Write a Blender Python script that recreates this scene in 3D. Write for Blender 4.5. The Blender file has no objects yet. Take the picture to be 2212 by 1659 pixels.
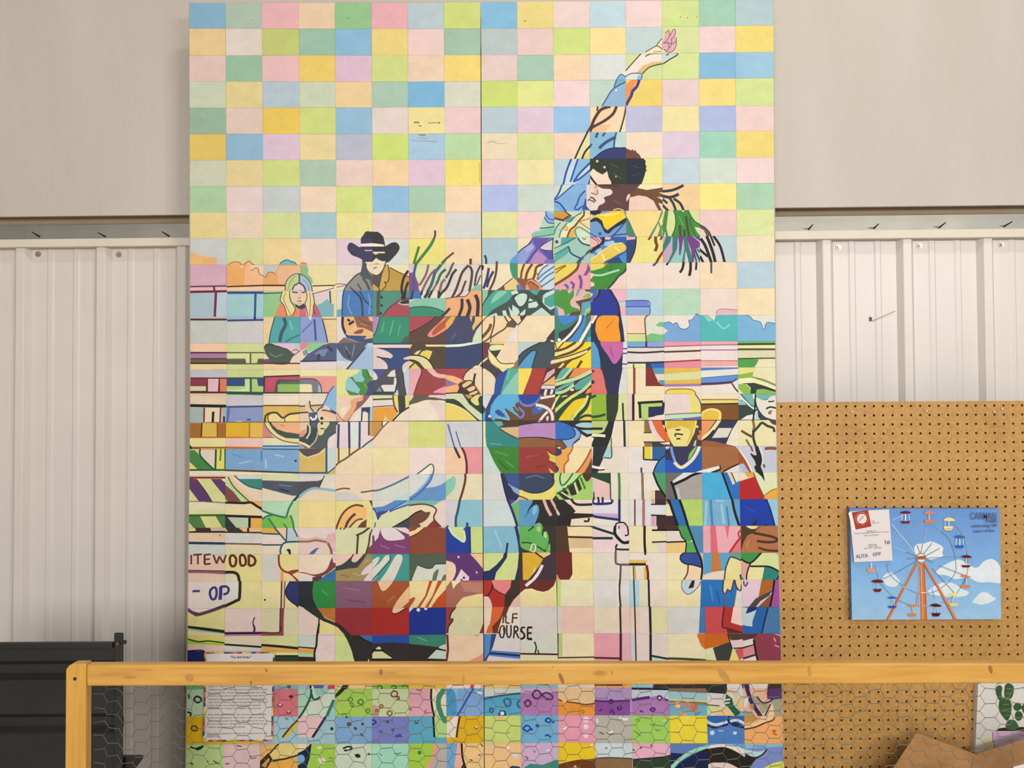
import bpy, bmesh, math, random
from mathutils import Vector, Matrix
from mathutils.geometry import tessellate_polygon

random.seed(7)
scene = bpy.context.scene
COL = scene.collection

# ------------------------------------------------------------------ camera
W, H, F = 2212.0, 1659.0, 1661.0
CAM = Vector((0.0, 0.0, 1.5))
PITCH, ROLL = math.radians(1.26), math.radians(-0.34)
RM = Matrix.Rotation(math.radians(90) + PITCH, 4, 'X') @ Matrix.Rotation(ROLL, 4, 'Z')
cam_d = bpy.data.cameras.new('camera')
cam_d.sensor_fit = 'HORIZONTAL'; cam_d.sensor_width = 36.0; cam_d.lens = 36.0 * F / W
cam_d.clip_start = 0.05; cam_d.clip_end = 60
cam = bpy.data.objects.new('camera', cam_d); COL.objects.link(cam)
cam.matrix_world = Matrix.Translation(CAM) @ RM
scene.camera = cam

# ------------------------------------------------------------------ world, lamps, exposure
world = bpy.data.worlds.new('hall_light'); scene.world = world; world.use_nodes = True
wb = world.node_tree.nodes['Background']
wb.inputs['Color'].default_value = (1.0, 0.96, 0.915, 1); wb.inputs['Strength'].default_value = 0.27
scene.view_settings.view_transform = 'Standard'; scene.view_settings.look = 'None'
scene.view_settings.exposure = -0.77; scene.view_settings.gamma = 1.0
scene.view_settings.use_curve_mapping = False

def area_lamp(name, loc, sx, sy, power, target, col=(1, 0.95, 0.88)):
    d = bpy.data.lights.new(name, 'AREA'); d.shape = 'RECTANGLE'; d.size = sx; d.size_y = sy
    d.energy = power; d.color = col
    o = bpy.data.objects.new(name, d); COL.objects.link(o); o.location = loc
    o.rotation_euler = (Vector(target) - Vector(loc)).to_track_quat('-Z', 'Y').to_euler()
    return o
area_lamp('hall_lamp', (0.75, 0.5, 4.6), 0.8, 0.2, 56, (0.4, 2.2, 0.4), (1, 0.96, 0.90))
area_lamp('hall_lamp', (1.0, -2.2, 3.95), 1.8, 0.30, 32, (0.5, 2.2, 0.6), (1, 0.98, 0.96))
area_lamp('hall_lamp', (3.0, -2.0, 2.5), 1.8, 0.30, 118, (0.9, 2.2, 0.6), (1, 1, 1))
# broad fill light added behind the camera to brighten the lower mural
area_lamp('front_fill', (-1.1, -5.4, 2.35), 3.0, 2.2, 430, (-0.2, 2.2, 0.7), (1, 0.97, 0.925))

# ------------------------------------------------------------------ helpers
def at(px, py, Y):
    d = RM.to_3x3() @ Vector(((px - W / 2) / F, -(py - H / 2) / F, -1.0))
    return CAM + d * ((Y - CAM.y) / d.y)

def lin(h):
    out = []
    for k in (0, 2, 4):
        c = int(h[k:k + 2], 16) / 255.0
        out.append(c / 12.92 if c <= 0.04045 else ((c + 0.055) / 1.055) ** 2.4)
    return (out[0], out[1], out[2], 1.0)

def mesh_obj(name, verts, faces, mat=None, parent=None, smooth=False):
    me = bpy.data.meshes.new(name); me.from_pydata([tuple(v) for v in verts], [], faces); me.update()
    if mat: me.materials.append(mat)
    if smooth:
        for p in me.polygons: p.use_smooth = True
    o = bpy.data.objects.new(name, me); COL.objects.link(o)
    if parent: o.parent = parent
    return o

class MB:
    def __init__(s): s.v = []; s.f = []
    def add(s, vs, fs):
        n = len(s.v); s.v += [Vector(v) for v in vs]; s.f += [tuple(i + n for i in f) for f in fs]
    def box(s, a, b):
        x0, y0, z0 = a; x1, y1, z1 = b
        s.add([(x0, y0, z0), (x1, y0, z0), (x1, y1, z0), (x0, y1, z0), (x0, y0, z1), (x1, y0, z1), (x1, y1, z1), (x0, y1, z1)],
              [(0, 3, 2, 1), (4, 5, 6, 7), (0, 1, 5, 4), (1, 2, 6, 5), (2, 3, 7, 6), (3, 0, 4, 7)])
    def cyl(s, c, r, h, axis, n=14, r2=None):
        c = Vector(c); axis = Vector(axis).normalized(); r2 = r if r2 is None else r2
        u = axis.orthogonal().normalized(); w = axis.cross(u)
        vs = [c + (u * math.cos(2 * math.pi * i / n) + w * math.sin(2 * math.pi * i / n)) * r for i in range(n)]
        vs += [c + axis * h + (u * math.cos(2 * math.pi * i / n) + w * math.sin(2 * math.pi * i / n)) * r2 for i in range(n)]
        fs = [(i, (i + 1) % n, n + (i + 1) % n, n + i) for i in range(n)]
        fs += [tuple(range(n - 1, -1, -1)), tuple(range(n, 2 * n))]
        s.add(vs, fs)
    def quadslab(s, p, t):
        # p: four points of the front face (counter-clockwise seen from the camera), t: thickness along +Y
        b = [Vector(q) + Vector((0, t, 0)) for q in p]
        s.add(list(p) + b, [(0, 1, 2, 3), (7, 6, 5, 4), (0, 4, 5, 1), (1, 5, 6, 2), (2, 6, 7, 3), (3, 7, 4, 0)])
    def build(s, name, mat, parent=None, smooth=False, bevel=0):
        o = mesh_obj(name, s.v, s.f, mat, parent, smooth)
        if bevel:
            m = o.modifiers.new('bevel', 'BEVEL'); m.width = bevel; m.segments = 3; m.limit_method = 'ANGLE'
        return o

def tag(o, label=None, cat=None, group=None, kind=None):
    if label: o['label'] = label
    if cat: o['category'] = cat
    if group: o['group'] = group
    if kind: o['kind'] = kind
    return o

def empty(name, loc):
    o = bpy.data.objects.new(name, None); COL.objects.link(o); o.location = loc; o.empty_display_size = 0.1
    return o

def adopt(child, root):
    child.parent = root; child.matrix_parent_inverse = Matrix.Translation(root.location).inverted()
    return child

# ------------------------------------------------------------------ materials
def mat_new(name, base, rough=0.5, metal=0.0, spec=0.5):
    m = bpy.data.materials.new(name); m.use_nodes = True
    b = m.node_tree.nodes['Principled BSDF']
    b.inputs['Base Color'].default_value = lin(base); b.inputs['Roughness'].default_value = rough
    b.inputs['Metallic'].default_value = metal; b.inputs['Specular IOR Level'].default_value = spec
    return m, m.node_tree.nodes, m.node_tree.links, b

def geo_coords(N, L, scale):
    g = N.new('ShaderNodeNewGeometry'); mp = N.new('ShaderNodeMapping'); mp.inputs['Scale'].default_value = scale
    L.new(g.outputs['Position'], mp.inputs['Vector']); return mp.outputs['Vector']

def noise(N, L, vec, scale, detail=4, rough=0.55):
    n = N.new('ShaderNodeTexNoise'); n.inputs['Scale'].default_value = scale
    n.inputs['Detail'].default_value = detail; n.inputs['Roughness'].default_value = rough
    L.new(vec, n.inputs['Vector']); return n.outputs['Fac']

def ramp(N, L, fac, stops):
    r = N.new('ShaderNodeValToRGB'); e = r.color_ramp.elements
    while len(e) < len(stops): e.new(0.5)
    for k, (p, c) in enumerate(stops):
        e[k].position = p; e[k].color = lin(c) if isinstance(c, str) else (c, c, c, 1)
    L.new(fac, r.inputs['Fac']); return r.outputs['Color']

def mul(N, L, a, b, fac=1.0):
    m = N.new('ShaderNodeMix'); m.data_type = 'RGBA'; m.blend_type = 'MULTIPLY'; m.inputs[0].default_value = fac
    L.new(a, m.inputs[6]); L.new(b, m.inputs[7]); return m.outputs[2]

def bump(N, L, b, h, strength, dist=0.001):
    bp = N.new('ShaderNodeBump'); bp.inputs['Strength'].default_value = strength; bp.inputs['Distance'].default_value = dist
    L.new(h, bp.inputs['Height']); L.new(bp.outputs['Normal'], b.inputs['Normal'])

def paint_material(name, rough, bstr, tone=(0.92, 1.05)):
    m, N, L, b = mat_new(name, 'ffffff', rough, 0, 0.2)
    a = N.new('ShaderNodeAttribute'); a.attribute_name = 'Col'
    n1 = noise(N, L, geo_coords(N, L, (150, 150, 230)), 1.0, 5, 0.7)
    c = mul(N, L, a.outputs['Color'], ramp(N, L, n1, [(0.28, tone[0]), (0.72, tone[1])]))
    if tone[1] > 1.0:
        n3 = noise(N, L, geo_coords(N, L, (26, 26, 34)), 1.0, 4, 0.6)
        c = mul(N, L, c, ramp(N, L, n3, [(0.3, 0.94), (0.7, 1.04)]))
    L.new(c, b.inputs['Base Color'])
    n2 = noise(N, L, geo_coords(N, L, (420, 420, 260)), 1.0, 3, 0.6)
    bump(N, L, b, n2, bstr, 0.0008)
    return m
M = {}
M['paint'] = paint_material('brushed_student_paint', 0.42, 0.35)
M['canvas_paint'] = paint_material('canvas_paint', 0.55, 0.25)
M['print'] = paint_material('printed_paper', 0.5, 0.0, (0.99, 1.0))

def simple(key, name, base, rough=0.5, metal=0.0, nscale=40, lo=0.92, hi=1.04, spec=0.5, stretch=(1, 1, 1), bstr=0.0):
    m, N, L, b = mat_new(name, base, rough, metal, spec)
    n1 = noise(N, L, geo_coords(N, L, stretch), nscale)
    rgb = N.new('ShaderNodeRGB'); rgb.outputs[0].default_value = lin(base)
    L.new(mul(N, L, rgb.outputs[0], ramp(N, L, n1, [(0.3, lo), (0.7, hi)])), b.inputs['Base Color'])
    if bstr: bump(N, L, b, n1, bstr, 0.002)
    M[key] = m; return m
simple('board', 'board_edge', 'b4a692', 0.8)
simple('metal_white', 'cream_painted_steel', 'd8cfc6', 0.36, 0.0, 6, 0.97, 1.02)
simple('trim', 'cream_trim_steel', 'ddd0bc', 0.45, 0.0, 9, 0.96, 1.02)
simple('galv', 'galvanised_steel', '98948a', 0.42, 0.6, 12, 0.88, 1.06)
simple('dark_recess', 'dark_steel_recess', 'a08c70', 0.8, 0.0, 12)
simple('screw', 'zinc_screw', 'b0a890', 0.35, 0.8, 200)
simple('dark_screw', 'dark_screw', '3c342c', 0.5, 0.6, 200)
simple('black', 'black_painted_steel', '1c1a18', 0.55, 0.0, 14, 0.8, 1.2)
simple('rust', 'rusty_weld', '6c4428', 0.8, 0.0, 90, 0.6, 1.3)
simple('paper', 'white_paper', 'e2dad4', 0.6, 0, 30, 0.98, 1.01)
simple('canvas_edge', 'blue_canvas_edge', '7c98c8', 0.6, 0, 90)
simple('canvas_white', 'white_canvas', 'e2ded6', 0.6, 0, 90, 0.97, 1.02)
simple('ink', 'dark_ink', '3a3430', 0.6, 0, 90)
simple('blue_ink', 'blue_pen_ink', '38408c', 0.5, 0, 90)
simple('navy_paint', 'slate_blue_lettering', '4a5478', 0.6, 0, 90)
simple('card', 'brown_cardboard', 'a87c4c', 0.75, 0, 26, 0.88, 1.08, 0.3, (1, 1, 3), 0.1)
simple('wire', 'galvanised_wire', '5e5a4e', 0.5, 0.3, 100)
simple('pin', 'white_pin_head', 'd8ccb0', 0.4, 0.0, 200)
simple('red_print', 'red_print', 'b02c24', 0.5, 0, 80)
simple('concrete', 'concrete_floor', 'd0cac0', 0.7, 0, 5, 0.85, 1.1)

def polycarb():
    m, N, L, b = mat_new('twinwall_sheet', 'd0c8be', 0.45, 0, 0.35)
    v = geo_coords(N, L, (1, 1, 1))
    w = N.new('ShaderNodeTexWave'); w.wave_type = 'BANDS'; w.bands_direction = 'X'
    w.inputs['Scale'].default_value = 60; w.inputs['Distortion'].default_value = 0.15
    L.new(v, w.inputs['Vector'])
    n1 = noise(N, L, geo_coords(N, L, (5, 5, 1.4)), 1.0, 3)
    n2 = noise(N, L, geo_coords(N, L, (1, 1, 1)), 26.0, 2, 0.4)
    base = ramp(N, L, n1, [(0.3, 'c2b7ab'), (0.7, 'c9bfb4')])
    c = mul(N, L, base, ramp(N, L, n2, [(0.20, 0.72), (0.235, 1.0)]))
    L.new(c, b.inputs['Base Color'])
    bump(N, L, b, w.outputs['Fac'], 0.35, 0.0012)
    return m
M['polycarb'] = polycarb()

def hardboard():
    m, N, L, b = mat_new('pegboard_hardboard', 'b08548', 0.55, 0, 0.4)
    n1 = noise(N, L, geo_coords(N, L, (1, 1, 1)), 130.0, 6, 0.75)
    n2 = noise(N, L, geo_coords(N, L, (1, 1, 1)), 7.0, 5, 0.6)
    c1 = ramp(N, L, n1, [(0.25, '9e733a'), (0.5, 'c0904e'), (0.75, 'd0a462')])
    c = mul(N, L, c1, ramp(N, L, n2, [(0.25, 0.80), (0.45, 0.98), (0.7, 1.03)]))
    L.new(c, b.inputs['Base Color']); return m
M['peg'] = hardboard()

def timber(key, along):
    m, N, L, b = mat_new('varnished_pine_' + key, 'c89448', 0.38, 0, 0.5)
    st = (5, 70, 70) if along == 'X' else (70, 70, 5)
    n1 = noise(N, L, geo_coords(N, L, st), 1.0, 6, 0.6)
    st2 = (2.4, 22, 22) if along == 'X' else (22, 22, 2.4)
    n2 = noise(N, L, geo_coords(N, L, st2), 1.0, 5, 0.75)
    c1 = ramp(N, L, n1, [(0.2, 'b27c30'), (0.48, 'd29b44'), (0.8, 'dcad58')])
    c = mul(N, L, c1, ramp(N, L, n2, [(0.26, 0.62), (0.40, 0.95), (0.6, 1.04)]))
    vo = N.new('ShaderNodeTexVoronoi'); vo.inputs['Scale'].default_value = 1.0
    L.new(geo_coords(N, L, (3.6, 9, 9) if along == 'X' else (9, 9, 3.6)), vo.inputs['Vector'])
    c = mul(N, L, c, ramp(N, L, vo.outputs['Distance'], [(0.03, '8c5a2c'), (0.075, 'b07838'), (0.11, 'ffffff')]))
    L.new(c, b.inputs['Base Color']); bump(N, L, b, n1, 0.2, 0.001); return m
M['pine_x'] = timber('rail', 'X'); M['pine_z'] = timber('post', 'Z')

# ------------------------------------------------------------------ the painting: tracing language
def smooth_pts(p, closed):
    n = len(p)
    if n < 3: return p
    out = []
    rng = range(n) if closed else range(n - 1)
    for i in rng:
        if closed: a, b, c, d = p[(i - 1) % n], p[i], p[(i + 1) % n], p[(i + 2) % n]
        else: a, b, c, d = p[max(i - 1, 0)], p[i], p[i + 1], p[min(i + 2, n - 1)]
        L_ = math.hypot(c[0] - b[0], c[1] - b[1]); k = max(2, min(6, int(L_ / 5)))
        for s in range(k):
            t = s / k; t2 = t * t; t3 = t2 * t
            out.append(tuple(0.5 * (2 * b[q] + (c[q] - a[q]) * t + (2 * a[q] - 5 * b[q] + 4 * c[q] - d[q]) * t2 + (3 * b[q] - a[q] - 3 * c[q] + d[q]) * t3) for q in (0, 1)))
    if not closed: out.append(p[-1])
    return out

def poly_tris(p):
    tri = tessellate_polygon([[Vector((x, y, 0)) for x, y in p]])
    return [[p[i] for i in t] for t in tri]

def stroke_quads(p, w):
    w *= 0.5; n = len(p); nl = []
    for i in range(n):
        a = p[max(i - 1, 0)]; b = p[min(i + 1, n - 1)]
        dx, dy = b[0] - a[0], b[1] - a[1]; l = math.hypot(dx, dy) or 1.0
        nl.append((-dy / l, dx / l))
    out = []
    for i in range(n - 1):
        (x0, y0), (x1, y1) = p[i], p[i + 1]; (a0, b0), (a1, b1) = nl[i], nl[i + 1]
        out.append([(x0 + a0 * w, y0 + b0 * w), (x1 + a1 * w, y1 + b1 * w), (x1 - a1 * w, y1 - b1 * w), (x0 - a0 * w, y0 - b0 * w)])
    return out

def parse(text, swidth=1.08):
    ox = oy = 0.0; k = 1.0; clip = None; shapes = []
    for ln in text.split('\n'):
        if not ln: continue
        ch = ln[0]
        if ch == '>':
            a = ln[1:].split(); ox, oy, k = float(a[0]), float(a[1]), float(a[2]); clip = None; continue
        if ch == '[':
            a = ln[1:].split()
            if not a: clip = None
            else:
                q = []
                for s in a:
                    u = s.split('-'); q += [int(u[0]), int(u[-1])]
                clip = tuple(q)
            continue
        a = ln.split()
        pts = []
        for s in a[1:]:
            u = s.split(',')
            pts.append((ox + float(u[0]) * k, oy + float(u[1]) * k) + ((float(u[2]) * k,) if len(u) > 2 else ()))
        h = a[0]
        if ch == 'o':
            x, y, r = pts[0]
            pol = [(x + r * math.cos(t * math.pi / 6), y + r * math.sin(t * math.pi / 6)) for t in range(12)]
            shapes.append((clip, h[1:7], [pol]))
        elif ch == '/':
            c, w = h[1:].split(':')
            shapes.append((clip, c, stroke_quads(smooth_pts(pts, False), float(w) * swidth)))
        elif h.endswith('~'):
            shapes.append((clip, h[:6], poly_tris(smooth_pts(pts, True))))
        else:
            shapes.append((clip, h[:6], poly_tris(pts)))
    return shapes

def clip_convex(poly, quad):
    out = poly; n = len(quad)
    for i in range(n):
        ax, ay = quad[i]; bx, by = quad[(i + 1) % n]; ex, ey = bx - ax, by - ay
        inp = out; out = []
        if not inp: break
        prev = inp[-1]; dp = ex * (prev[1] - ay) - ey * (prev[0] - ax)
        for cur in inp:
            dc = ex * (cur[1] - ay) - ey * (cur[0] - ax)
            if dc >= 0:
                if dp < 0:
                    t = dp / (dp - dc); out.append((prev[0] + (cur[0] - prev[0]) * t, prev[1] + (cur[1] - prev[1]) * t))
                out.append(cur)
            elif dp >= 0:
                t = dp / (dp - dc); out.append((prev[0] + (cur[0] - prev[0]) * t, prev[1] + (cur[1] - prev[1]) * t))
            prev, dp = cur, dc
    return out

class Painted:
    """One painted piece: a slab with the colour regions of its picture laid on its face."""
    def __init__(s): s.v = []; s.f = []; s.c = []
    def face(s, pts, col):
        n = len(s.v); s.v += pts; s.f.append(tuple(range(n, n + len(pts)))); s.c.append(col)
    def slab(s, q, Y, thick, col, side):
        p = [at(x, y, Y) for x, y in q]
        b = [v + Vector((0, thick, 0)) for v in p]
        s.face([p[3], p[2], p[1], p[0]], col)
        for i in range(4):
            j = (i + 1) % 4; s.face([p[i], p[j], b[j], b[i]], side)
    def build(s, name, mat, parent=None):
        me = bpy.data.meshes.new(name); me.from_pydata([tuple(v) for v in s.v], [], s.f)
        at_ = me.color_attributes.new('Col', 'FLOAT_COLOR', 'CORNER')
        buf = []
        for fc, col in zip(s.f, s.c): buf += list(col) * len(fc)
        at_.data.foreach_set('color', buf)
        me.materials.append(mat); me.update()
        o = bpy.data.objects.new(name, me); COL.objects.link(o)
        if parent: adopt(o, parent)
        return o

DZ = 0.00004
MY = 2.14
def paint_pieces(p, quad, pieces, Y):
    k = 0
    xs = [q[0] for q in quad]; ys = [q[1] for q in quad]; bx0, bx1, by0, by1 = min(xs), max(xs), min(ys), max(ys)
    for col, polys in pieces:
        done = False
        for pol in polys:
            px = [q[0] for q in pol]; py = [q[1] for q in pol]
            if max(px) < bx0 or min(px) > bx1 or max(py) < by0 or min(py) > by1: continue
            ar = sum(pol[i - 1][0] * pol[i][1] - pol[i][0] * pol[i - 1][1] for i in range(len(pol)))
            if ar < 0: pol = pol[::-1]
            c = clip_convex(pol, quad)
            if len(c) < 3: continue
            if not done: k += 1; done = True
            p.face([at(x, y, Y - DZ * k) for x, y in reversed(c)], col)

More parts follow.
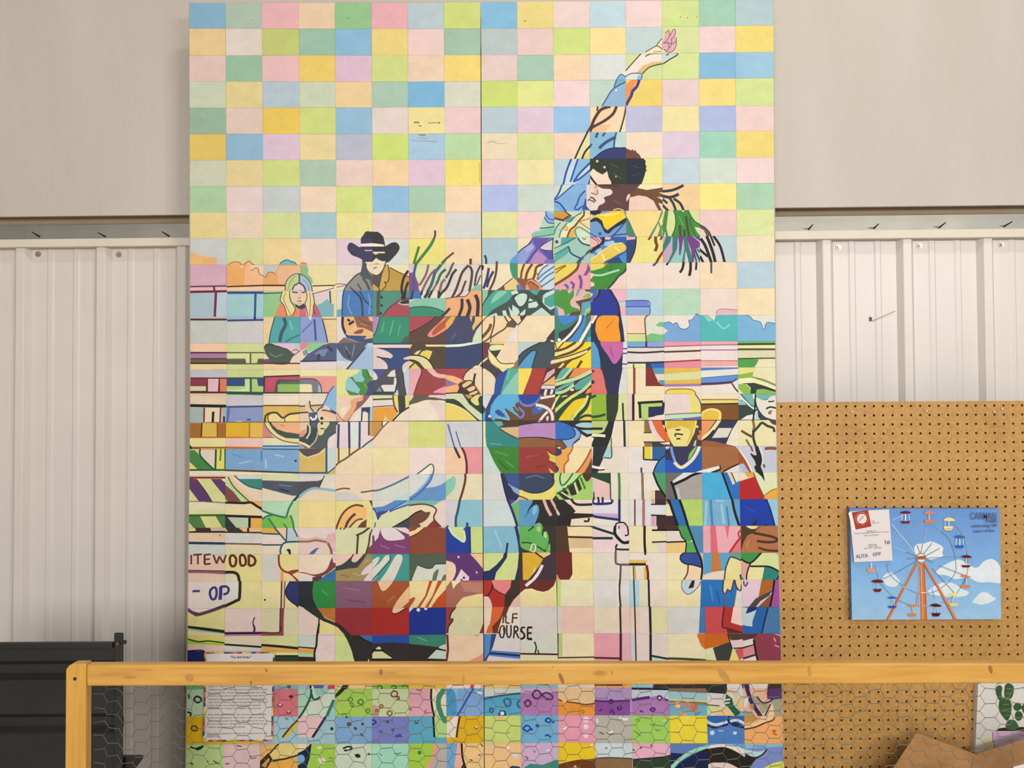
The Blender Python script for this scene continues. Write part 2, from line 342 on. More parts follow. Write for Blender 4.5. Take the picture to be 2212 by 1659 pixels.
ART = """> 1180 40 1.44665
[12 1
e4dcb4 142,54 155,47 163,41 176,44 176,54
e8dcb8 164,41 170,32 176,28 176,44 168,42
/6c5c40:2 148,50 157,45 164,41 170,43 174,47
/6c5c40:2 164,41 170,33 175,28
/8c7c58:1.5 160,50 172,49
[13 1
d8a8b0 173,36 178,22 183,17 186,25 189,17 193,17 192,25 194,30 194,40 190,48 182,51 173,46
/8c5868:1.6 178,22 183,17 184,26 179,34 174,37
/8c5868:1.6 185,26 189,17 193,17 192,25 188,30
/8c5868:1.6 194,28 194,40 190,48 182,51 176,46
/8c5868:1.6 176,37 182,36 188,38 194,34
/8c5868:1.6 182,36 183,44 180,48
/8c5868:1.6 187,29 187,38 184,44
[12 2
e8d8cc 116,80 130,65 142,51 176,50 176,67 160,70 150,76 143,84 128,82 116,88
d8b878 134,81 145,70 158,65 176,64 176,68 160,70 150,76 143,84
d8dcd8 117,88 127,82 143,83 141,93 117,93
88b8cc 137,85 144,84 141,93 134,93
/4c3c2c:2.2 116,81 130,65 142,52
/4c3c2c:2.2 143,83 152,74 162,70 176,67
/4c3c2c:2 148,57 155,53 175,52
/3c6c88:2 117,88 127,82 143,83 141,92
[13 2
c4d0cc~ 170,50 188,51 196,52 195,55 186,60 175,67 170,68
/2c241c:2.2 174,68 186,60 195,55 196,52 188,51
/2c241c:2 179,55 183,53
[11 2
80b0cc 104,93 110,84 114,84 120,87 120,93
e8d8cc 114,83 120,77 120,88
/3c6c88:2 104,93 110,84 114,84 120,88
[11 3
8cb0d0 101,103 106,91 120,91 120,133 82,133 90,119
70a8c4 101,103 106,91 120,91 120,94 108,100
/2c5078:2.2 82,133 92,116 98,107 108,100 120,94
/2c5078:2 105,91 101,103
od8e4ec 104.5,107,1.6
[12 3
e89050 117,100 128,91 136,91 130,105 125,113 119,126 117,127
/44387c:6 139,91 135,102 129,108 127,115 121,126 119,130
[11 4
e8d8b8 118,130 120,130 120,170 110,170
f0c8a0 74,148 84,138 96,132 104,134 96,146 72,160
/4c3430:3.5 77,130 76,138
/4c3430:6 96,131 82,136 73,148 68,160 65,172
/4c3430:5.5 105,131 100,142 88,152 70,162 62,168
/3c2c24:3 119,131 116,148 109,172
[10 4
/4c3430:4 66,162 60,172
> 1180 270 1.44665
[11 4
e8b890 66,12 70,6 82,0 96,0 90,8 78,12
[10 5
dcd8a0 66,6 55,28 42,52 66,52
e0cc68 66,38 54,52 66,52
/3c2818:3.5 66,2 58,18 50,34 42,52
/3c2818:4 67,30 58,40 53,52
[11 5
b8d0d0 103,10 120,10 120,38 100,38
84b4d0 64,10 105,10 102,25 100,38 85,42 72,52 64,52
/34507c:5 77,11 74,19
/34507c:4 88,11 84,17
/34507c:6 104,18 92,24 84,30 79,35
/34507c:3.5 105,10 102,22 101,37
/34507c:4 64,34 68,28
303870~ 70,54 80,42 92,36 105,34 122,35 122,54
/101838:1.8 72,50 80,42 92,36 105,34 120,35
[12 5
6c4430 117,34 127,38 129,36 131,39 133,37 135,41 138,43 141,47 142,52 117,52
[10 6
c4d4e0 38,49 66,49 66,91 25,91
88b4dc 48,49 66,49 66,56 42,82 37,83
88b4dc 66,64 66,91 40,91
/2850a0:4 38,49 30,70 25,91
/2850a0:3.5 48,49 42,66 36,85
/2850a0:4 66,56 50,72 41,85
/2850a0:3.5 66,67 50,80 40,85
/2850a0:3 66,80 62,91
[11 6
2c3428 64,54 69,49 120,49 120,91 97,91 93,80 92,70 90,69 84,73 78,70 70,64 64,60
/485444:2 96,58 108,64
/485444:2 100,72 112,80
/181c18:2 84,58 94,66
ecd4bc 64,72 70,65 76,70 84,74 91,69 93,78 97,85 97,91 64,91
/2c2820:4 65,76 70,83 75,89
od8c098 76,54,2
od8c098 87,63,2
oa8a070 104,77,1.5
[12 6
202838~ 112,48 145,50 148,58 149,65 147,75 143,86 139,93 118,93
/384050:2 126,60 138,64
/384050:2 128,76 140,72
/202838:2.5 146,62 150,62
/202838:2.5 146,68 150,68
[10 7
c8d8c4 22,88 42,88 12,114 12,106
80acd8 41,88 60,88 60,130 10,130 10,113 20,108
2850a0 54,126 58,110 60,110 66,128
e0d0c8 60,88 66,88 66,128 60,121
/2850a0:3.5 24,88 18,103 10,114
/2850a0:2.5 41,89 28,100 14,112
/2850a0:3 58,98 50,107 46,118 42,125 48,126 54,121 56,128
/2850a0:3.5 10,114 20,117 30,130
/6c98d4:2.5 10,119 18,122 25,130
/3c3430:2.5 62,113 66,110
[11 7
5c3c38 64,88 120,88 120,130 64,130
/7c5448:2 100,112 110,118
/442c28:2 84,90 108,92
e0d0c8~ 60,86 76,91 84,95 96,96 99,101 95,105 86,108 88,114 84,118 78,121 74,130 60,130
e8b898 70,98 76,90 78,92 77,103 72,103
/a06850:2 72,94 77,89
/a06850:2.2 76,97 77,102 74,104 67,101
/6c3c34:3 65,108 70,109 74,114
/6c3c34:2.5 64,113 69,113 72,116
1c1814 64,128 80,127 75,131 64,131
/e0c8a0:2 100,127 108,125 116,128
[12 7
f0dcb0 138,88 176,88 176,94 150,97 136,95
5c3c38 117,88 141,88 135,95 126,103 124,112 123,130 117,130
6c4828 125,103 136,94 150,97 176,93 176,100 168,101 176,104 176,108 165,107 176,114 176,119 167,116 174,130 169,130 160,113 150,107 138,105 126,108
e8c8b0~ 118,115 121,105 125,103 124,109 120,114
[13 7
/2c3440:5.5 173,99 185,98 195,95 205,90
/2c3440:6 173,106 184,108 192,106 198,103
/2c3440:5 184,109 190,118 194,130
/2c3440:5 190,110 200,117 206,130
/2c3440:4.5 173,110 181,117
/2c3440:5 173,119 184,130
> 0 0 1
[6 4
/8c7840:3 894,265 900,264 906,266
/a49458:2 924,266 935,265 946,265
/7c6a38:3 947,264 950,267
/8c7840:2 904,272 911,272
[6 5
/8c8878:3 905,291 912,292 919,291
/a0a8a8:2 888,303 905,304 945,306
/a0a8a8:1.5 900,298 925,299
[8 5
/b8a890:2 1052,309 1064,305 1072,309
/c0b098:1.5 1074,310 1092,310
[4 0
o3c5030 751.5,39,1.2
[1 0
o707868 545.5,43,1
[9 0
oa08040 1134,45,2
[13 0
o5c7040 1470,37,1.2
o5c7040 1485,38,1.2
o5c7040 1505,37,1.2
[7 6
/c8b050:1.6 1036,352 1036,395
[0 4
/a0a070:2 420,254 424,260
/a0a070:2 431,254 436,255
> 400 450 1.44665
e8b478 8,67 13,67 18,68 22,71 27,70 33,73 38,72 43,73 47,74 47,85 8,85
[1 9
f0b888 63,85 66,83 70,81 78,80 82,82 86,85 90,82 96,79 100,83 105,85
/b4651c:2 63,85 66,83 70,81 78,80 82,82 86,85 90,82 96,79 100,83 105,85
[2 9
6cb4c0 140,86 143,81 148,78 153,77 157,79 161,80 165,82 167,86
/2a6a80:2 140,86 143,81 148,78 153,77 157,79 161,80 165,82 167,86
[3 9
e87888 171,86 172,81 176,80 181,81 183,86
[1 10
e8aa64 63,85 90,85 88,115 62,115
e8ccb4 98,85 118,85 118,101 112,99 110,95 109,90 104,89 100,93 98,91
/9a5a20:1.5 98,91 100,93 104,89 109,90 110,95 112,99 118,101
f0d0a8 80,86 86,90 86,86
[2 10
eab48c 137,94 141,86 173,86 173,115 140,115
bcc4c0 116,85 140,85 138,90 135,93 135,98 128,95 123,97 120,103 116,101
/9a5a20:1.5 116,101 120,103 123,97 128,95 135,98
[3 10
8cbc84 172,85 182,85 184,92 183,98 189,104 191,111 186,112 178,100 172,98
[0 10
/5a2a3c:3 7,117 63,116
e8b4bc 7,118 63,117 63,123 7,124
/6a2c40:4 43,117 44,125
/6a1c30:5 7,125 63,124
/c88cb0:3 62,86 62,116
[0 11
b8c8d4 46,125 63,125 63,165 46,165
/6a1c30:4 7,125 63,124
/6a2c40:5 46,125 44,165
/5a2a3c:3 7,165 63,165
[1 10
f0c8a0 62,118 118,117 118,124 62,124
/4a2a10:3 62,117 118,115
[1 11
a4ccd4 105,125 118,125 118,165 105,165
/2a4a88:5 63,126 118,126
/2a5088:4.5 105,127 104,165
/4868a8:2.5 66,164 118,164
[2 10
f0c8a0 116,117 150,117 150,124 116,124
/4a2a10:3 116,115 150,115
[2 11
b0d0a0 116,123 146,123 146,126 116,127
/3a5a50:2.5 116,127 146,126
[3 10
f0dcb0 191,117 222,116 222,124 190,124
/5a4030:2.5 190,116 222,115
/777080:2 190,128 222,119
[3 11
e0c8cc 189,128 215,122 215,137 204,139 197,142 189,133
/777080:2 190,128 222,119
/55586a:3.5 216,121 217,142
78b0b8 197,144 203,142 207,139 212,135 217,142 222,143 222,162 200,162
[
c0cc90 149,123 150,112 153,106 158,101 164,98 170,98 170,112 164,116 160,123
a8bcd0 170,98 178,101 184,107 188,114 190,124 182,124 178,116 172,112 170,111
e0ccc8 160,120 163,115 170,112 177,117 180,124 158,124
/4a6a60:2 149,123 150,112 153,106 158,101 164,98 170,98 178,101 184,107 188,114 190,124
/3a4050:2.5 170,98 170,111 163,115 160,122
/3a4050:3 170,111 177,116 180,124
/88a070:1.5 166,100 158,108 153,122
/6a90b0:1.5 176,106 183,114 185,122
[2-3 11
e08860 134,162 138,150 143,140 148,146 152,156 160,160 165,152 167,148 173,150 173,163 134,163
[3 11
c86880 172,150 179,147 184,163 172,163
b86078 188,162 191,148 194,141 199,150 204,163 188,163
[2-3 11
3c3848 163,142 170,146 179,141 180,148 173,151 166,148
e8ccb0 157,124 181,124 181,133 179,139 174,144 170,145 165,143 159,137 157,131
e8d49c~ 146,123 158,123 156,131 158,140 164,148 163,155 159,160 151,158 148,145 142,138 144,130
e8d49c~ 180,123 189,123 192,133 193,140 191,150 188,163 182,163 180,148 178,142 181,133
/3a3a3c:1.6 156,124 156,131 158,140 164,148 163,155 159,161
/3a3a3c:1.6 145,124 143,132 142,138 148,146 152,160
/3a3a3c:1.6 181,124 182,134 179,142 181,150 184,162
/3a3a3c:1.6 190,126 193,139 191,150 194,158
/7a6030:1.2 150,126 147,136 152,148 158,160
/7a6030:1.2 186,126 187,140 186,160
/40404c:2.5 160,125 168,126
/40404c:2.5 174,126 180,125
/b07868:1.5 168,133 170,134 172,133
/a05850:1.8 167,139 170,138 174,139
/d09080:1.2 168,142 173,142
> 720 450 1.44665
[
/8a4a4a:1.6 0,117 5,113 20,114 5,118
[4 9-10
485058 43,76 50,80 49,88 53,96 60,101 60,120 52,112 44,105 41,100 43,88
[4 8-9
2c3440 41,45 44,41 48,35 52,34 56,35 60,34 60,58 41,58
[5 8-9
2a2c30 58,35 66,35 71,38 75,43 77,53 77,58 58,58
[4 9
3a3458 41,45 60,45 60,58 41,58
3a3458~ 21,59 22,54 26,51 31,53 37,57 41,58 60,58 64,58 64,80 49,80 44,77 36,73 28,70 22,63
[5 9
2c2c32~ 54,58 59,58 76,57 82,54 88,51 94,51 98,55 99,60 96,66 90,73 83,80 78,81 74,79 54,80
[4-5 9-10
ead8b8 48,80 58,80 60,78 64,74 68,77 73,79 78,79 78,83 75,90 72,95 66,100 60,99 53,95 49,88
f4e4d0 41,53 58,52 75,54 76,57 58,57 41,57
/c0c0d8:2.2 47,63 58,63
/e8d8b8:3 59,66 77,66
/e8d8b8:2 61,68 66,68
/8a8070:1.6 61,83 68,83
/504840:2 60,90 62,89 65,88
/38342c:2 49,82 49,88 53,95 60,99 66,100 72,95 76,88 78,80
[4 10
8c8a86 16,124 20,115 27,107 35,99 42,96 44,92 48,88 53,95 60,100 60,124
485058 43,85 48,86 53,96 60,103 60,114 52,106 44,104 40,100
/3c4448:2.5 14,126 20,115 27,107 35,99 42,96
/4a4a4a:3 25,118 32,124
/4a4a4a:3 36,112 42,122
/485058:5 44,104 50,112 54,122
/5a5c60:4 55,105 58,116
[4 11
dcd8d4 4,123 16,123 13,150 4,150
6ca8c0 4,152 13,150 13,162 4,162
4478b4 16,123 60,123 60,162 13,162 13,135
/2c3c60:2.5 16,123 14,132 13,160
/2c3c60:4 30,123 40,133 43,145 44,162
/2c3c60:3 40,124 46,136 58,148
/6c9cd0:3 24,130 22,145 28,158
/6c9cd0:3 52,128 55,140 53,158
[5 10
54484a 58,99 66,101 74,95 72,108 69,117 68,118 58,111
c8a450 58,111 68,119 70,124 58,124
bc9840 84,89 95,94 108,100 114,103 114,124 70,124 79,115 76,111 82,110 83,100
c9a24c 73,95 78,85 81,83 83,89 83,105 80,112 76,111 79,115 70,124 68,119 71,108
/443a28:2 78,84 81,84 83,92 83,105 80,111 76,110 79,115 70,124 68,119 59,111
/443a28:2 78,84 73,96 68,118
/5a4a28:2 84,88 95,94 108,100 114,103
[5 11
4c8c78 58,122 114,122 114,136 101,137 90,142 80,152 73,162 58,162
/4a5048:7 68,123 67,140 67,162
o1c2428 72,133,2
o1c2428 72,145,2
o1c2428 71,157,2
a84450 73,162 82,150 92,142 100,137 114,134 114,162
/582830:2 73,162 82,150 92,142 100,137 113,134
b8b8b0 96,142 100,138 114,138 114,145 104,145
2c2c30 98,141 103,138 114,136 114,142 104,143
[5-6 9-11
/221c1c:5 112,93 106,102 103,112 102,122 104,130 102,135
/221c1c:5 112,110 108,120 106,136
[6 10
d4c0d4 113,84 121,84 120,96 113,95
784488 113,96 121,96 124,105 127,112 128,124 113,124
[6 11
3c70b0 112,123 130,123 132,135 123,135 112,137
/2c3048:5 119,123 116,136
[
/3c7c34:5 128,57 124,70 120,83
/5c3820:4 152,33 152,40 150,46
[6 9
/3c8040:6 150,46 146,54 138,65 130,75 122,85
[6 10-11
/4c4c80:5 124,82 121,94 120,110 120,124
[6-7 9
/6a3c18:4 180,66 170,74 164,80
/34705c:6 167,77 162,83
[6-7 10
/34587c:6 163,81 158,88 152,96 149,106 146,115 141,124
[6 11
/2c3438:6 142,122 140,128 136,134
[6-7 10
/8c5080:4.5 142,84 139,97 132,110 128,115
/8c5080:4.5 153,91 146,98 140,108 135,118 132,126
/305c70:5 168,91 161,97 157,106 154,113
/8c5090:4 154,113 148,123
/8c5090:5 167,106 162,111 159,124
[6 11
/222224:5 148,122 142,134
/222224:5 158,123 157,134
/222224:4 133,122 131,130
[6-7 9-11
/443828:3.5 180,81 177,86
/444c50:4.5 177,86 173,96 168,104
/382c2c:5 184,91 178,98 174,108 169,119 161,127 157,134
/4c3428:5 202,85 193,95 188,108 183,122 177,134
/5c3420:5 205,75 205,84
/4c3c38:5 203,86 207,93 206,108 203,124
/5c3028:4 198,108 194,118 191,126 183,133
/444444:4 220,85 214,98 211,116
/444444:2.5 220,100 214,115
[7 10
88b8a0 203,124 212,116 222,113 222,124
[6 11
88c0a8 112,140 122,136 140,134 170,134 170,157 112,157
2c8868 112,150 125,147 140,147 155,150 166,155 160,162 112,162
/1c5848:2 113,149 125,147 140,147 155,150 166,155
[7 11
e8a878 166,135 185,132 198,131 205,122 222,120 222,162 166,162
/2c2430:6 192,135 192,148 187,162
/2c2430:7 200,136 204,148 200,162
/2c2430:7 212,129 216,140 215,162
/4a3020:1.6 167,135 185,132 198,131 205,122
[6-7 11
/2c2c34:5 174,149 168,156 161,162
> 1040 450 1.44665
[9 8
b4d0c0 97,3 110,3 110,44 77,44 76,38 80,34 87,32 88,25 92,15
88acd8 97,4 110,8 110,22 98,22 94,14
/3058a0:2.2 96,4 97,10 101,16 110,17
/3058a0:2.2 94,13 99,21 110,23
88c0a8~ 76,44 76,37 86,34 110,29 110,40 95,42
/207060:2.5 87,30 98,29 110,27
/207060:1.6 78,43 95,41 110,38
f0c8c0 98,0 110,0 110,7
[10 8
c8d4c0 108,3 164,3 164,44 108,44
e8d49c 142,14 150,8 154,3 164,3 164,44 126,44 130,32 138,26 144,18
6c3c1c 108,4 124,3 135,11 122,20 108,16
c89838 108,5 122,4 130,10 122,16 108,13
4c9c90 124,20 130,14 138,12 137,17 132,22 126,22
b4d0b8 108,20 130,21 120,30 116,44 108,44
e8dcb4 130,22 142,18 138,26 131,33 127,44 117,44 122,32
/207868:2.2 128,22 119,33 116,44
/207868:2.2 118,21 111,30 109,38
d8b048 132,35 143,27 139,34 140,44 127,44
/6c4420:3.5 153,3 153,10 146,18 140,26 132,33 128,44
oc89030 126,30,3.6
oe8cc78 126,30,2
d0dcc0 140,33 146,28 164,38 164,57 150,52 143,44
/50a088:3 164,39 146,28 140,33 143,44
/a87838:1.6 146,20 164,33
/a87838:1.6 145,20 152,18 164,14
/207868:2 133,20 140,12 150,6
[11 8
7098c8 162,3 218,3 218,44 162,44
222226 162,3 181,3 176,9 168,10 162,8
d8c890 162,9 168,11 166,15 162,18
222226 162,18 169,14 174,13 180,19 184,30 188,33 203,22 217,13 217,20 198,30 190,38 184,36 178,24 172,19 162,21
f0cc20 167,13 173,9 185,7 200,3 211,3 216,14 203,21 188,32 183,28 180,18 174,14
f8e078 172,10 190,8 206,6 204,9 186,12
/204080:2.5 216,19 205,32 193,44
/204080:2 218,38 200,40 190,43
o3058a0 177,38,2.6
/3058a0:2 162,37 172,43
[8 9
5c9cd4~ 42,83 46,74 50,71 55,68 56,84
[9 9
7c6cb8 53,68 60,61 70,54 77,43 110,43 110,84 53,84
8c9cd0 53,69 62,60 75,52 80,57 70,72 63,84 53,84
a8acd8 64,60 76,53 78,60 68,66
6450a8 77,44 104,44 95,50 88,58 82,60 78,52
d0c8d4~ 106,46 107,63 97,63 87,60 92,54
b088b8 72,84 78,70 84,64 92,70 98,75 90,84
54489c 88,63 106,65 107,77 100,76 94,69
/34284c:2 106,46 92,54 87,60 97,63 107,63
/40307c:2.5 84,60 76,70 66,84
/2c3058:2 54,67 60,61 70,54 77,44
b8c898 106,44 110,44 110,80 106,72
/28382c:2 107,44 106,60 107,76
[10 9
98c4b4 108,43 164,43 164,83 108,83
c0d4b8 108,43 119,43 118,57 108,64
50a0a0 119,44 140,43 130,52 119,56
o284070 112.5,50,2.6
58a8a0 108,72 130,56 133,62 128,68 108,82
/2c7070:2.2 109,60 125,52 141,44
/2c7070:2.2 108,70 130,57
/204860:3 130,57 133,66 140,71 152,76
d0dcc0 143,43 164,43 164,55 152,52 148,48
/2c4858:3 144,44 150,52 164,56
/60402c:1.6 151,44 154,47 156,44
484c60 141,82 146,75 154,70 158,64 164,59 164,64 156,70 150,76 148,82
[11 9
2c5898 162,43 218,43 218,83 162,83
e8b4ac 162,44 175,43 180,49 172,58 162,63
/a04840:1.6 163,43 174,50 172,56 163,60
/a04840:1.6 170,43 178,50
e8b4ac 183,42 195,42 191,47 182,46
/1c1c28:5 183,42 180,52 172,58 166,62 162,66
a4c0dc 185,50 197,48 200,52 190,57 182,56
a4c0dc 172,62 180,58 180,64 168,74 164,72
98c8bc 150,83 160,70 166,66 166,83
5088c0 178,55 183,54 187,59 183,63 178,60
/4888c8:6 170,66 174,76
4888c8 205,72 218,64 218,83 212,83
24407c 190,78 204,72 213,83 188,83
e4c44c~ 160,79 172,70 180,64 190,57 203,52 211,52 216,57 215,63 205,68 195,74 185,79 178,84 160,84
/f0e0a0:4 180,68 184,78
/f0e0a0:4 199,58 206,64
/f4e8b8:1.5 163,77 172,70 190,57 203,52 211,52
[8 9-10
/222030:4 5,70 7,76 7,83
/5c3c20:4.5 23,79 22,95 18,110 12,122
/2c3468:5 11,89 8,105 3,120
/2c3468:5 18,94 12,105 8,118
/222030:5 2,85 1,92
3c8c70 42,82 55,82 55,111 46,102 43,92
e4cc80 35,117 47,105 55,111 52,118 52,122 36,122
8c2c30 22,122 34,115 35,122
5c74b8 52,115 56,113 62,118 62,122 53,122
/6c3c1c:2 26,121 47,104
[9 10
ecd090 53,82 110,82 110,122 53,122
5c74b8 53,112 60,115 68,122 53,122
ecdcc0 82,88 91,83 102,83 90,90 86,97
c4d4dc 83,106 86,98 91,90 100,83 110,82 110,122 92,122 89,115
/3868a8:2.5 83,106 86,98 91,90 100,84
/3868a8:2.5 84,107 90,100 98,94 110,86
/3868a8:2.5 87,111 98,101 110,94
/3868a8:2.5 91,116 100,110 110,103
7088c0 102,122 110,117 110,122
/6c4420:4 64,83 60,95 59,106
/6c4420:5 76,83 70,92 67,100 66,107
/6c4420:5 92,83 82,88 80,98 77,106
8c5038 53,103 66,106 76,104 80,107 91,116 90,122 66,122 56,112 53,110
dc9880 66,116 70,108 75,106 88,114 91,122 66,122
b06838 69,114 73,109 86,118 86,122 72,122
/5c2c18:2 69,114 73,109 86,118
oc06080 84,98,1.8
[10 10
e0a0a4 108,82 165,82 165,122 108,122
e8cc58 108,82 143,82 142,90 135,95 125,103 118,108 108,113
/8c6c20:2.5 110,92 120,87 126,85
/8c6c20:2.5 111,97 118,91 126,86
/6c4828:5 145,82 143,90 132,100 120,108 108,115
7c4898 159,82 163,92 157,100 152,101 157,92
/7c4898:6 146,100 149,108 148,120
/7c4898:5 133,110 138,114 136,120
/4c60a8:5 124,114 128,116 129,120
[11 10
38882c 162,91 178,88 190,81 218,81 218,84 215,93 205,100 198,108 192,117 185,121 162,121
/3c6a3c:3 190,95 196,84
e0d060~ 160,81 180,81 187,82 182,88 174,91 160,93
c08040 180,82 190,81 186,85
/a8d8b8:4 163,99 178,100 192,96 206,92
e8ccc0~ 160,97 168,98 164,105 160,106
e8ccc0~ 160,110 168,111 168,116 160,117
/2c4438:4 218,84 214,94 205,101 198,110 188,121
[8 11
3c4c48 0,120 56,120 56,162 0,162
8cc0a8 0,121 10,121 9,130 3,140 0,146
48a08c~ 22,122 42,121 46,129 40,138 28,145 15,153 8,161 0,161 0,150 8,136
84c4ac~ 24,125 38,124 30,132 14,142
[8-9 11
c4dcd0~ 48,134 54,128 63,126 69,129 68,138 62,146 56,147 52,142
/243430:2.5 48,134 54,128 63,126 69,129 68,138 62,146 56,147 52,142 48,134
c4dcd0 44,124 53,122 56,127 50,128 46,130
c4dcd0 40,146 46,154 46,144 55,150 57,155 53,162 44,162
c4dcd0 31,153 36,152 39,162 33,162
c4dcd0 8,162 22,156 26,162
[9 11
3c4c48 55,120 110,120 110,125 90,125 70,125 55,127
c4dcd0 72,134 78,138 70,139
c4dcd0 70,142 82,139 85,144 82,148 70,149
c4dcd0 57,158 66,150 65,158 60,162
bcd4c4 70,162 90,148 107,162
c0d8cc 91,140 92,130 97,126 110,121 110,148 103,152 95,145
48a08c 94,134 110,126 110,145 103,148 94,143
50a098 70,121 88,121 82,130 76,127
/243430:2.5 108,162 92,148 88,140 80,130
[10 11
e0b4ac 108,120 165,120 165,162 108,162
5888b8 108,121 118,120 116,124 108,126
489038~ 108,126 118,123 122,120 128,121 130,127 134,125 137,120 138,131 133,138 134,146 146,151 143,154 130,158 124,161 123,152 112,146 108,143
5c4434 140,139 152,136 165,133 165,140 150,141 150,152 146,162 130,160 135,155 147,153 147,147
5c4434 153,120 165,120 165,125 156,124
6898b8 144,120 148,121 143,131 141,130
88b83c 150,134 156,128 165,126 165,133
58a0b0 150,141 165,138 165,145 155,152 154,162 148,162
98c850 154,155 165,145 165,152 157,160
4888b8 108,144 114,149 115,158 112,162 108,162
58a0b0 122,162 126,157 128,162
5c4434 156,162 158,155 160,158 162,153 165,156 165,162
[11 11
e4b0c0 162,120 219,120 219,162 162,162
b4d0c4 203,139 219,139 219,146 206,146
203090 175,120 191,120 196,130 203,142 206,155 207,162 162,162 162,140 172,136
4060b8 162,120 175,120 172,130 168,137 162,139
/141838:4 177,121 173,132 167,138
e8d0c8 162,126 167,128 163,133
/301830:4 191,120 197,130 204,143 207,162
/8aa8a0:1.5 203,139 219,139
> 1360 450 1.44665
[12 8
4c7c68 -6,10 0,19 11,43 3,44 -6,40
/e8dca0:1.5 0,18 11,43
5c8c6c 48,3 42,20 35,32 28,44 32,44 38,33 43,22 50,6
5c8c6c 41,43 46,28 51,21 49,32 47,43
/5c8c6c:3 43,20 47,32 48,43
[13 8
3c8838 53,3 58,3 56,20 55,30 58,43 49,43 49,22
3c8838 65,2 87,2 92,12 98,20 106,24 106,29 97,28 100,34 106,42 63,42 67,32 69,22 68,10
/1c4c1c:1.8 65,2 68,10 69,22 67,32 63,42
/1c4c1c:1.8 87,2 92,12 98,20 106,24
/2c6428:2.5 90,14 92,26 98,40
/60b058:2 74,12 80,26
d4d898 76,2 83,2 80,6
/4c4428:5 84,12 86,25 89,42
/4c4428:5 75,25 76,42
/4c4428:5 82,32 82,42
e8e8c0 51,43 53,34 54,43
[14 8
5c5040 103,23 112,28 119,35 122,43 116,43 111,33 103,28
/2c2418:1.6 104,24 112,28 119,35 122,42
[12 9
d8a8c0 -8,42 10,42 9,48 -8,49
2c3c70 -8,48 9,46 9,55 7,65 2,77 -8,90
/14182c:2.5 10,42 9,55 7,65 2,77 -2,86
/7c3420:4 32,42 28,47
/7c3420:6 39,42 39,50 41,56 38,64
/7c3420:4 49,42 46,47
[12-13 9
/7c3420:5 51,64 45,72 40,81
[13 9
c0a4bc 49,41 107,41 107,81 49,81
2c7870 55,41 63,41 61,50 54,60 49,68 49,58
90c4bc 73,50 74,62 80,50 80,81 60,81 70,66
2c7870 64,41 72,41 71,60 66,70 60,81 57,81 64,65
2c7870 80,41 86,41 88,55 92,70 93,81 88,81 85,66 83,64 82,81 78,81 82,60
703c80 72,41 81,41 79,52 76,70 74,70 74,52
d8ccc8 83,81 84,66 87,75 88,81
703c80 84,41 93,41 107,53 107,58 100,60 97,72 95,81 93,81 92,62
2c5c5c 95,41 107,41 107,50
90c4bc 98,62 107,56 107,81 97,81
/3c3458:3.5 98,62 102,72 106,80
/3c3458:2.5 101,61 107,68
/3c3458:2.5 97,68 100,80
[14 9
d8d0c8 103,42 124,41 131,50 137,60 143,81 103,81
/1c1414:6 106,45 112,54 117,66 122,81
/1c1414:6 115,41 121,56 125,68 128,81
/1c1414:5 103,60 112,68 117,72
/1c1414:5 105,71 110,81
/1c1414:4 121,41 127,56
/1c1414:5 125,41 134,54 138,65 142,81
[12-14 10
/3c4888:4.5 41,80 35,86
/201814:4 58,80 55,85
/201814:5 81,80 79,90 75,96
/201814:5.5 91,80 91,92 89,101
/201814:4 100,80 99,92
/3c4870:4 122,80 122,97
[11-12 11
6c80cc -6,138 28,138 30,147 -6,147
88a8d4 -6,147 31,147 31,154 29,160 -6,160
/3c50a0:1.8 -6,138 28,138 30,147 31,154 29,160
/3c50a0:1.8 -6,147 31,147
[14 11
e0b4c0 129,159 132,152 140,150 150,151 162,152 162,159
/b07890:1.5 129,158 132,152 140,150 150,151 162,152
[13 11
2c7870 97,160 99,157 102,158 105,160
> 400 675 1.44665
[0 12
/4c1c28:4 7,10.5 63,10.5
[1 12
a0b8d8 62,7 118,7 118,12 62,12
/2c4878:4 63,12 118,11
/2c3c60:5 104,6 104,12
[2 12
50a4a4 134,6 172,6 172,46 125,46 127,32 130,20
/3c5468:7 147,8 150,18 144,30 141,44
/347880:3 150,44 160,38 172,33
/7cc4c0:3 156,12 160,26
/1c4450:2 134,6 130,20 127,32 125,46
[3 12
8c9cd0 170,6 204,6 208,22 213,45 170,45
/3c5080:4 193,10 194,25 195,42
/5468a8:2.5 174,30 184,20 190,14
/2c3c60:2.5 204,7 208,22 213,45
e8d4a8 204,6 226,6 226,9 204,9
/8c6c4c:2 204,10 226,10
f0d0c0 183,6 190,6 187,12
[0 13
ecc8a4 7,45 63,45 63,59 7,59
a878a4 7,60 63,60 63,69 7,69
6c5844 7,69 63,69 63,76 7,76
e8d49c 7,77 63,77 63,87 7,87
/4c1c28:3 7,60 63,60
/3c2818:2 7,69 63,69
/3c2818:3 7,76 63,76
[0 14
c0bcc4 7,85 63,85 63,98 7,98
5a1c28 7,97 63,97 63,121 7,121
8c3444 7,99 32,99 32,109 7,109
d0d0a8 7,110 31,110 31,117 7,117
e0b8bc 34,99 50,99 49,118 34,118
d87c54 52,99 63,99 63,118 52,118
e4c8ac 7,121 63,121 63,126 7,126
[0 15
e0ccac 7,122 63,122 63,138 7,138
/14100c:6 7,139 63,140
a0b4b0 7,142 27,142 27,165 7,165
/6c1c20:3 28.5,142 28,165
e8d4b0 30,142 52,142 52,165 30,165
/1a1410:5 42,148 41,165
/6c1c20:3 53,142 52,165
a0b4b0 55,142 63,142 63,165 55,165
/2c2c34:4 58,155 58,165
oe8d090 18.5,151,2
o302c20 18.5,151,1
[1 13
d0d494 61,45 118,45 118,87 61,87
/4c5c2c:2.5 62,60 118,60
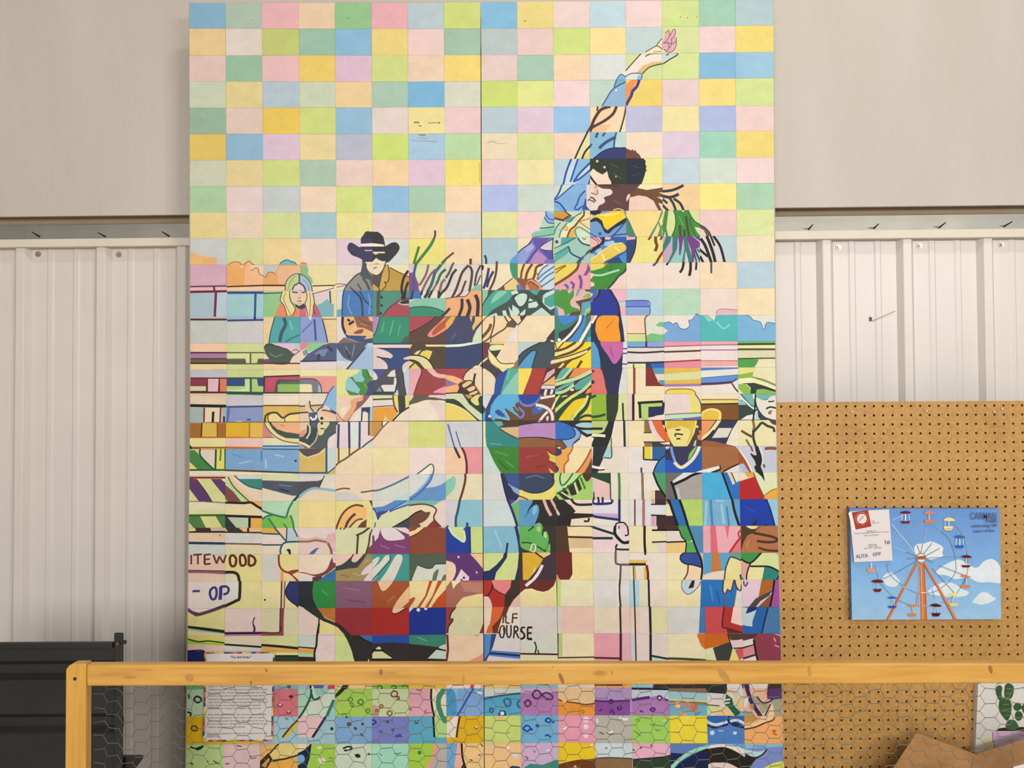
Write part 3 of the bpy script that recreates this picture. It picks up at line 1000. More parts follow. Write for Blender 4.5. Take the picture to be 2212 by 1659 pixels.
d8dca0 62,61 97,61 97,76 91,76 90,68 62,68
5c5840 62,69 90,69 91,76 62,76
5c5040 109,69 118,69 118,76 107,76
/4c5c2c:3 97.5,61 97.5,76
/4c5c2c:2.5 62,76.5 118,76.5
[1 14
c8d08c 61,85 118,85 118,98 61,98
b0cc80 61,98 118,98 118,121 61,121
2c4878 62,99 89,99 89,110 62,110
2c4878 107,98 118,98 118,110 109,110
d0dca0 90,100 96,100 96,118 63,118 63,116 90,114
/1c5c5c:4 98,99 98,121
/1c4c48:6 62,120 118,121
/1c4c48:3 62,98 118,98
[1 15
c8c4c8 61,123 118,123 118,140 61,140
8c98c4 61,141 118,141 118,165 61,165
/3c4478:3.5 62,141 118,140
/5c68a8:5 65,143 63,163
d0c8c0 74,163 82,161 88,165 74,165
/404878:3 92,160 98,160
[2 13
e8d4a0 116,44 172,44 172,77 116,77
f0cca4 116,76 172,76 172,87 116,87
6c5070 116,70 128,69 131,76 116,76
44584c~ 118,53 121,48 128,47 135,50 145,52 155,56 165,63 160,68 154,77 132,77 126,70 120,61
/2c3c34:2.5 118,53 121,48 128,47 135,50 145,52 155,56 165,63
/6c8474:2.5 126,60 134,66 146,62
e0b8d0 130,45 161,44 164,52 158,58 152,54 142,51
a8c8d8 161,44 172,44 172,56 164,52
e0c0c0~ 158,58 163,52 168,54 172,57 168,63 163,62
e8d0c4 155,77 160,66 168,60 172,58 172,77
/4c3838:1.5 155,76 160,66 168,60 172,57
/604050:1.5 160,57 166,55 170,59
/3c2818:2.5 116,76 172,76
/4c5c2c:2 116,60 120,61
[3 13
e08890 170,43 188,43 180,54 170,58
8ccc90 186,45 190,43 216,43 205,49 195,55 185,59 181,54
4c587c 183,62 195,55 207,48 218,45 226,46 226,73 173,73
7484a8 192,62 200,56 214,54 208,66
/2c3450:5 200,62 198,72
/2c3450:5 212,50 220,58
80948c 175,58 182,54 184,62 177,65
ecd8b0 170,60 177,66 172,71 170,71
e4d4d4 170,74 226,73 226,87 170,87
/2c3450:3 172,73 226,72
[2 14
e4dca4 116,85 172,85 172,95 116,95
c04c60 116,96 172,95 172,121 116,121
/3c2028:3 116,96 172,94
4c4850 139,100 172,101 172,107 142,106 139,120 133,120 136,103
90b860 138,108 142,106 172,107 172,120 138,120
506c50 142,103 172,102 172,107 140,107
/2c2c34:4 118,97 117,120
e8d8c0 116,121 172,121 172,126 116,126
/283028:3 116,120 172,120
[3 14
e8e0a8 170,84 226,84 226,95 170,95
e89c90 170,95 226,95 226,112 214,120 203,120 203,108 195,100 188,99 170,99
807888 170,99 188,99 195,101 201,107 203,115 203,120 190,120 189,108 186,107 170,107
ece4b0 170,107 186,107 189,110 189,120 170,120
98c0d0 199,106 203,113 203,120 198,120
e8dcc8 170,121 216,121 212,126 170,126
/4c4450:2 170,99 188,99 196,101 202,108 204,120
/4c3438:2.5 170,120 214,120
88b8dc 226,108 214,120 212,126 226,126
/3c4c60:2 222,110 214,120 212,126
[2 15
ecdcc8 116,121 172,121 172,139 116,139
dcb858 116,139 172,139 172,165 116,165
/6c5428:3 116,139 172,139
ecd890~ 124,157 130,150 138,152 146,158 152,154 174,152 174,166 126,166
/4c3c38:4 119,164 120,154 128,150 137,150 143,156 148,157 155,152 172,150
/6c5428:2.5 125,164 123,156 127,151
/6c5428:2 148,158 149,163
[3 15
e8dcc8 170,121 214,121 208,139 170,139
d8bc8c 170,140 208,138 204,144 190,148 170,150
/6c5428:3 170,140 208,138
88b8dc 214,120 226,112 226,146 218,145 212,140 206,138 210,130
/3c4c60:2 213,121 210,130 205,139
e8c8a8~ 179,140 182,134 186,133 187,143 191,147 183,149
/3c3c48:2.5 186,132 187,142 192,148
e8ccb0 170,152 184,151 186,165 170,165
/4c3c38:3 170,150 184,149
505878 184,150 197,148 199,157 203,165 186,165
/f0e8d8:4 187,156 190,160 195,158 196,153
e8c4a4~ 199,146 205,142 214,144 226,152 226,158 208,155 200,151
e8ccb0~ 198,155 206,156 226,160 220,164 204,165
/40343c:2.5 197,148 200,144 206,140
/40343c:2.5 204,146 214,147 226,152
404c70 216,144 226,148 226,152 218,148
o302c20 204,158,2.5
> 720 675 1.44665
[3 12-13
[4 12
e0d4d0 3,6 14,6 14,20 16,36 8,46 3,46
e8b478 14,6 30,6 34,15 34,20 27,26 34,22 45,23 54,27 56,32 60,35 60,38 48,40 46,39 51,35 35,34 22,33 17,25
905c40 30,6 52,6 60,10 60,31 54,27 45,23 35,22 34,16
/6c4430:2 38,8 46,14 56,18
/b48060:2 40,16 50,20
e8b88c 52,6 60,6 60,14 54,12
/1c2430:4.5 21,10 25,13
/1c2430:5 23,18 31,13
8c4c40~ 30,31 37,26 45,25 43,31 35,32
344c78 15,28 22,34 50,35 46,40 60,38 60,46 50,46 36,43 20,38
/1c2030:5 14,6 14,20 18,31
7c6860 6,46 16,37 30,42 52,46
[5 12
a88cbc 58,6 71,6 68,14 63,30 58,34
2c8c6c 70,6 114,6 114,46 61,46 61,33 65,25 68,14
/58b090:2.5 76,14 72,30
/58b090:2.5 90,12 84,34
/58b090:2 100,18 96,36
3c5c4c 100,46 106,37 114,33 114,46
/403048:1.8 70,6 68,14 63,30 60,34
[6 12
583c30 112,6 168,6 168,47 112,47
a84450 112,6 152,6 145,13 125,25 112,30
e88c84~ 172,4 155,18 143,30 141,35 148,37 160,31 172,22
b45428~ 170,9 155,20 147,31 150,34 159,28 170,18
/2c1c18:1.8 152,6 145,13 125,25 112,31
[7 12
3c4060 166,6 222,6 222,47 166,47
e8a84c 166,6 183,6 178,16 170,25 166,26
8c6c30 166,7 176,6 166,18
e8b868 212,6 222,6 222,12 214,20 209,27 207,22 211,14
e8ac80 203,6 208,6 206,14
d0dcb8 222,16 214,26 209,37 207,47 222,46
/5c648c:2 176,40 184,30
[4 13
dcd4d4 3,72 28,73 20,86 3,86
4c5464 5,46 52,45 46,52 38,64 28,73 20,70 15,67 10,60 3,50
/7884a0:2.5 18,50 24,62
/7884a0:2.5 32,48 28,66
/2c3040:3 20,56 24,68
a0bcd8 48,52 60,52 60,86 22,86 33,70
a8bcd8 3,54 16,69 3,71
c0ccd0 51,45 60,46 60,53 52,51
/3c4458:3.5 48,52 38,64 20,85
[5 13
2c4478 58,45 114,45 114,86 58,86
e8d0c8 58,48 114,48 114,53 58,53
/1c2038:2 58,53.6 114,53.6
e0c8c4~ 56,55 72,55 84,60 89,65 84,69 72,67 66,66 74,71 80,77 81,84 77,88 66,87 56,84
/1c2850:2.5 65,66 74,68 84,69
e0c8c4~ 105,68 116,65 116,70 106,70
e0c8c4~ 103,86 104,78 109,74 116,72 116,80 110,86
[6 13
4c3c28 112,45 168,45 168,86 112,86
e8d490 137,48 168,48 168,51 139,51
e8d8a0 112,48 118,48 114,54 112,54
e0cc60 128,64 133,58 140,56 148,58 145,66 143,70
e0d4a0 120,62 125,58 131,56 126,63
e0cc60 112,86 122,76 132,86
e0d4a0 112,82 112,72 120,75
e0d4a0~ 110,65 125,65 136,68 144,74 152,88 138,88 130,76 122,71 110,69
/2c2010:2.5 112,71 122,72 130,78 137,86
/2c2010:2.5 112,64 126,64 138,68 146,76 151,86
[7 13
2c3c64 166,45 222,45 222,86 166,86
/e8e8e0:5 166,50 190,49 207,46 224,43
ecdcb4~ 206,87 213,79 222,82 222,88
/e8dc98:3 217,80 222,74
[4 14
e4e090 3,90 10,85 41,85 38,90 25,94 18,102 17,113 17,124 3,124
c8dce0 41,84 60,84 60,100 41,90
90c4cc~ 18,110 20,100 26,95 36,106 40,115 38,122 28,121 19,118
90c4cc~ 28,95 36,91 40,85 43,85 43,94 47,100 44,104 36,104 30,101
448840 43,84 51,85 53,95 60,103 52,107 52,115 48,124 40,124 38,121 40,115 33,106 25,97 29,96 33,103 44,104 47,100 43,94
448840~ 20,115 26,118 38,121 36,124 24,123
b4d4c4~ 50,84 62,87 62,100 54,93
3c4878~ 50,107 54,104 62,102 62,126 46,126 52,115
/28483c:2 51,86 54,95 60,100
/88b058:2 46,106 50,112
[5 14
4c4c58 58,84 114,84 114,125 58,125
3c5090 58,86 76,85 72,92 67,100 60,98
e0d8d0~ 56,85 64,92 66,98 63,101 56,98
e0dcd0 80,95 86,88 92,85 93,96 84,96
e0dcd0 71,110 74,108 90,108 91,97 94,98 95,110 91,118 76,118
6090b8 64,118 69,111 73,119
484450 93,84 103,84 105,105 108,125 98,125 96,105
c0ccd4 105,90 110,84 114,84 114,125 109,125 106,105
e0dcd0 103,84 110,84 105,92
c8ccd0 90,122 96,115 98,125
/2c3848:5 58,120 76,120 91,121
/2c2c34:2.5 97,98 92,120
/2c2c34:2 104,90 106,108 109,124
[6 14
983c3c 112,84 168,84 168,124 112,124
e8a8b0 112,84 131,84 131,93 126,105 120,123 112,125
/6c2428:2.5 132,84 131,93 126,105 120,123
e8b4b0~ 138,82 148,83 156,91 170,93 170,98 155,97 146,92
e898b0~ 149,119 160,113 170,110 170,120 155,120
[7 14
a83c3c 166,83 205,82 196,92 192,100 166,92
ecd4b0 194,100 198,90 207,83 213,80 222,84 222,124 214,112 208,104
f0b47c 166,93 180,95 192,100 194,103 186,107 166,99
8870a0 166,100 186,107 166,111
f0b070 166,112 185,107 188,112 186,120 166,121
e8dcc8 166,121 192,121 195,124 166,124
382038 188,106 193,102 190,110 198,116 205,122 192,121 185,119 188,113
e8c48c~ 191,108 200,102 206,102 208,105 200,111 194,113
e8c48c~ 198,114 208,109 213,111 211,116 203,119
e8c48c~ 201,121 214,116 217,119 210,124 203,125
/2c2420:2 191,108 200,102 206,102 208,105 200,111 194,113 191,108
/2c2420:2 198,114 208,109 213,111 211,116 203,119 198,114
/2c2420:2 201,121 214,116 217,119 210,124
/241c18:4 212,91 210,100 210,108
/2c2420:2 193,101 197,91 206,83 213,80
/3c1c1c:2.5 166,121 186,120 203,122
[4 15
e4dcd0 56,125 60,123 60,141 43,142 41,164 24,164 35,150 50,132
8c6060 44,123 56,123 50,131 43,139 30,150 22,163 16,164 33,143 35,134 44,131
e8d0b4 3,123 45,123 44,129 35,133 33,143 25,156 18,164 3,164 5,152
e8a884 34,127 44,125 44,130 35,134 34,142 28,152 18,163 12,162 22,148 27,140 24,133
f0dcc0~ 10,145 18,139 22,144 14,155
d0a078 3,152 10,160 14,164 3,164
/8c5840:1.6 5,150 11,158 18,163
2c3868 42,142 56,141 54,164 52,164 52,150 46,147 43,164 41,164
a0c8dc 55,141 60,141 60,164 54,164
ece0c8 44,148 51,152 52,164 43,164
[5 15
e0d8cc 58,123 98,123 96,164 58,164
dce088 58,125 88,124 88,129 58,129
/2c3458:3 58,130 89,129
/4c4c58:2 58,141 90,139
e8a030 58,142 91,141 96,149 88,162 80,160 76,152 76,164 58,164
e8c890 76,153 84,163 76,164
e4d868 89,124 97,123 97,149 92,138
383838 96,123 107,123 108,143 98,150
e8dcc8 88,164 100,150 114,141 114,164
e4d868 107,123 114,123 114,140 109,142
/6c2c30:3 89,124 91,139 96,149
/241c18:3 88,163 100,150 114,141
[6 15
5c5444 112,122 168,122 168,140 112,142
e0c8c0 112,122 121,122 117,130 112,134
e0c8c8 145,122 168,121 168,130 152,127 141,126
ecdcc8~ 108,166 112,141 125,135 137,131 150,131 170,135 170,166
e4ccc0 142,133 150,141 157,154 158,164 168,164 168,135 152,132
[7 15
183c30 166,121 222,121 222,164 166,164
d0d8b0 166,121 193,122 203,137 222,152 222,162 217,160 200,145 188,133 180,129 166,129
e8d068 166,135 180,138 195,145 205,153 216,164 166,164
/f0e4a0:2 166,135 180,138 195,145 205,153 216,164
c89050 194,121 206,122 207,127 202,129
e8d47c~ 205,130 212,124 220,121 216,130 218,137 214,139 208,135
e0d4a0 213,122 222,122 222,124 216,126
> 1040 675 1.44665
[8 12
ecd0a4 0,4 56,4 56,46 0,46
b4d4c4 8,4 28,4 24,6 12,7
5c5048 38,16 46,10 53,17 50,23 42,22 36,22
/5c3c20:3 34,5 38,12 40,16 35,24 24,31 14,38
/5c3c20:3 19,5 19,16 16,28 12,38 0,46
/6c4420:6 14,17 12,24 6,32 0,38
/5c3c20:3 41,5 46,10 53,18
/a06c38:2.5 0,16 6,8 12,4
e8d8d4 35,46 48,25 56,18 56,46
e8dcb8 50,11 58,4 62,10 54,17
/5c3c20:2 14,38 14,46
[8-9 12
ecd8b4 55,19 66,4 110,3 114,8 108,20 98,32 88,45 55,45
/4c3428:2.5 67,4 60,13 54,19
4c2c34 57,3 67,3 60,14 58,9
4c2c34 110,23 97,39 93,46 110,46
/f0e8d8:3 94,42 97,40
/f0e8d8:3 103,42 108,43
[10 11-12
ecd8b4 108,3 114,8 109,20
[8 13
643440 0,44 14,44 12,54 10,64 0,74
483838 0,70 9,66 14,76 25,86 0,86
/f0dca8:3.5 0,75 9,68
906c54 42,86 50,77 57,70 57,86
343430 10,55 31,56 23,69
f0c080 13,44 37,44 34,48 12,48
/4c3418:2.5 12,48.5 34,48.5
e0e4b0~ 12,54 15,49 33,49 30,55 15,57
ecd4b0 36,44 57,44 57,67 48,77 30,77 22,68
f0e0a0 10,54 14,60 22,69 30,77 49,77 49,80 38,86 32,89 27,84 15,76 11,68
/4c3828:2 22,68 30,76 48,76
[9 13
b8ccc8 54,44 90,44 75,51 62,59 54,68
3c4c54 110,44 110,86 75,86 82,58 72,58 54,73 54,67 62,60 75,51 88,44
/1c2830:2.5 90,44 75,51 62,59 54,68
5098c8 54,86 56,80 66,66 76,57 82,58 80,65 75,86
/1c3040:2.5 55,80 66,66 76,57 82,58 79,70 75,84
604030 102,76 110,76 110,86 98,86
e8d4c8 104,72 110,70 110,76 103,77
[8 14
3c3840 0,83 30,83 33,89 25,93 21,101 14,92
50a890 38,85 42,83 56,82 56,124 26,124 34,102
20489c 21,100 26,93 35,86 39,86 34,102 28,124 16,124 20,108
88c4b4 56,87 56,124 29,124 35,113 50,93
f0e0a0 24,82 40,83 32,89
ead4b4~ -4,82 8,86 16,92 21,99 20,107 16,126 -4,126
/7cc8b0:2 42,88 38,100
[9 14
4c3028 54,83 110,83 110,124 54,124
f0d858 54,83 76,83 73,93 61,124 54,124
a83830 77,83 97,83 94,94 86,124 62,124 73,94
/682420:2 97,84 94,94 86,122
e0a8b4 98,90 110,83 110,89 98,100 92,104
e8b068 92,107 110,94 110,108 90,108
d8d0d8 90,109 110,109 110,114 89,114
3c2850 88,114 110,114 110,124 86,124
/f0e0b0:5 97,115 94,124
/f0e0b0:5 106,115 103,124
[8 15
58acd8 0,121 57,121 57,164 0,164
e0d8cc 0,121 18,121 10,140 0,146
c8d8dc 2,125 14,122 8,138
2c3c80 17,121 28,121 20,130 14,140 12,155 20,164 5,164 6,145
6c4428 20,157 30,158 42,160 34,147 36,143 45,149 57,157 57,164 20,164
6c4428 52,134 57,136 57,148 50,140
6c4428 46,141 49,141 57,150 57,154 50,148
/88ccec:2 34,146 42,160 30,158 20,157
2c4c90~ 20,148 25,145 30,148 36,156 26,154
oe8e0d0 12,155,2
402c24 0,135 6,144 4,150 0,150
[9 15
6c4028 54,121 111,121 111,164 54,164
/6080d0:5 56,126 58,133 65,139 76,138 84,131 87,122
2c3c98~ 57,120 86,120 84,130 76,136 65,137 58,131
/6088d0:4 54,141 62,148 63,153 59,157 54,155
4060a8~ 75,146 82,140 94,144 88,149 78,153
/6c98dc:4 84,144 90,143
/e8e0d8:6 81,138 92,140 102,146 106,155 106,164
/e8e0d8:5 86,164 92,155 99,148
/e8e0d8:4 105,145 112,130 116,122
/e8e0d8:5 88,128 111,124
/e8e0d8:4 99,155 98,164
/e8e0d8:4 94,124 97,121
[10 12
308070 108,4 164,4 164,46 108,46
4080c8~ 116,4 142,4 138,12 128,17 120,17
343434 115,30 132,22 143,12 149,8 145,30 122,46 116,41
4888c8 150,4 156,4 155,18 150,30 142,46 128,46 142,28
406c70 156,4 166,4 166,20 152,46 144,46 152,30 156,18
/f4ece0:5 148,3 146,14 135,30 124,41 117,46
/f4f0e4:6 170,4 162,18 154,32 146,46
/2c2420:2 152,4 150,14 140,29 126,44
58a8c8 156,46 160,36 166,37 166,46
of0ece0 116,41,2.6
[10 13
f0d42c 108,43 165,43 165,85 108,85
/5c4018:5 108,58 122,55 132,50 141,44
/5c4018:5 108,67 130,61 142,55 150,48 153,43
/f0dc90:6 108,64 130,56 142,50 149,43
/f0e4a0:5 108,55 121,43
/5c4018:2.5 112,57 124,43
/5c4018:5 108,76 125,72 140,68 152,62 163,52
/f0dc90:6 108,74 130,68 150,61 158,56
/5c4018:2.5 108,70 130,65 150,58 165,52
5c4018 108,85 108,77 122,75 136,71 128,78 124,85
/5c4018:5 142,85 146,78 150,72
/f0dc90:4 114,85 123,76
/5c4018:2 110,45 112,55
[10 14
4c2818 108,82 165,82 165,124 108,124
60a8a0 110,101 118,88 122,83 132,83 124,95 118,102
b8d898 132,83 138,83 124,99 110,104 110,101 120,98
e88848 139,83 165,82 165,90 148,94 130,98 134,92
50a098 165,92 165,107 156,112 141,116 138,110 142,106 148,101
/c0dca0:7 108,108 130,102 148,96 165,87
/58a898:6 108,119 122,111 138,104
/b0d8a0:6 108,122 125,117 138,108
/b8d898:6 138,124 150,117 158,110 166,102
e88848 155,122 158,115 165,111 165,119
/e8e4c8:4 133,116 138,115
[10 15
24442c 108,121 165,121 165,163 108,163
d8dc70 108,130 116,123 118,123 108,140
e8c81c~ 115,163 122,150 132,138 140,131 157,128 150,142 136,154 132,164
e4cc4c 140,163 152,150 160,135 165,127 165,163
/d8dc70:6 108,149 122,136 135,126 144,121
/d8e080:5 159,124 153,138 142,150 134,163
/24442c:5 138,160 150,150 158,140 162,126
/24442c:5 140,162 155,154 166,155
/d8b850:3 120,126 128,124
/90c8b0:3 134,158 133,164
[11 12
1c2450 163,4 214,4 214,46 163,46
e0d4c8 208,3 220,3 220,46 214,45 212,25
f09820~ 176,6 203,5 205,20 207,44 192,45 177,43 172,32 170,24
f09820 178,5 203,5 206,45 178,45
/a06818:1.5 197,12 186,24
f0a870 163,4 172,4 168,14 163,18
/f4f0e4:4 172,4 165,16
[11 13
20284c 163,43 214,43 214,85 163,85
5098cc 163,44 168,44 174,55 177,70 178,85 163,85
c464a4~ 178,43 211,43 211,58 206,70 198,77 190,66
c464a4 178,43 211,43 208,52 184,53
/9c4880:2 192,50 196,66
e0d8d8 212,43 220,43 220,85 210,85
/283c6c:2.5 211,54 220,54
/283c6c:2.5 211,61 220,61
/283c6c:2.5 210,77 220,77
[11 14
24284c 163,82 212,82 206,124 163,124
d87068~ 160,82 176,82 182,94 185,110 186,126 160,126
d8d4d0 211,82 220,82 220,124 204,124 206,108
o24284c 166,88,2.5
o24284c 166,104,3
/f0ece0:3 163,90 165,88
[11 15
8cb42c 163,121 187,121 187,163 163,163
2c3828 186,121 205,121 204,145 199,163 187,163
d8dca0 205,121 220,121 220,163 199,163 204,145
/182018:3.5 211,135 212,163
/24442c:5 163,127 171,124
/24442c:5 163,156 175,155 185,152
> 1360 675 1.44665
[12 12
f4d0b4 -5,4 28,4 23,9 24,31 -5,31
ccd890 -5,32 24,32 25,44 -5,44
/8c5434:1.6 -5,31.5 24,31.5
/6c3c24:2.5 28,4 23,9 24,30 25,44
74bc7c 39,19 45,14 53,15 53,22 43,21
74bc7c 26,34 32,31 40,32 46,33 53,32 53,44 26,44
[13 12
78a4d4 51,16 60,14 64,18 70,15 73,20 76,24 83,25 88,22 90,18 88,12 93,11 98,5 108,3 108,44 51,44 51,33 57,27 51,23
/4878b0:1.8 51,16 60,14 64,18 70,15 73,20 76,24 83,25 88,22 90,18 88,12 93,11 98,5
2c8070 97,3 103,2 105,5
[14 12
50b4b4 105,3 163,3 163,44 105,44
90c8bc 110,5 118,5 124,12 118,14
e4d8d0 116,3 129,3 126,13 124,10
/8cd4d0:3 130,14 140,24 150,18
[15 12
78b0d4 161,3 172,4 180,6 185,12 195,14 200,26 202,24 205,15 219,17 219,44 161,44
/4880b0:1.8 172,4 180,6 185,12 195,14 200,26 202,24 205,15 219,17
[12 13
70a8cc -5,43 25,43 25,52 -5,52
88a4d4 26,43 53,43 53,52 26,52
/283058:4 25,43 25,52
/283058:2 -5,52 53,52
/2c2430:3.5 -5,59 20,60 53,58
e0e4b0 -5,75 24,75 24,84 -5,84
303868 24,76 31,76 34,84 24,84
3064b0 31,76 53,75 53,84 34,84
/2c2430:3.5 -5,75 24,75 53,74
/4c5c6c:3 6,77 6,84
[13 13
e498a8 51,42 108,42 108,49 51,51
/a05068:2 51,51 108,49
/4c2c2c:3.5 51,59 80,58 108,57
e08c9c 51,75 108,72 108,84 51,84
/a03440:3 51,74 108,71
[14 13
e8a8ac 105,42 163,42 163,48 105,49
/906090:2 105,49 163,48
/906090:2 105,56 163,56
e8a8a0 105,72 163,72 163,84 105,84
/b06868:1.6 105,72 163,72
/f4f0ec:2 105,82 163,81
[15 13
6cb05c 161,42 219,42 219,47 161,47
e4e0a8 161,47 219,47 219,55 161,55
/2c4020:4 161,47.5 219,47
/4c5020:4 161,55 219,55
e4dcb4 187,84 192,70 200,69 219,69 219,84
4c9c48 161,69 193,70 189,78 184,84 161,84
/384820:2.5 161,69 219,68
[12 14
7c2c2c 24,82 34,82 38,93 43,104 50,107 53,110 24,110
4c98c4 34,82 53,82 53,92 38,92
f0d0b8 38,93 53,93 53,100 42,100
4c98c4 43,101 53,101 53,108 46,107
/7c3018:4.5 7,81 7,122
/e0b888:1.5 9,82 9,122
[13 14
e0b44c 51,81 108,81 108,88 51,92
d4d89c 51,92 108,89 108,99 51,102
e0b44c 51,102 108,99 108,107 51,107
a478a8 51,107 108,106 108,110 51,111
e8d058 54,123 58,115 93,115 99,123
/a08028:2.5 54,122 58,115 93,115 99,123
[14 14
5080c0 105,82 163,82 163,84 105,87
e4e0d8 105,88 163,85 163,92 105,98
6090cc 105,98 163,93 163,100 152,105 105,107
/4c3060:5 105,107 130,106 153,104
/4c3060:2.5 152,105 160,99
/4c3060:3 153,106 158,114 163,119
/5070a8:1.5 105,98 163,93
[15 14
e0dc88 161,83 188,81 185,89 161,92
8cb440 161,93 185,89 183,97 161,99
e4dcb4 187,81 219,81 219,108 200,101 184,96
/7c9838:4 183,97 200,101 219,109
ece8b8 161,99 186,98 205,106 219,112 219,118 200,109 186,105 161,108
2c3c34 165,106 186,105 200,109 219,116 219,120 200,115 190,115 188,123 180,123 181,112 175,107
8cb848 161,107 172,107 180,112 181,123 172,123 161,112
8cb848 188,123 190,115 200,114 219,119 219,123
[12 15
e4c8c8 -5,121 4,121 4,162 -5,162
/1c1814:5 5.5,121 5.5,162
b0d070 17,136 49,135 47,141 28,141 28,162 18,162
20284c 28,141 48,140 49,134 53,134 51,153 28,157
e8d4d0 28,159 40,154 53,152 53,162 28,162
/18181c:5 12,135 50,133
/18181c:5 15,135 16,158
[13 15
e4d0cc 54,121 90,121 90,152 52,153 50,140 51,130
e4d87c 90,121 98,121 104,130 107,140 107,152 90,152
e8dcc8 97,121 109,121 109,130 104,130
7060a0 51,160 90,157 108,155 108,162 51,162
e0d8e0 56,161 80,159 78,162
c0dcc0 51,154 75,152 108,151 108,155 90,157 51,160
/6c7c5c:2 51,153 75,151 108,150
/4c3c4c:2 98,122 104,130 107,140 107,152
[14 15
e8d47c 105,131 164,130 164,137 105,137
7c5020 105,137 164,136 164,162 105,162
/a07830:2.5 105,130 164,130
/3c2c18:3 105,137 164,136
f0dc80~ 104,164 107,150 116,144 125,143 134,146 137,152 133,164
e4bc44~ 106,164 109,152 116,147 125,146 133,149 133,156 128,164
[15 15
344040 161,121 219,121 219,162 161,162
d8dcd0 161,121 166,123 172,131 161,131
90c0b8 161,131 170,132 174,138 161,138
70b0a8 166,121 184,121 186,130 188,142 180,137
e0e4d8 161,121 164,121 172,130 182,140 190,143 186,146 176,138 166,128
70b0a8 188,121 219,121 219,130 212,125 206,129 200,131 189,128
e4dcd0~ 189,127 198,131 206,130 211,125 222,127 222,158 208,158 200,154 193,145 190,137
e4dcd0 184,121 188,121 188,130 184,128
e0e0d8 163,162 175,154 184,152 184,162
c0d8d4~ 187,150 191,146 192,156 197,163 187,163
/2c2c2c:3.5 204,144 210,141 219,143
/2c2c2c:2.5 207,133 212,133 216,132
/8c5830:3 213,147 209,148 208,151 212,150
/1c2424:3 188,122 187,140 186,150 184,162
> 400 900 1.44665
[0 16
d0904c 5,9 62,9 62,50 5,50
a06828 6,10 24,10 24,30 6,30
d8b450 26,10 47,10 47,30 25,30
a06828 48,10 62,10 62,30 48,30
/402010:2.5 25,9 24,31
/8c4418:2 48,9 48,31
e4d898 5,31 62,31 62,46 10,46 5,38
8c5830 10,46 23,46 23,50 10,50
d8a040 24,46 47,46 47,50 24,50
/a06020:2.5 5,31 62,31
/8c5020:2.5 10,46 62,46
1c1814 4,38 11,47 8,51 4,51
[1 16
e0b028 60,10 95,10 95,30 60,30
e0b850 97,10 116,10 116,31 97,31
/c07020:3 96,9 96,32
/c06c18:3 60,31 116,32
e8c4b8 59,32 116,32 116,46 59,45
/c86820:4 59,46 116,47
/804818:2 60,9 60,30
[2 16
d08880 114,9 122,9 125,20 131,31 114,31
e0dcb8 114,31 135,31 142,36 155,39 171,41 171,44 114,43
/8c4840:1.8 114,31 133,31
90b8dc 114,45 171,45 171,50 114,50
/3c6898:3 114,44 171,44
ecb084 126,8 171,8 171,27 150,24 138,19 130,13
405048 123,8 128,8 131,13 138,19 150,23 171,26 171,33 150,32 138,26 130,18
e8d898 118,8 124,8 130,18 138,26 150,32 171,34 171,39 150,37 138,31 130,25 122,16
/6c5438:2 118,8 122,17 130,26 138,32 150,37 171,40
/d88048:2 142,12 148,14
[3 16
4c5c58 197,8 226,8 226,24 212,32 211,46 205,49 184,49 195,38 199,28
e8c8a4 168,8 186,8 184,13 182,22 176,30 168,30
e09080 168,25 180,18 178,28 172,31 168,31
384850 182,12 188,14 188,17 199,16 199,22 195,33 186,45 168,38 168,31 177,30 181,24
505878 187,8 199,8 199,13 188,14
/e8dca0:3 184,12 186,15 186,24 181,33
e0d8a0~ 199,9 215,8 213,15 208,20 206,26 200,28 198,20
/303838:2.5 202,18 208,18
o402820 204,10,2
/d8a898:3 199,20 195,35 186,45
b09898 169,40 180,46 169,49
/e8d8b0:5 168,38 178,41 186,46
e8d8d4 226,24 226,49 212,49 212,33
/2c4860:2 226,22 213,33 212,49
[0 17
e0ccc0 23,48 46,48 46,80 23,80
d8d070 14,48 23,48 23,58
448040 5,50 14,50 30,66 43,80 20,80 5,66
e0d868 5,67 19,79 5,80
dcd868 46,47 60,47 60,81 46,81
/1c5c28:4 46,47 45,81
/1c5c28:3.5 23,47 23,59 44,80
/5c7c20:3.5 53,48 53,56 52,66
/1c5c28:4 60,47 60,82
/1c5c28:4.5 5,80 62,80
e4d4c0 5,81 62,81 62,89 5,89
d89850 25,47 45,47 45,49 25,49
[1 17
7ca4cc 60,48 116,48 116,81 60,81
/6890c4:3 70,56 84,60
/a0c0dc:3 80,70 100,66
ecdcb0 59,81 116,82 116,89 59,89
/4c3c34:3.5 59,80 116,82
/5080b0:2.5 114,50 114,66
[2 17
80a8d0 114,48 171,48 171,84 114,83
/a8c8e4:3 134,57 148,60
/a8c8e4:3 120,64 121,78
e4e4b4 114,83 171,85 171,89 114,89
/3c3848:3.5 114,82 171,84
/305878:2 114,48.5 171,49
o203058 165,66,1.8
[3 17
d8b868 168,49 210,48 210,84 168,84
544c54 168,48 208,47 200,54 195,56 189,58 182,60 176,57 171,52
/e8d8a0:2 170,52 176,58 182,61 189,59 200,55 208,49
c8d4d4 212,47 226,47 226,76 212,85
/305878:4 211,46 211,84
/305878:3.5 168,84 212,84
/305878:2.5 212,85 226,74
e0d8d4 168,85 226,86 226,89 168,89
[0 18
d4d490 5,90 62,90 62,129 5,129
e0d4b0 5,86 62,87 62,91 5,91
5c3868 5,92 17,93 30,110 40,127 21,127 5,106
5c3868 38,93 54,93 62,100 62,122 50,108
/8c2c24:4 5,91 62,91
/402030:2 17,94 30,111 40,127
/6c2c24:2 5,127 40,127
ecdcb8 54,94 62,93 62,100
[1 18
c8d8d0 59,87 116,87 116,94 59,94
3c8478 76,93 116,93 116,109 100,106 86,100
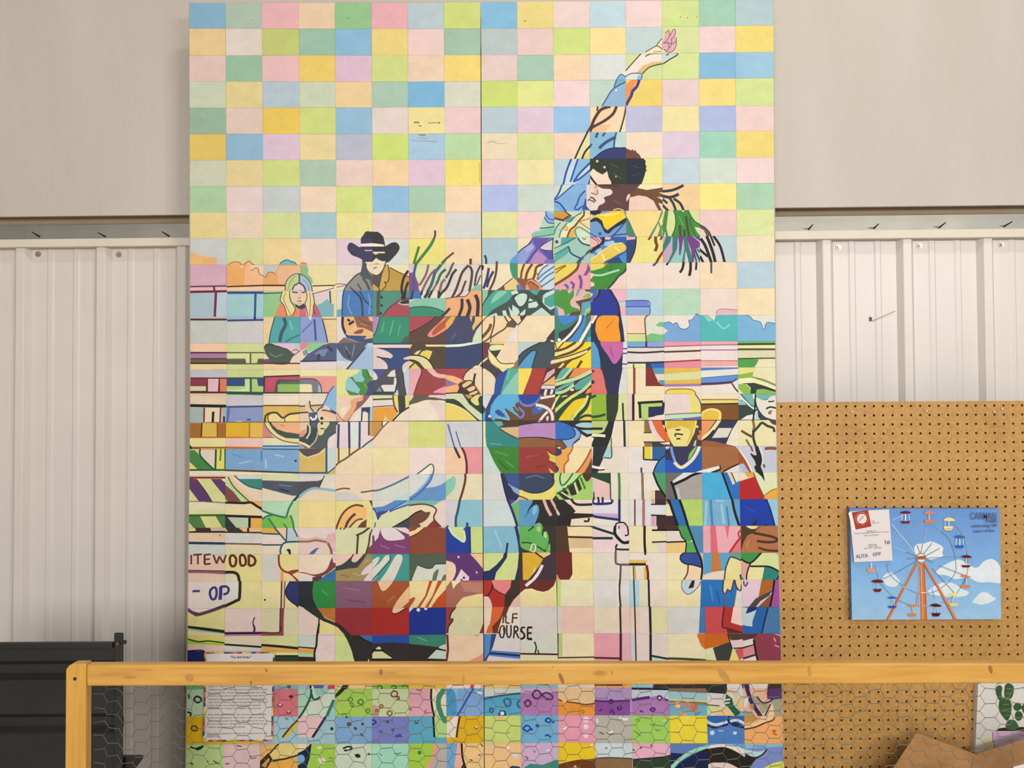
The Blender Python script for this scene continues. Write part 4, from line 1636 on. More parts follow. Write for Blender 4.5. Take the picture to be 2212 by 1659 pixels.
7c4840 59,101 72,112 84,127 65,129 59,121
d8d490 59,122 66,129 59,129
c0d888 59,93 65,93 72,104 85,117 94,126 99,129 88,129 75,114 59,99
e8d0b8 65,87 74,87 85,98 95,104 116,109 116,129 97,129 85,113 72,98
/f0c49c:6 68,90 77,103 92,118 102,128
/3c5c28:2.5 64,90 72,104 85,117 96,127
/2c5c50:2.5 72,86 80,94 95,104 116,109
[2 18
d8dcb0 114,87 171,87 171,97 114,95
4c5464 114,95 171,97 171,118 160,118 140,113 114,106
/6c7890:2.5 140,102 160,104
/2c3040:3 140,108 155,112
e4d8c0 114,107 130,112 150,117 166,119 160,129 114,129
/2c3c48:5 170,117 160,128
[3 18
e0d4d0 168,86 208,86 205,93 198,96 168,96
e0d8c4 208,86 226,86 226,112 200,107
4c4c50 168,97 198,96 204,94 208,88 203,100 200,107 190,109 178,114 168,121
e8d4b4 168,128 168,123 182,113 195,109 226,112 226,128
/88b8d0:5 168,122 180,112 192,107 205,108 226,111
/2c3c48:2 208,88 203,99 200,106
[0 19
e4d8b8 5,127 62,128 62,147 5,147
d8d89c 5,138 62,138 62,147 5,147
4c7840 5,148 22,148 32,168 14,168 5,157
d4d488 23,148 44,148 57,168 32,168
4c7840 45,148 62,148 62,168 57,168
d4d488 5,159 13,168 5,168
/2c5c20:4 5,147.5 62,147
/3c8c48:2 30,127 62,129
[1 19
e4d4a8 59,130 98,130 116,141 116,150 59,149
f0b068 98,126 116,126 116,138
/241810:5 59,128 88,129 98,128 106,133 116,139
303030 59,149 64,149 78,168 59,168
b8c8a8 63,150 95,151 95,168 78,168
/181410:5 96,150 96,168
e8a84c 98,150 116,151 116,168 98,168
/181410:5 59,148 116,150
[2 19
b4d8b8 114,127 162,127 154,140 150,151 140,149 114,141
dce0b8 114,141 130,146 120,152 114,153
68b450 114,153 123,151 136,168 114,168
c0d89c 160,127 171,127 171,168 162,168 160,155 157,148 151,150
88c450 123,151 130,147 150,152 157,148 160,156 162,168 135,168
/2c7c60:4 114,140 130,146 150,151
/2c7c60:4 161,127 155,137 151,151
/2c7c60:4 114,153 124,148 131,147
/2c7c60:3.5 124,151 136,168
/2c7c60:3.5 157,147 161,158 162,168
/2c7c60:3 147,160 153,168
> 720 900 1.44665
[4 16
d8dccc 40,48 60,33 60,48
dce0d8 24,8 39,8 39,48 24,48
c8a060 53,7 60,7 60,30 53,28
/343c68:4.5 8,11 7,48
/343c68:4.5 23.5,7 24,48
/343c68:4 39.5,7 39,48
/302c34:3 53,7 53,28
/4c4c60:3 41,48 50,40 60,33
383c48 0,8 8,8 4,14 0,22
[5 16
c89448 57,7 74,7 74,14 66,24 62,30 57,28
f0e8d0 74,7 83,7 74,15
/6c5430:2.5 83,7 73,17 65,27 58,35
/5c3c20:2.5 73,7 73,15
[7 16
/4c6890:3 171,11 175,25 181,46
/4c6890:2.5 183,22 186,32 190,45
[4 17
e8dca8 2,46 42,46 24,59 8,69 2,74
/6c5430:3.5 8,46 8,69
/6c5430:3.5 24,46 24,58
/6c5430:3.5 43,45 30,54 18,63 8,69 0,77
[6 17
f4ece0 125,87 137,77 145,71 148,72 150,80 148,87
/e8dc90:2.5 146,73 146,84
/5c6c60:3 125,86 137,77 145,71 149,73 150,80 148,87
[7 17
f0c8a4 166,45 192,45 198,62 199,86 166,86
/5c201c:4.5 191,45 196,55 199,70 199,86
/3c2850:5 181,45 185,54 189,62
[4 18
d4d0cc 3,114 30,114 42,122 45,127 3,127
/6c5430:3 3,110 15,107 25,108
/6c5430:3 41,113 50,112 60,110
[5 18
d4d8cc 57,111 75,107 90,100 114,89 114,127 57,127
b8dcd0 85,124 100,119 114,112 114,122 98,126
/487480:3.5 57,111 70,109 90,101 114,89
[6 18
e4d4c8 112,85 126,85 112,92
d0d0d8 146,85 170,84 170,99 155,103 136,107 144,97
d4d8d4 112,91 126,85 148,85 142,95 132,107 112,121
6494c8 112,127 122,117 134,107 150,105 160,102 170,96 170,122 160,127
/5c90c8:6 147,85 143,96 133,108 122,117 112,124
/3c64a0:2.5 149,85 145,96 135,108 124,118 112,126
/a0c0e0:2.5 144,88 138,98 126,110
[7 18
dcd8bc 166,84 196,84 197,100 190,127 166,127
8cc8b0~ 164,100 175,92 180,89 183,94 182,103 176,113 164,121
/6c2418:4.5 197,84 197,95 193,112 188,127
[4 19
f0bc74~ 3,168 10,152 18,140 28,133 38,133 48,135 50,150 45,153 35,154 28,160 22,168
/7c3820:4 4,167 12,148 22,137 34,132 45,134
/5c3030:5 18,167 21,158 27,150 33,145
/6c5030:3.5 23,167 28,161 36,154 44,153
6c4030 34,168 42,158 50,153 49,168
7c4c48 53,124 60,124 60,137
/6c2c24:2 54,125 60,137
[5 19
d8dcac 57,124 114,124 114,168 57,168
e0d8cc 57,125 95,125 80,133 57,136
5888c4 57,136 75,134 92,125 110,125 98,132 83,140 68,144 62,139
3c4890 65,142 83,140 78,144 72,147 67,154 66,146
88b8d0~ 83,142 98,132 116,122 116,131 95,137 86,142
/304c80:2.5 84,142 96,137 114,131
/304c80:3 57,136 63,141 67,154
/4c5cb8:2.5 84,140 98,132 114,123
3c4454 88,168 114,151 114,168
/1c2420:3 88,166 114,151
/5c6c6c:2.5 63,158 61,168
[6 19
e8d0c8 112,124 170,124 170,168 112,168
70b8b0 112,125 164,124 155,130 148,134 135,131 112,133
8c3028 136,168 150,154 160,164 170,168
e8d8b0 112,133 125,131 138,131 150,135 154,140 150,152 140,163 136,168 112,168
6c4434~ 110,153 122,144 132,140 138,143 145,142 142,150 135,157 128,160 131,163 124,168 110,168
/5c3020:3 112,133 125,131 138,131 150,135 154,140 150,152 162,166
/1c1410:2.5 112,152 122,144 132,140
[7 19
8cc0d0 188,124 222,124 222,166 184,166 185,142
/1c6060:5 189,124 186,140 183,152 183,166
/205080:5 200,158 200,168
/205080:4 168,166 172,163
> 1040 900 1.44665
[8 16
e4e0b4 0,6 8,6 8,47 0,47
2c8480 6,6 30,6 34,12 26,17 38,25 57,34 57,47 8,47 6,30
60a89c 18,7 30,7 33,12 25,15
/58a8a4:2.5 12,40 30,42
4c3420 20,5 57,5 57,15 32,16 26,17 33,12 30,7
d4b484 26,17 57,15 57,34 40,26
/402c1c:2 26,17 40,26 57,34
[9 16
3c2820 55,5 112,5 112,12 80,12 55,16
b488bc 55,14 66,12 80,10 112,9 112,35 95,32 55,32
8c5c30 55,33 95,32 112,35 112,47 55,47
/3c2414:2.5 55,32 80,31 96,32 112,35
/e8e0d8:4 86,5 86,8
/e8e0d8:4 98,5 98,7
/e8e0d8:4 106,5 106,7
[10 16
202020 110,5 166,5 166,30 158,30 148,26 138,16 125,11 110,10
ecdcc0 148,25 157,31 166,28 166,47 135,47 138,41 147,34
8cacd4 134,14 142,18 148,24 147,31 140,37 137,41 136,47 128,47 118,35 130,34 139,31 140,22
2c6cbc~ 106,9 128,11 136,16 140,24 138,30 128,34 106,35
/1c3c80:2.5 128,11 136,16 140,24 138,30 128,34 112,34
/304c78:2 142,18 148,24 147,31 140,37 137,41 136,47
a4ccd4~ 140,13 150,9 167,10 167,16 150,16
a4ccd4 148,20 166,20 166,25 158,26
7c4c34 110,35 119,35 128,48 119,48 110,42
/2c1c14:2 119,35 128,47
[11 16
202020 164,5 202,5 196,28 190,38 187,47 167,47 164,34
e8dcc8 199,5 221,5 221,47 187,47 194,30
b8cc74~ 162,5 188,4 185,18 180,24 162,25
/202020:5 164,18 181,18
/c0d878:4 164,22 180,22
/f0e4cc:5.5 162,28 176,28 185,29
/20301c:4.5 213,5 214,45
c8d8a8 188,47 191,38 194,34 194,47
/28402c:2 194,32 194,47
f4ecd8 162,30 168,32 164,42 162,42
[8 17
c4d8d0 0,45 9,45 18,66 30,86 0,86
38802c 9,45 57,45 57,86 30,86 18,66
/50a040:3 20,52 40,58
/50a040:3 36,66 48,76
/286420:3 24,64 40,80
[9 17
983430 55,45 112,45 112,86 55,86
/b04c40:2.5 66,60 84,58
/802820:2.5 80,76 98,72
d8c854 97,49 104,55 112,58 112,71 101,66 102,60
d8c854 100,76 108,83 112,86 104,86
/441818:1.8 97,49 104,55 112,58
/441818:1.8 101,66 112,71
[10 17
f0dcac 110,45 166,45 166,86 110,86
e8a858~ 106,58 117,58 121,50 128,44 137,44 133,55 130,60 130,66 124,72 124,88 110,88 115,75 106,70
303850~ 106,46 118,48 120,54 116,58 106,58
303850~ 106,70 115,76 114,82 106,85
7c4c34~ 112,44 128,44 124,49 118,49
e89850 166,46 166,60 158,75 152,86 139,86 150,72 158,60
5c3c30 166,58 166,86 152,86 160,72
/c06024:3 137,44 133,54 129,58 130,65 124,72 124,86
/a85020:3 164,48 157,62 148,76 139,86
oe8e4d8 116,46,2
[11 17
242834 167,45 190,45 183,60 176,75 173,86 164,86 166,65
a8d0c8 188,45 194,45 194,61 181,61
/2c5070:2.5 194,45 194,61 183,61
/f4ecd8:5 160,73 172,76 184,77
/24201c:2.5 166,80 176,80 184,79
[8 18
202850 28,84 36,84 40,101 57,118 52,126 39,126 34,108
34508c 33,84 57,84 57,109 47,106 40,100
8cacd0 42,102 57,109 57,118 48,112
/101838:2.5 29,85 34,108 39,126
[9 18
e8d870 55,84 112,84 112,126 55,126
34405c~ 50,82 104,82 108,92 108,100 102,107 90,113 75,114 62,110 50,106
/5c6c90:2.5 66,92 80,88 94,92
/1c2440:2 104,84 108,92 108,100 102,107 90,113 75,114 62,110
e8a870 55,118 66,123 70,126 55,126
34302c 104,126 112,116 112,126
/2c2018:2 55,118 66,122 72,126
[10 18
a4cc68 110,84 166,84 166,126 110,126
c4dc98 110,84 151,84 142,94 130,104 113,115 110,114
34302c 110,116 118,126 110,126
483028 150,84 166,84 166,88 160,96 156,97 152,90
302820 127,104 138,97 142,112 143,116 134,118 130,108
302820 140,94 144,91 150,108 146,112 142,102
302820 114,115 122,111 140,126 126,126
/302820:5 122,107 129,116
/d0e0a8:3 118,112 134,122
/d0e0a8:3 138,97 144,116
/1c6c34:3 119,84 117,92 120,103 128,97 137,84
/1c6c34:3 149,86 138,98 125,108 112,115
/2c7838:3.5 148,91 155,108
[11 18
20482c 164,84 193,83 193,101 180,96 164,90
e4c0b8 164,90 178,97 192,101 193,126 168,126 164,118
/203424:2.5 192,84 193,126
/4c8040:5 205,82 206,100 206,126
/241c20:4 167,112 168,126
/241c20:4 174,120 175,126
/241c20:4 181,120 181,126
b0d0a0 164,92 167,94 167,120 164,124
[8 19
70b070 45,131 57,124 57,166 53,162 48,145
5c3880 38,124 54,124 44,131
/1c2c60:5 39,124 43,133 50,152 54,166
[9 19
282420 55,124 112,124 112,166 55,166
5c98c4~ 50,122 76,124 70,138 68,145 74,136 82,131 86,136 85,147 80,160 78,170 50,170
84bcdc~ 76,138 82,132 83,140 78,148
/e0b0a8:6 93,124 98,137 104,148
/e0b0a8:5 104,124 109,133 112,139
80b0a0~ 76,168 82,160 88,159 93,168
/3870a0:2 64,150 72,142
[10 19
e8d8c0 110,123 166,123 166,166 110,166
24201c 110,123 122,123 132,132 139,142 135,150 132,166 110,166
e8d4cc 145,125 166,123 166,131 142,130
/24201c:5 134,123 142,131 166,131
24201c 136,144 166,145 166,150 155,151 134,153
/24201c:4 153,156 160,156 160,151
/d8c8c0:5 108,135 112,140 116,147
/24201c:2.5 132,132 140,142
[11 19
e0d8e0 164,131 206,130 206,153 164,149
ece0e8 168,124 194,123 193,130 166,131
c0a8d0 167,144 204,145 205,152 168,148
/282860:5 167,123 168,130 194,129 194,123
/282860:4.5 175,123 175,130
/282860:4.5 181,123 181,130
/282860:5 206,123 206,157
/282860:5 166,145 168,149 206,154
e8d0d0~ 200,168 201,159 208,158 214,159 219,168
/241c28:3 200,166 201,160 208,158 214,159 218,166
> 1370 900 1.44665
[12 16
8c6c48 15,6 23,6 27,18 26,24 15,24
907850 15,38 27,38 27,46 15,46
44342c 27,38 48,38 48,46 27,46
e8d0d0 20,0 27,3 32,20 40,33 49,39 49,43 40,40 30,30 24,18
e06838~ 26,2 41,3 42,12 48,20 52,30 53,40 45,36 36,26 30,15
2c2420 41,4 49,4 49,14 42,12
/3c2c24:2 14,24 26,24
/40281c:2.5 14,38 46,38
ecd080 42,12 49,18 49,22 45,18
[13 16
4c3c30 44,4 103,4 103,46 44,46
e06838 44,20 50,24 53,38 46,36
f0e0b0 46,38 53,38 53,42 46,41
e07850 94,28 103,25 103,36 95,34
e8d888~ 48,0 90,0 91,20 86,32 77,46 62,46 54,36 49,22
d8b83c 48,5 91,4 90,16 80,17 70,14 60,17 49,19
d8bc48 80,17 90,12 86,30 76,45 82,30 84,22
oe8d890 94,15,2
/2c2418:3 62,19 65,20 69,19
/2c2418:3 62,30 61,26 67,26 73,27
/2c2418:3 63,33 69,33
a8c8d0 88,44 90,37 93,34 92,44
d07048 96,20 103,22 103,26 97,25
[14 16
343450 100,4 158,4 158,46 100,46
e89860 100,5 123,4 116,14 108,24 100,34
/f0dc9c:7 128,4 118,18 108,28 96,39
d8d4c0 126,17 146,17 139,31 116,32
e8dcc8 158,2 158,46 137,41 146,20 155,6
9c5c3c 100,35 120,37 136,41 152,46 100,46
/141018:2.5 119,20 110,30 102,36
[15 16
/806838:5 177,5 179,14 178,22
/3c3020:5 178,20 178,32 182,46
/3c3828:5 179,22 186,14 191,9 199,14 208,17 209,23
/5c5030:5 160,21 168,26 178,31
/787040:4 167,34 174,46
4c4434 200,4 215,4 215,14 206,11
e0e4dc 158,3 170,2 160,6
[12 17
e8d038 15,44 25,44 25,63 15,63
2c6094 27,44 48,44 48,57 37,65 27,64
2c74bc 48,58 48,85 28,85 32,74 38,66
/1c2430:3 14,64 37,65
/1c2430:3 14,44 14,64
/1c2430:2.5 28,85 32,74 38,65 48,57
/2c4468:3.5 10.5,76 11,85
[13 17
1c54b0 46,44 103,44 103,85 46,85
343050 46,50 53,45 60,66 46,64
343454 53,44 94,44 85,60 75,70 70,74 62,67 57,55
e0d0c8 46,44 54,44 49,51
90c048 80,66 82,56 88,48 94,43 91,50 86,59
/6ca0dc:5 55,44 57,55 61,67
/f0e0b8:6.5 60,68 70,76 84,67 93,55 98,43
e8e4d8 86,85 103,79 103,85
/141c38:2 46,58 50,48
[14 17
a06840 100,44 152,44 158,52 158,71 140,77 132,83 129,74 118,77 100,81
c0c8d8 151,44 158,44 158,53
e8e4dc 100,80 128,73 128,79 115,85 100,85
e0dcd4 131,85 145,77 158,71 158,85
a06840 128,78 132,80 132,85 118,85
/1c1814:4 128,79 115,84
/1c1814:3 128,73 129,79
/1c1814:2.5 133,82 146,75 158,70
[15 17
a4502c 156,50 165,62 173,78 176,85 170,85 165,72 156,71
b0b8dc 156,71 163,70 173,85 162,85
/ece4e0:3 153,44 160,54 168,66 176,82
20201c 180,44 185,44 190,58 191,66 189,75 193,85 183,85 179,75 182,72 180,66 174,57 173,54 180,58 183,57 181,50
/e8e0e0:2 187,44 192,60 190,75
/8c4c3c:6 195,48 203,47 215,48
/6c5048:4 193,71 195,76
/8c4c3c:3.5 174,44 177,52
[12 18
4c9c6c 28,83 48,83 48,120 36,103
e8d090 25,110 30,110 30,124 24,124
4c3434 31,110 39,110 46,120 48,124 31,124
/181410:4 28,83 36,103 48,121
/8c6c54:5 12,83 13,124
[13 18
6c6864 46,83 74,83 58,95 57,104 63,125 46,125
e0dcd8 57,97 65,90 75,83 103,83 75,96 59,103
a8a09c 61,104 80,95 103,84 103,125 66,125
c4bcb8 62,106 66,106 70,125 66,125
/100c0c:5.5 57,102 75,94 88,87 103,82
/100c0c:5 55,97 58,104 64,125
4c9c6c 44,83 47,83 47,118
[14 18
48acd8 101,83 130,83 136,100 145,125 101,125
2c70b8 131,83 140,83 148,102 158,96 158,125 146,125 138,102
e4dcd0 139,82 158,82 158,95 150,99 147,102
e0c8b8 138,82 145,83 150,95 148,102
/1c1814:2 145,83 150,95 152,99
/181c30:4 131,83 138,102 146,125
[15 18
e8dcc0 156,82 165,83 170,91 156,96
e8a43c 164,83 178,83 181,89 170,91
b42428 156,97 181,89 187,105 195,125 156,125
e8a840 194,118 205,110 215,107 215,125 195,125
/a87820:2 194,118 205,110 215,107
/6c5420:2 178,84 187,105 195,122
20201c 182,82 192,82 194,90 195,97 190,89
/e8e8d8:1.5 195,84 197,97
[12 19
/b06c74:5.5 14,122 14,166
d8a0b0 25,123 30,123 30,130 26,130
40242c 31,123 48,122 48,131 31,131
d8a4bc 25,148 32,148 32,166 25,166
40242c 33,148 48,148 48,166 33,166
/20181c:2.5 25,131 47,131
/20181c:3 25,147 48,148
/8c2c30:3 1,123 1,166
[13 19
e8dcb4 46,122 60,122 60,148 46,148
40242c 46,122 52,122 54,130 46,131
c88c50 47,124 52,131 46,131
40242c 46,148 58,148 64,166 46,166
2c6cb0 53,122 67,122 75,145 81,166 64,166 58,142
b4d068 69,122 103,122 103,166 82,166 76,144
/141418:5 51,122 57,140 66,166
/141418:5 67,122 74,142 81,166
[14 19
78b0d0 101,122 158,122 158,166 101,166
/98c8dc:5 108,126 106,162
/4888b8:5 114,124 115,140 117,166
/98c8dc:5 130,130 134,160
/4888b8:4 138,134 140,150 142,166
/a0cce0:4 122,126 134,126
5c9cc8 147,122 158,122 158,160 152,146
/1c1c28:5 146,122 150,142 158,166
[15 19
1c3ca4 156,122 197,122 204,140 211,166 156,166
98c8e0 197,122 216,122 216,166 211,166 204,140
2c2c30 171,166 184,152 182,166
2c2c30 188,166 198,159 199,166
/2c4cb8:3 164,134 180,142
/14244c:2.5 197,122 204,140 211,166
> 400 1125 1.44665
[0 20
d8d490 3,9 14,9 17,17 3,17
3c2820 3,16 16,15 14,9 37,9 39,15 61,15 61,18 3,18
c8b8a0 38,9 61,9 61,15 41,15
e0c4a4 3,18 61,18 61,33 3,33
c8ccc4 3,35 61,35 61,52 3,52
/1c3458:5 3,33 61,34
o302018 52,22,1
[1 20
e8b884 58,9 116,9 116,18 58,18
303030 59,9 78,9 89,18 65,18
/181410:4 94,9 94,18
/3c2418:3.5 58,17 116,18
d0d0cc 58,18 116,19 116,35 58,34
dcd0ac 58,35 116,35 116,52 58,52
/6c4c28:3 58,34 116,35
[2 20
e4d4cc 113,9 171,9 171,52 113,52
e0d4bc 113,37 145,37 145,52 113,52
d8b048 113,9 136,9 140,19 113,18
ecc898 135,9 153,9 151,31
b8c8cc 153,9 162,9 168,24 171,32 152,32
e0dcb4~ 145,37 151,33 174,30 174,54 142,54 142,44
/2c5060:3 113,19 141,20
/2c5060:3 132,9 140,18 151,31
/2c5060:2.5 152,10 151,31
/2c5060:3 113,36 145,36
/2c5068:3.5 171,31 151,32 145,36 142,44 143,52
/2c6858:3 161,9 168,24
101820~ 151,44 154,42 157,43 158,51 155,50 154,46
[3 20
e4c8c0 167,32 185,33 197,31 210,33 216,40 218,52 167,52
e0b0b0 167,22 180,27 195,24 210,27 213,20 226,18 226,36 214,34 195,31 180,32 167,31
e4b8bc 213,34 226,30 226,52 218,52
/907050:4 167,31 185,31 195,29 212,32
/7c6848:5 213,33 218,44 219,52
4c64a8 183,52 188,46 195,41 200,40 196,45 193,49
e8d0d4 220,46 226,46 226,52 221,52
[0-1 21
e0c0ac 3,49 61,49 61,92 3,92
[1 21
e0d490 58,49 116,49 116,92 58,92
d8d4b0 58,79 72,79 78,83 80,92 58,92
[0-1 20-21
/5c2c30:3.5 9,51 9,58 9,65
/5c2c30:3.5 12,51 25,50
/5c2c30:3.5 19,51 19,58 19,65
/5c2c30:3.5 28,51 38,50
/5c2c30:4 29,51 29,58 29,65
/5c2c30:3 29,58 37,57
/5c2c30:3.5 29,65 38,64
/5c2c30:3.5 42,51 44.5,57.5 47,64
/5c2c30:3.5 47,64 51,53
/5c2c30:3.5 51,53 57,63
/5c2c30:3.5 57,63 61,51
/5c2c14:5 71,51 67,54 67,63 70,68 75,66 76,56 71,51
/5c2c14:5 86,50 82,53 82,62 84,67 90,65 90,56 86,50
/5c2c14:5 95,51 95,59 95,67
/5c2c14:5 95,51 102,54 105,60 102,66 95,67
[0 21
/8c5c68:6 3,76 30,76 61,78
/503038:2 3,74 61,75
[1 21
/2c2410:6 58,77 72,77 78,80 80,85 81,92
[2 21
d0ccc0 113,49 143,49 143,92 113,92
e8d0a0 145,76 171,76 171,92 145,92
e8a044 143,73 147,76 147,92 142,92
8c3c38 150,76 160,74 171,74 171,92 166,90 160,83
f0d4a0 160,80 171,75 171,90
e4d490~ 141,48 174,48 174,74 160,74 152,76 143,70 140,62
/8c3830:4 140,49 140,62 143,71 152,77 160,75 171,74
[3 21
7c3c3c 167,49 226,49 226,68 212,79 200,85 180,79 167,77
e8d4bc~ 163,46 217,46 216,62 210,74 200,79 190,80 178,77 163,73
e8c8c8 219,49 226,49 226,64 221,62
e0d4cc 167,80 178,80 190,83 192,86 190,91 167,91
54343c 190,84 205,83 200,92 190,92
2c7498 226,70 226,92 196,92 208,82
[0 22
/40387c:4.5 11,106 14,105 22,105
/34347c:5 43,99 38,103 37,110 40,117 45,116 47,108 46,101 43,99
/34347c:7 53,99 53,108 52,118
[0-1 22
/3c3470:5 52,99 61,98 65,102 63,108 57,110
[1 22
d8d4c8 58,90 81,90 81,115 77,119 58,127
[0-1 22
/3c3470:5 52,99 61,98 65,102 63,108 57,110
[1 22
/302420:6 82,90 81,115 77,119 58,128
[0 22-23
/5c3c58:6.5 61,126 40,134 20,140 14,139 3,132
/302838:2 61,125 40,133 20,138 3,131
[0 23
e0d0c4 3,130 61,130 40,132 20,136 10,135
/5c3c58:6.5 61,126 40,134 20,140 14,139 3,132
/1c2c1c:4 3,158 30,161 61,165
a0c090 3,161 30,163 61,167 3,167
[2 22
d8b4a0 144,89 149,89 148,133 143,133
/2c2018:2.5 144,89 143,133
/5c3c2c:2 149,89 148,133
o302818 119,118,1.5
2c3068~ 150,105 154,95 160,88 174,88 174,130 160,122 152,114
/14183c:2.5 171,88 160,88 154,95 150,105 152,114 160,122 171,129
[3 22
242830 167,90 193,90 190,105 193,120 198,133 185,133 175,129 167,126
2c8440 192,89 226,89 226,133 198,133 191,117 190,105
/40a054:3 204,104 214,112
[1 23
/4c2c44:2.5 104,144 101,152 103,160 102,168
[2 23
8c4040 142,130 148,130 146,168 141,168
/4c2020:2 142,130 141,168
[3 23
303028 176,130 198,130 208,145 226,153 226,158 210,152 199,146
b8742c 197,130 226,130 226,152 208,144
e8d890 200,148 212,152 226,158 226,168 199,168
/3c2c28:3 200,146 199,168
> 720 1125 1.44665
[3-4 20-21
[4 20
7c4448 48,52 53,40 60,34 60,52
/4c3828:4 55,9 45,17 34,22
/4c3828:4 37,22 36,35 35,52
/4c3828:3.5 60,11 55,20 53,35 48,51
/e8dca0:2 58,16 55,36
/4c3828:2.5 6,10 3,13
/4c3828:2.5 12,10 10,13
/4c3828:2.5 18,10 15,13
[5 20
7c3c70 57,9 115,9 115,52 57,52
/a05c98:2.5 70,36 84,42
/a05c98:2.5 92,36 108,40
e0d0d4 57,9 71,9 67,25 62,31 61,22 57,21
e0d4d4~ 71,10 86,8 107,25 95,29 80,29 73,22
e0d4d4 88,9 106,9 115,15 115,21 100,15
7c3c70 106,8 115,8 115,14
[6 20
8c4430 112,9 170,9 170,52 112,52
e0b8b4 154,9 170,9 165,11
f0d898 112,17 122,14 128,9 138,9 125,19 112,25
/5c2818:2 112,25 125,19 138,9
[7 20
183c98 167,8 205,8 206,52 167,52
ccdc98~ 172,8 197,7 194,13 197,24 195,32 185,26 177,18
c8d88c 204,8 224,8 224,52 205,52
/e8e8c0:2.5 172,9 178,20 188,28 195,32 197,25 195,14
/102050:2.5 204,8 205,52
[4 21
a08c58 2,50 60,50 60,92 2,92
/887040:2.5 10,80 24,84
/b8a470:2.5 30,78 40,82
/b8a470:2.5 46,62 54,58
383c40 25,50 50,50 43,61 36,70 25,71 2,75 2,67 8,67 20,60
e8c4b4~ -4,48 28,48 20,60 8,67 -4,66
e8c4b4~ 27,59 33,49 45,49 36,60 31,62
e0c8d0~ 41,80 48,70 62,60 62,73 48,80
e0c8d0~ 46,88 55,77 62,72 62,95 48,95
[5 21
40948c 57,50 115,50 115,92 57,92
d8d4c8~ 54,63 66,54 69,56 64,65 54,74
d8d4c4~ 54,77 70,62 78,52 85,52 84,59 75,70 56,93
d8d4c4~ 68,94 80,75 92,54 97,50 103,53 101,65 86,94
/1c5c58:2.5 57,90 75,70 85,58 84,52
[6 21
4c5c48 112,49 170,49 170,92 112,92
d0d4c4 116,92 122,76 126,66 140,71 148,70 152,65 170,64 170,92
60705c~ 147,95 150,78 157,72 156,80 151,95
60705c~ 161,92 164,82 168,80 168,88
/303828:2 126,66 140,71 148,70 152,65 170,64
[7 21
5c3070 167,49 224,49 224,92 167,92
ecccac~ 160,62 178,62 183,70 182,80 176,90 160,94
e8c890 204,49 224,49 224,72 214,60
e4d0d4 180,92 186,82 191,72 203,84 202,91 194,92 192,86 186,92
o284890 195,85,2
od0c8e0 187,54,1.8
od0c8e0 214,77,1.5
[4 22
805870 2,89 60,89 60,132 2,132
/906c80:3 14,100 40,104
/70485c:3 20,118 48,122
[5 22
a05028 57,89 115,89 115,132 57,132
/b86c44:2.5 80,122 92,112
e8c09c~ 68,86 90,86 82,100 74,105 69,98
e8bc90 115,96 115,119 100,132 88,132 95,120 105,107
[6 22
e8d49c 112,88 170,88 170,132 112,132
c04818 170,100 170,132 144,132 155,116
b85030~ 110,121 120,114 122,117 115,128 110,134
b84c1c 144,88 149,88 140,112 128,132 123,132 137,112
b84c1c 157,88 164,88 150,113 140,132 135,132 148,112
/f4e4b0:2 142,112 131,132
[7 22
a46858 167,88 224,88 224,132 167,132
b87c6c 190,92 224,92 224,108 196,106
e8d498 166,88 177,88 166,102
f0dca8 176,88 193,88 184,95 179,102
e8d498~ 184,134 190,118 200,113 228,110 228,134
[4 23
942c34 2,129 60,129 60,168 2,168
34242c 2,151 12,156 24,168 14,168 2,158
e0cc80 2,157 14,168 2,168
[5 23
a42824 57,129 115,129 115,168 57,168
e0c8a0~ 88,136 92,128 108,128 98,136 91,138
/681814:2 88,137 92,139 100,136 110,130
[6 23
14308c 112,129 170,129 170,168 112,168
e0d0e0 112,129 121,129 113,137
oe0d0e0 127,133,2.8
oe0d0e0 138,131,2.5
[7 23
9c3840 167,129 186,129 180,168 167,168
d8d4a8 183,129 224,127 224,168 171,168 172,158 178,148 174,146 175,140
/3c1418:2.5 183,129 176,138 174,147 178,146 178,150 172,158 171,168
942c34 224,152 222,158 218,168 224,168
> 1040 1125 1.44665
[8 20
84b8d0 1,7 52,7 56,30 56,49 1,49
/9cccdc:4 20,14 30,40
/1c2c58:6 51,6 55,25 57,36 58,49
/1c2c58:4 39,33 38,40 37,49
[9 20
343028 56,6 114,6 114,49 56,49
60b058~ 54,6 78,9 86,4 92,10 91,20 96,15 100,22 100,32 94,44 80,36 72,33 54,33
a8d078~ 82,10 88,8 88,16 84,16
c0d898~ 93,17 97,18 97,26 94,24
1c2c58 56,6 57,30 60,49 54,49
70b060~ 58,35 72,33 88,41 96,47 88,50 74,48 62,42
70b060~ 96,46 101,34 103,38 102,48
/1c3c20:2.5 60,33 72,33 88,41 95,46
/1c3c20:2.5 70,15 78,9
/1c3c20:2.5 91,22 92,12
/e8e4d0:2.5 73,45 76,35 81,37 79,46 73,45
/3c2414:2.5 62,43 74,47 90,49
[10 20
4c3420 110,6 128,6 130,30 132,49 110,49
ecd8a8 129,8 162,7 168,10 168,24 130,23
d8bc90 131,26 168,26 168,40 132,41
ecdcb8 132,41 168,41 168,49 132,49
/4c2c14:4 129,24 168,25
/3c2814:2.5 129,8 162,8 168,11
[11 20
e8ccd0 165,30 195,28 200,15 206,28 200,43 165,43
e8c8d0 165,15 190,22 194,25 165,24
/1c3430:5 162,8 180,14 199,20
/1c3430:5 165,26 196,26
/181418:6 201,4 199,18 206,28 213,33 222,31
e8ccd8~ 206,8 212,3 217,6 219,15 220,22 215,29 208,20
/181418:3 205,12 206,5 212,3 217,6 219,15 219,21 214,22
/e0e8e0:4 203,8 203,14
/24342c:4 203,35 201,42 222,43
/24342c:3 201,42 200,49
[8 21
ccd88c 1,46 58,46 58,90 1,90
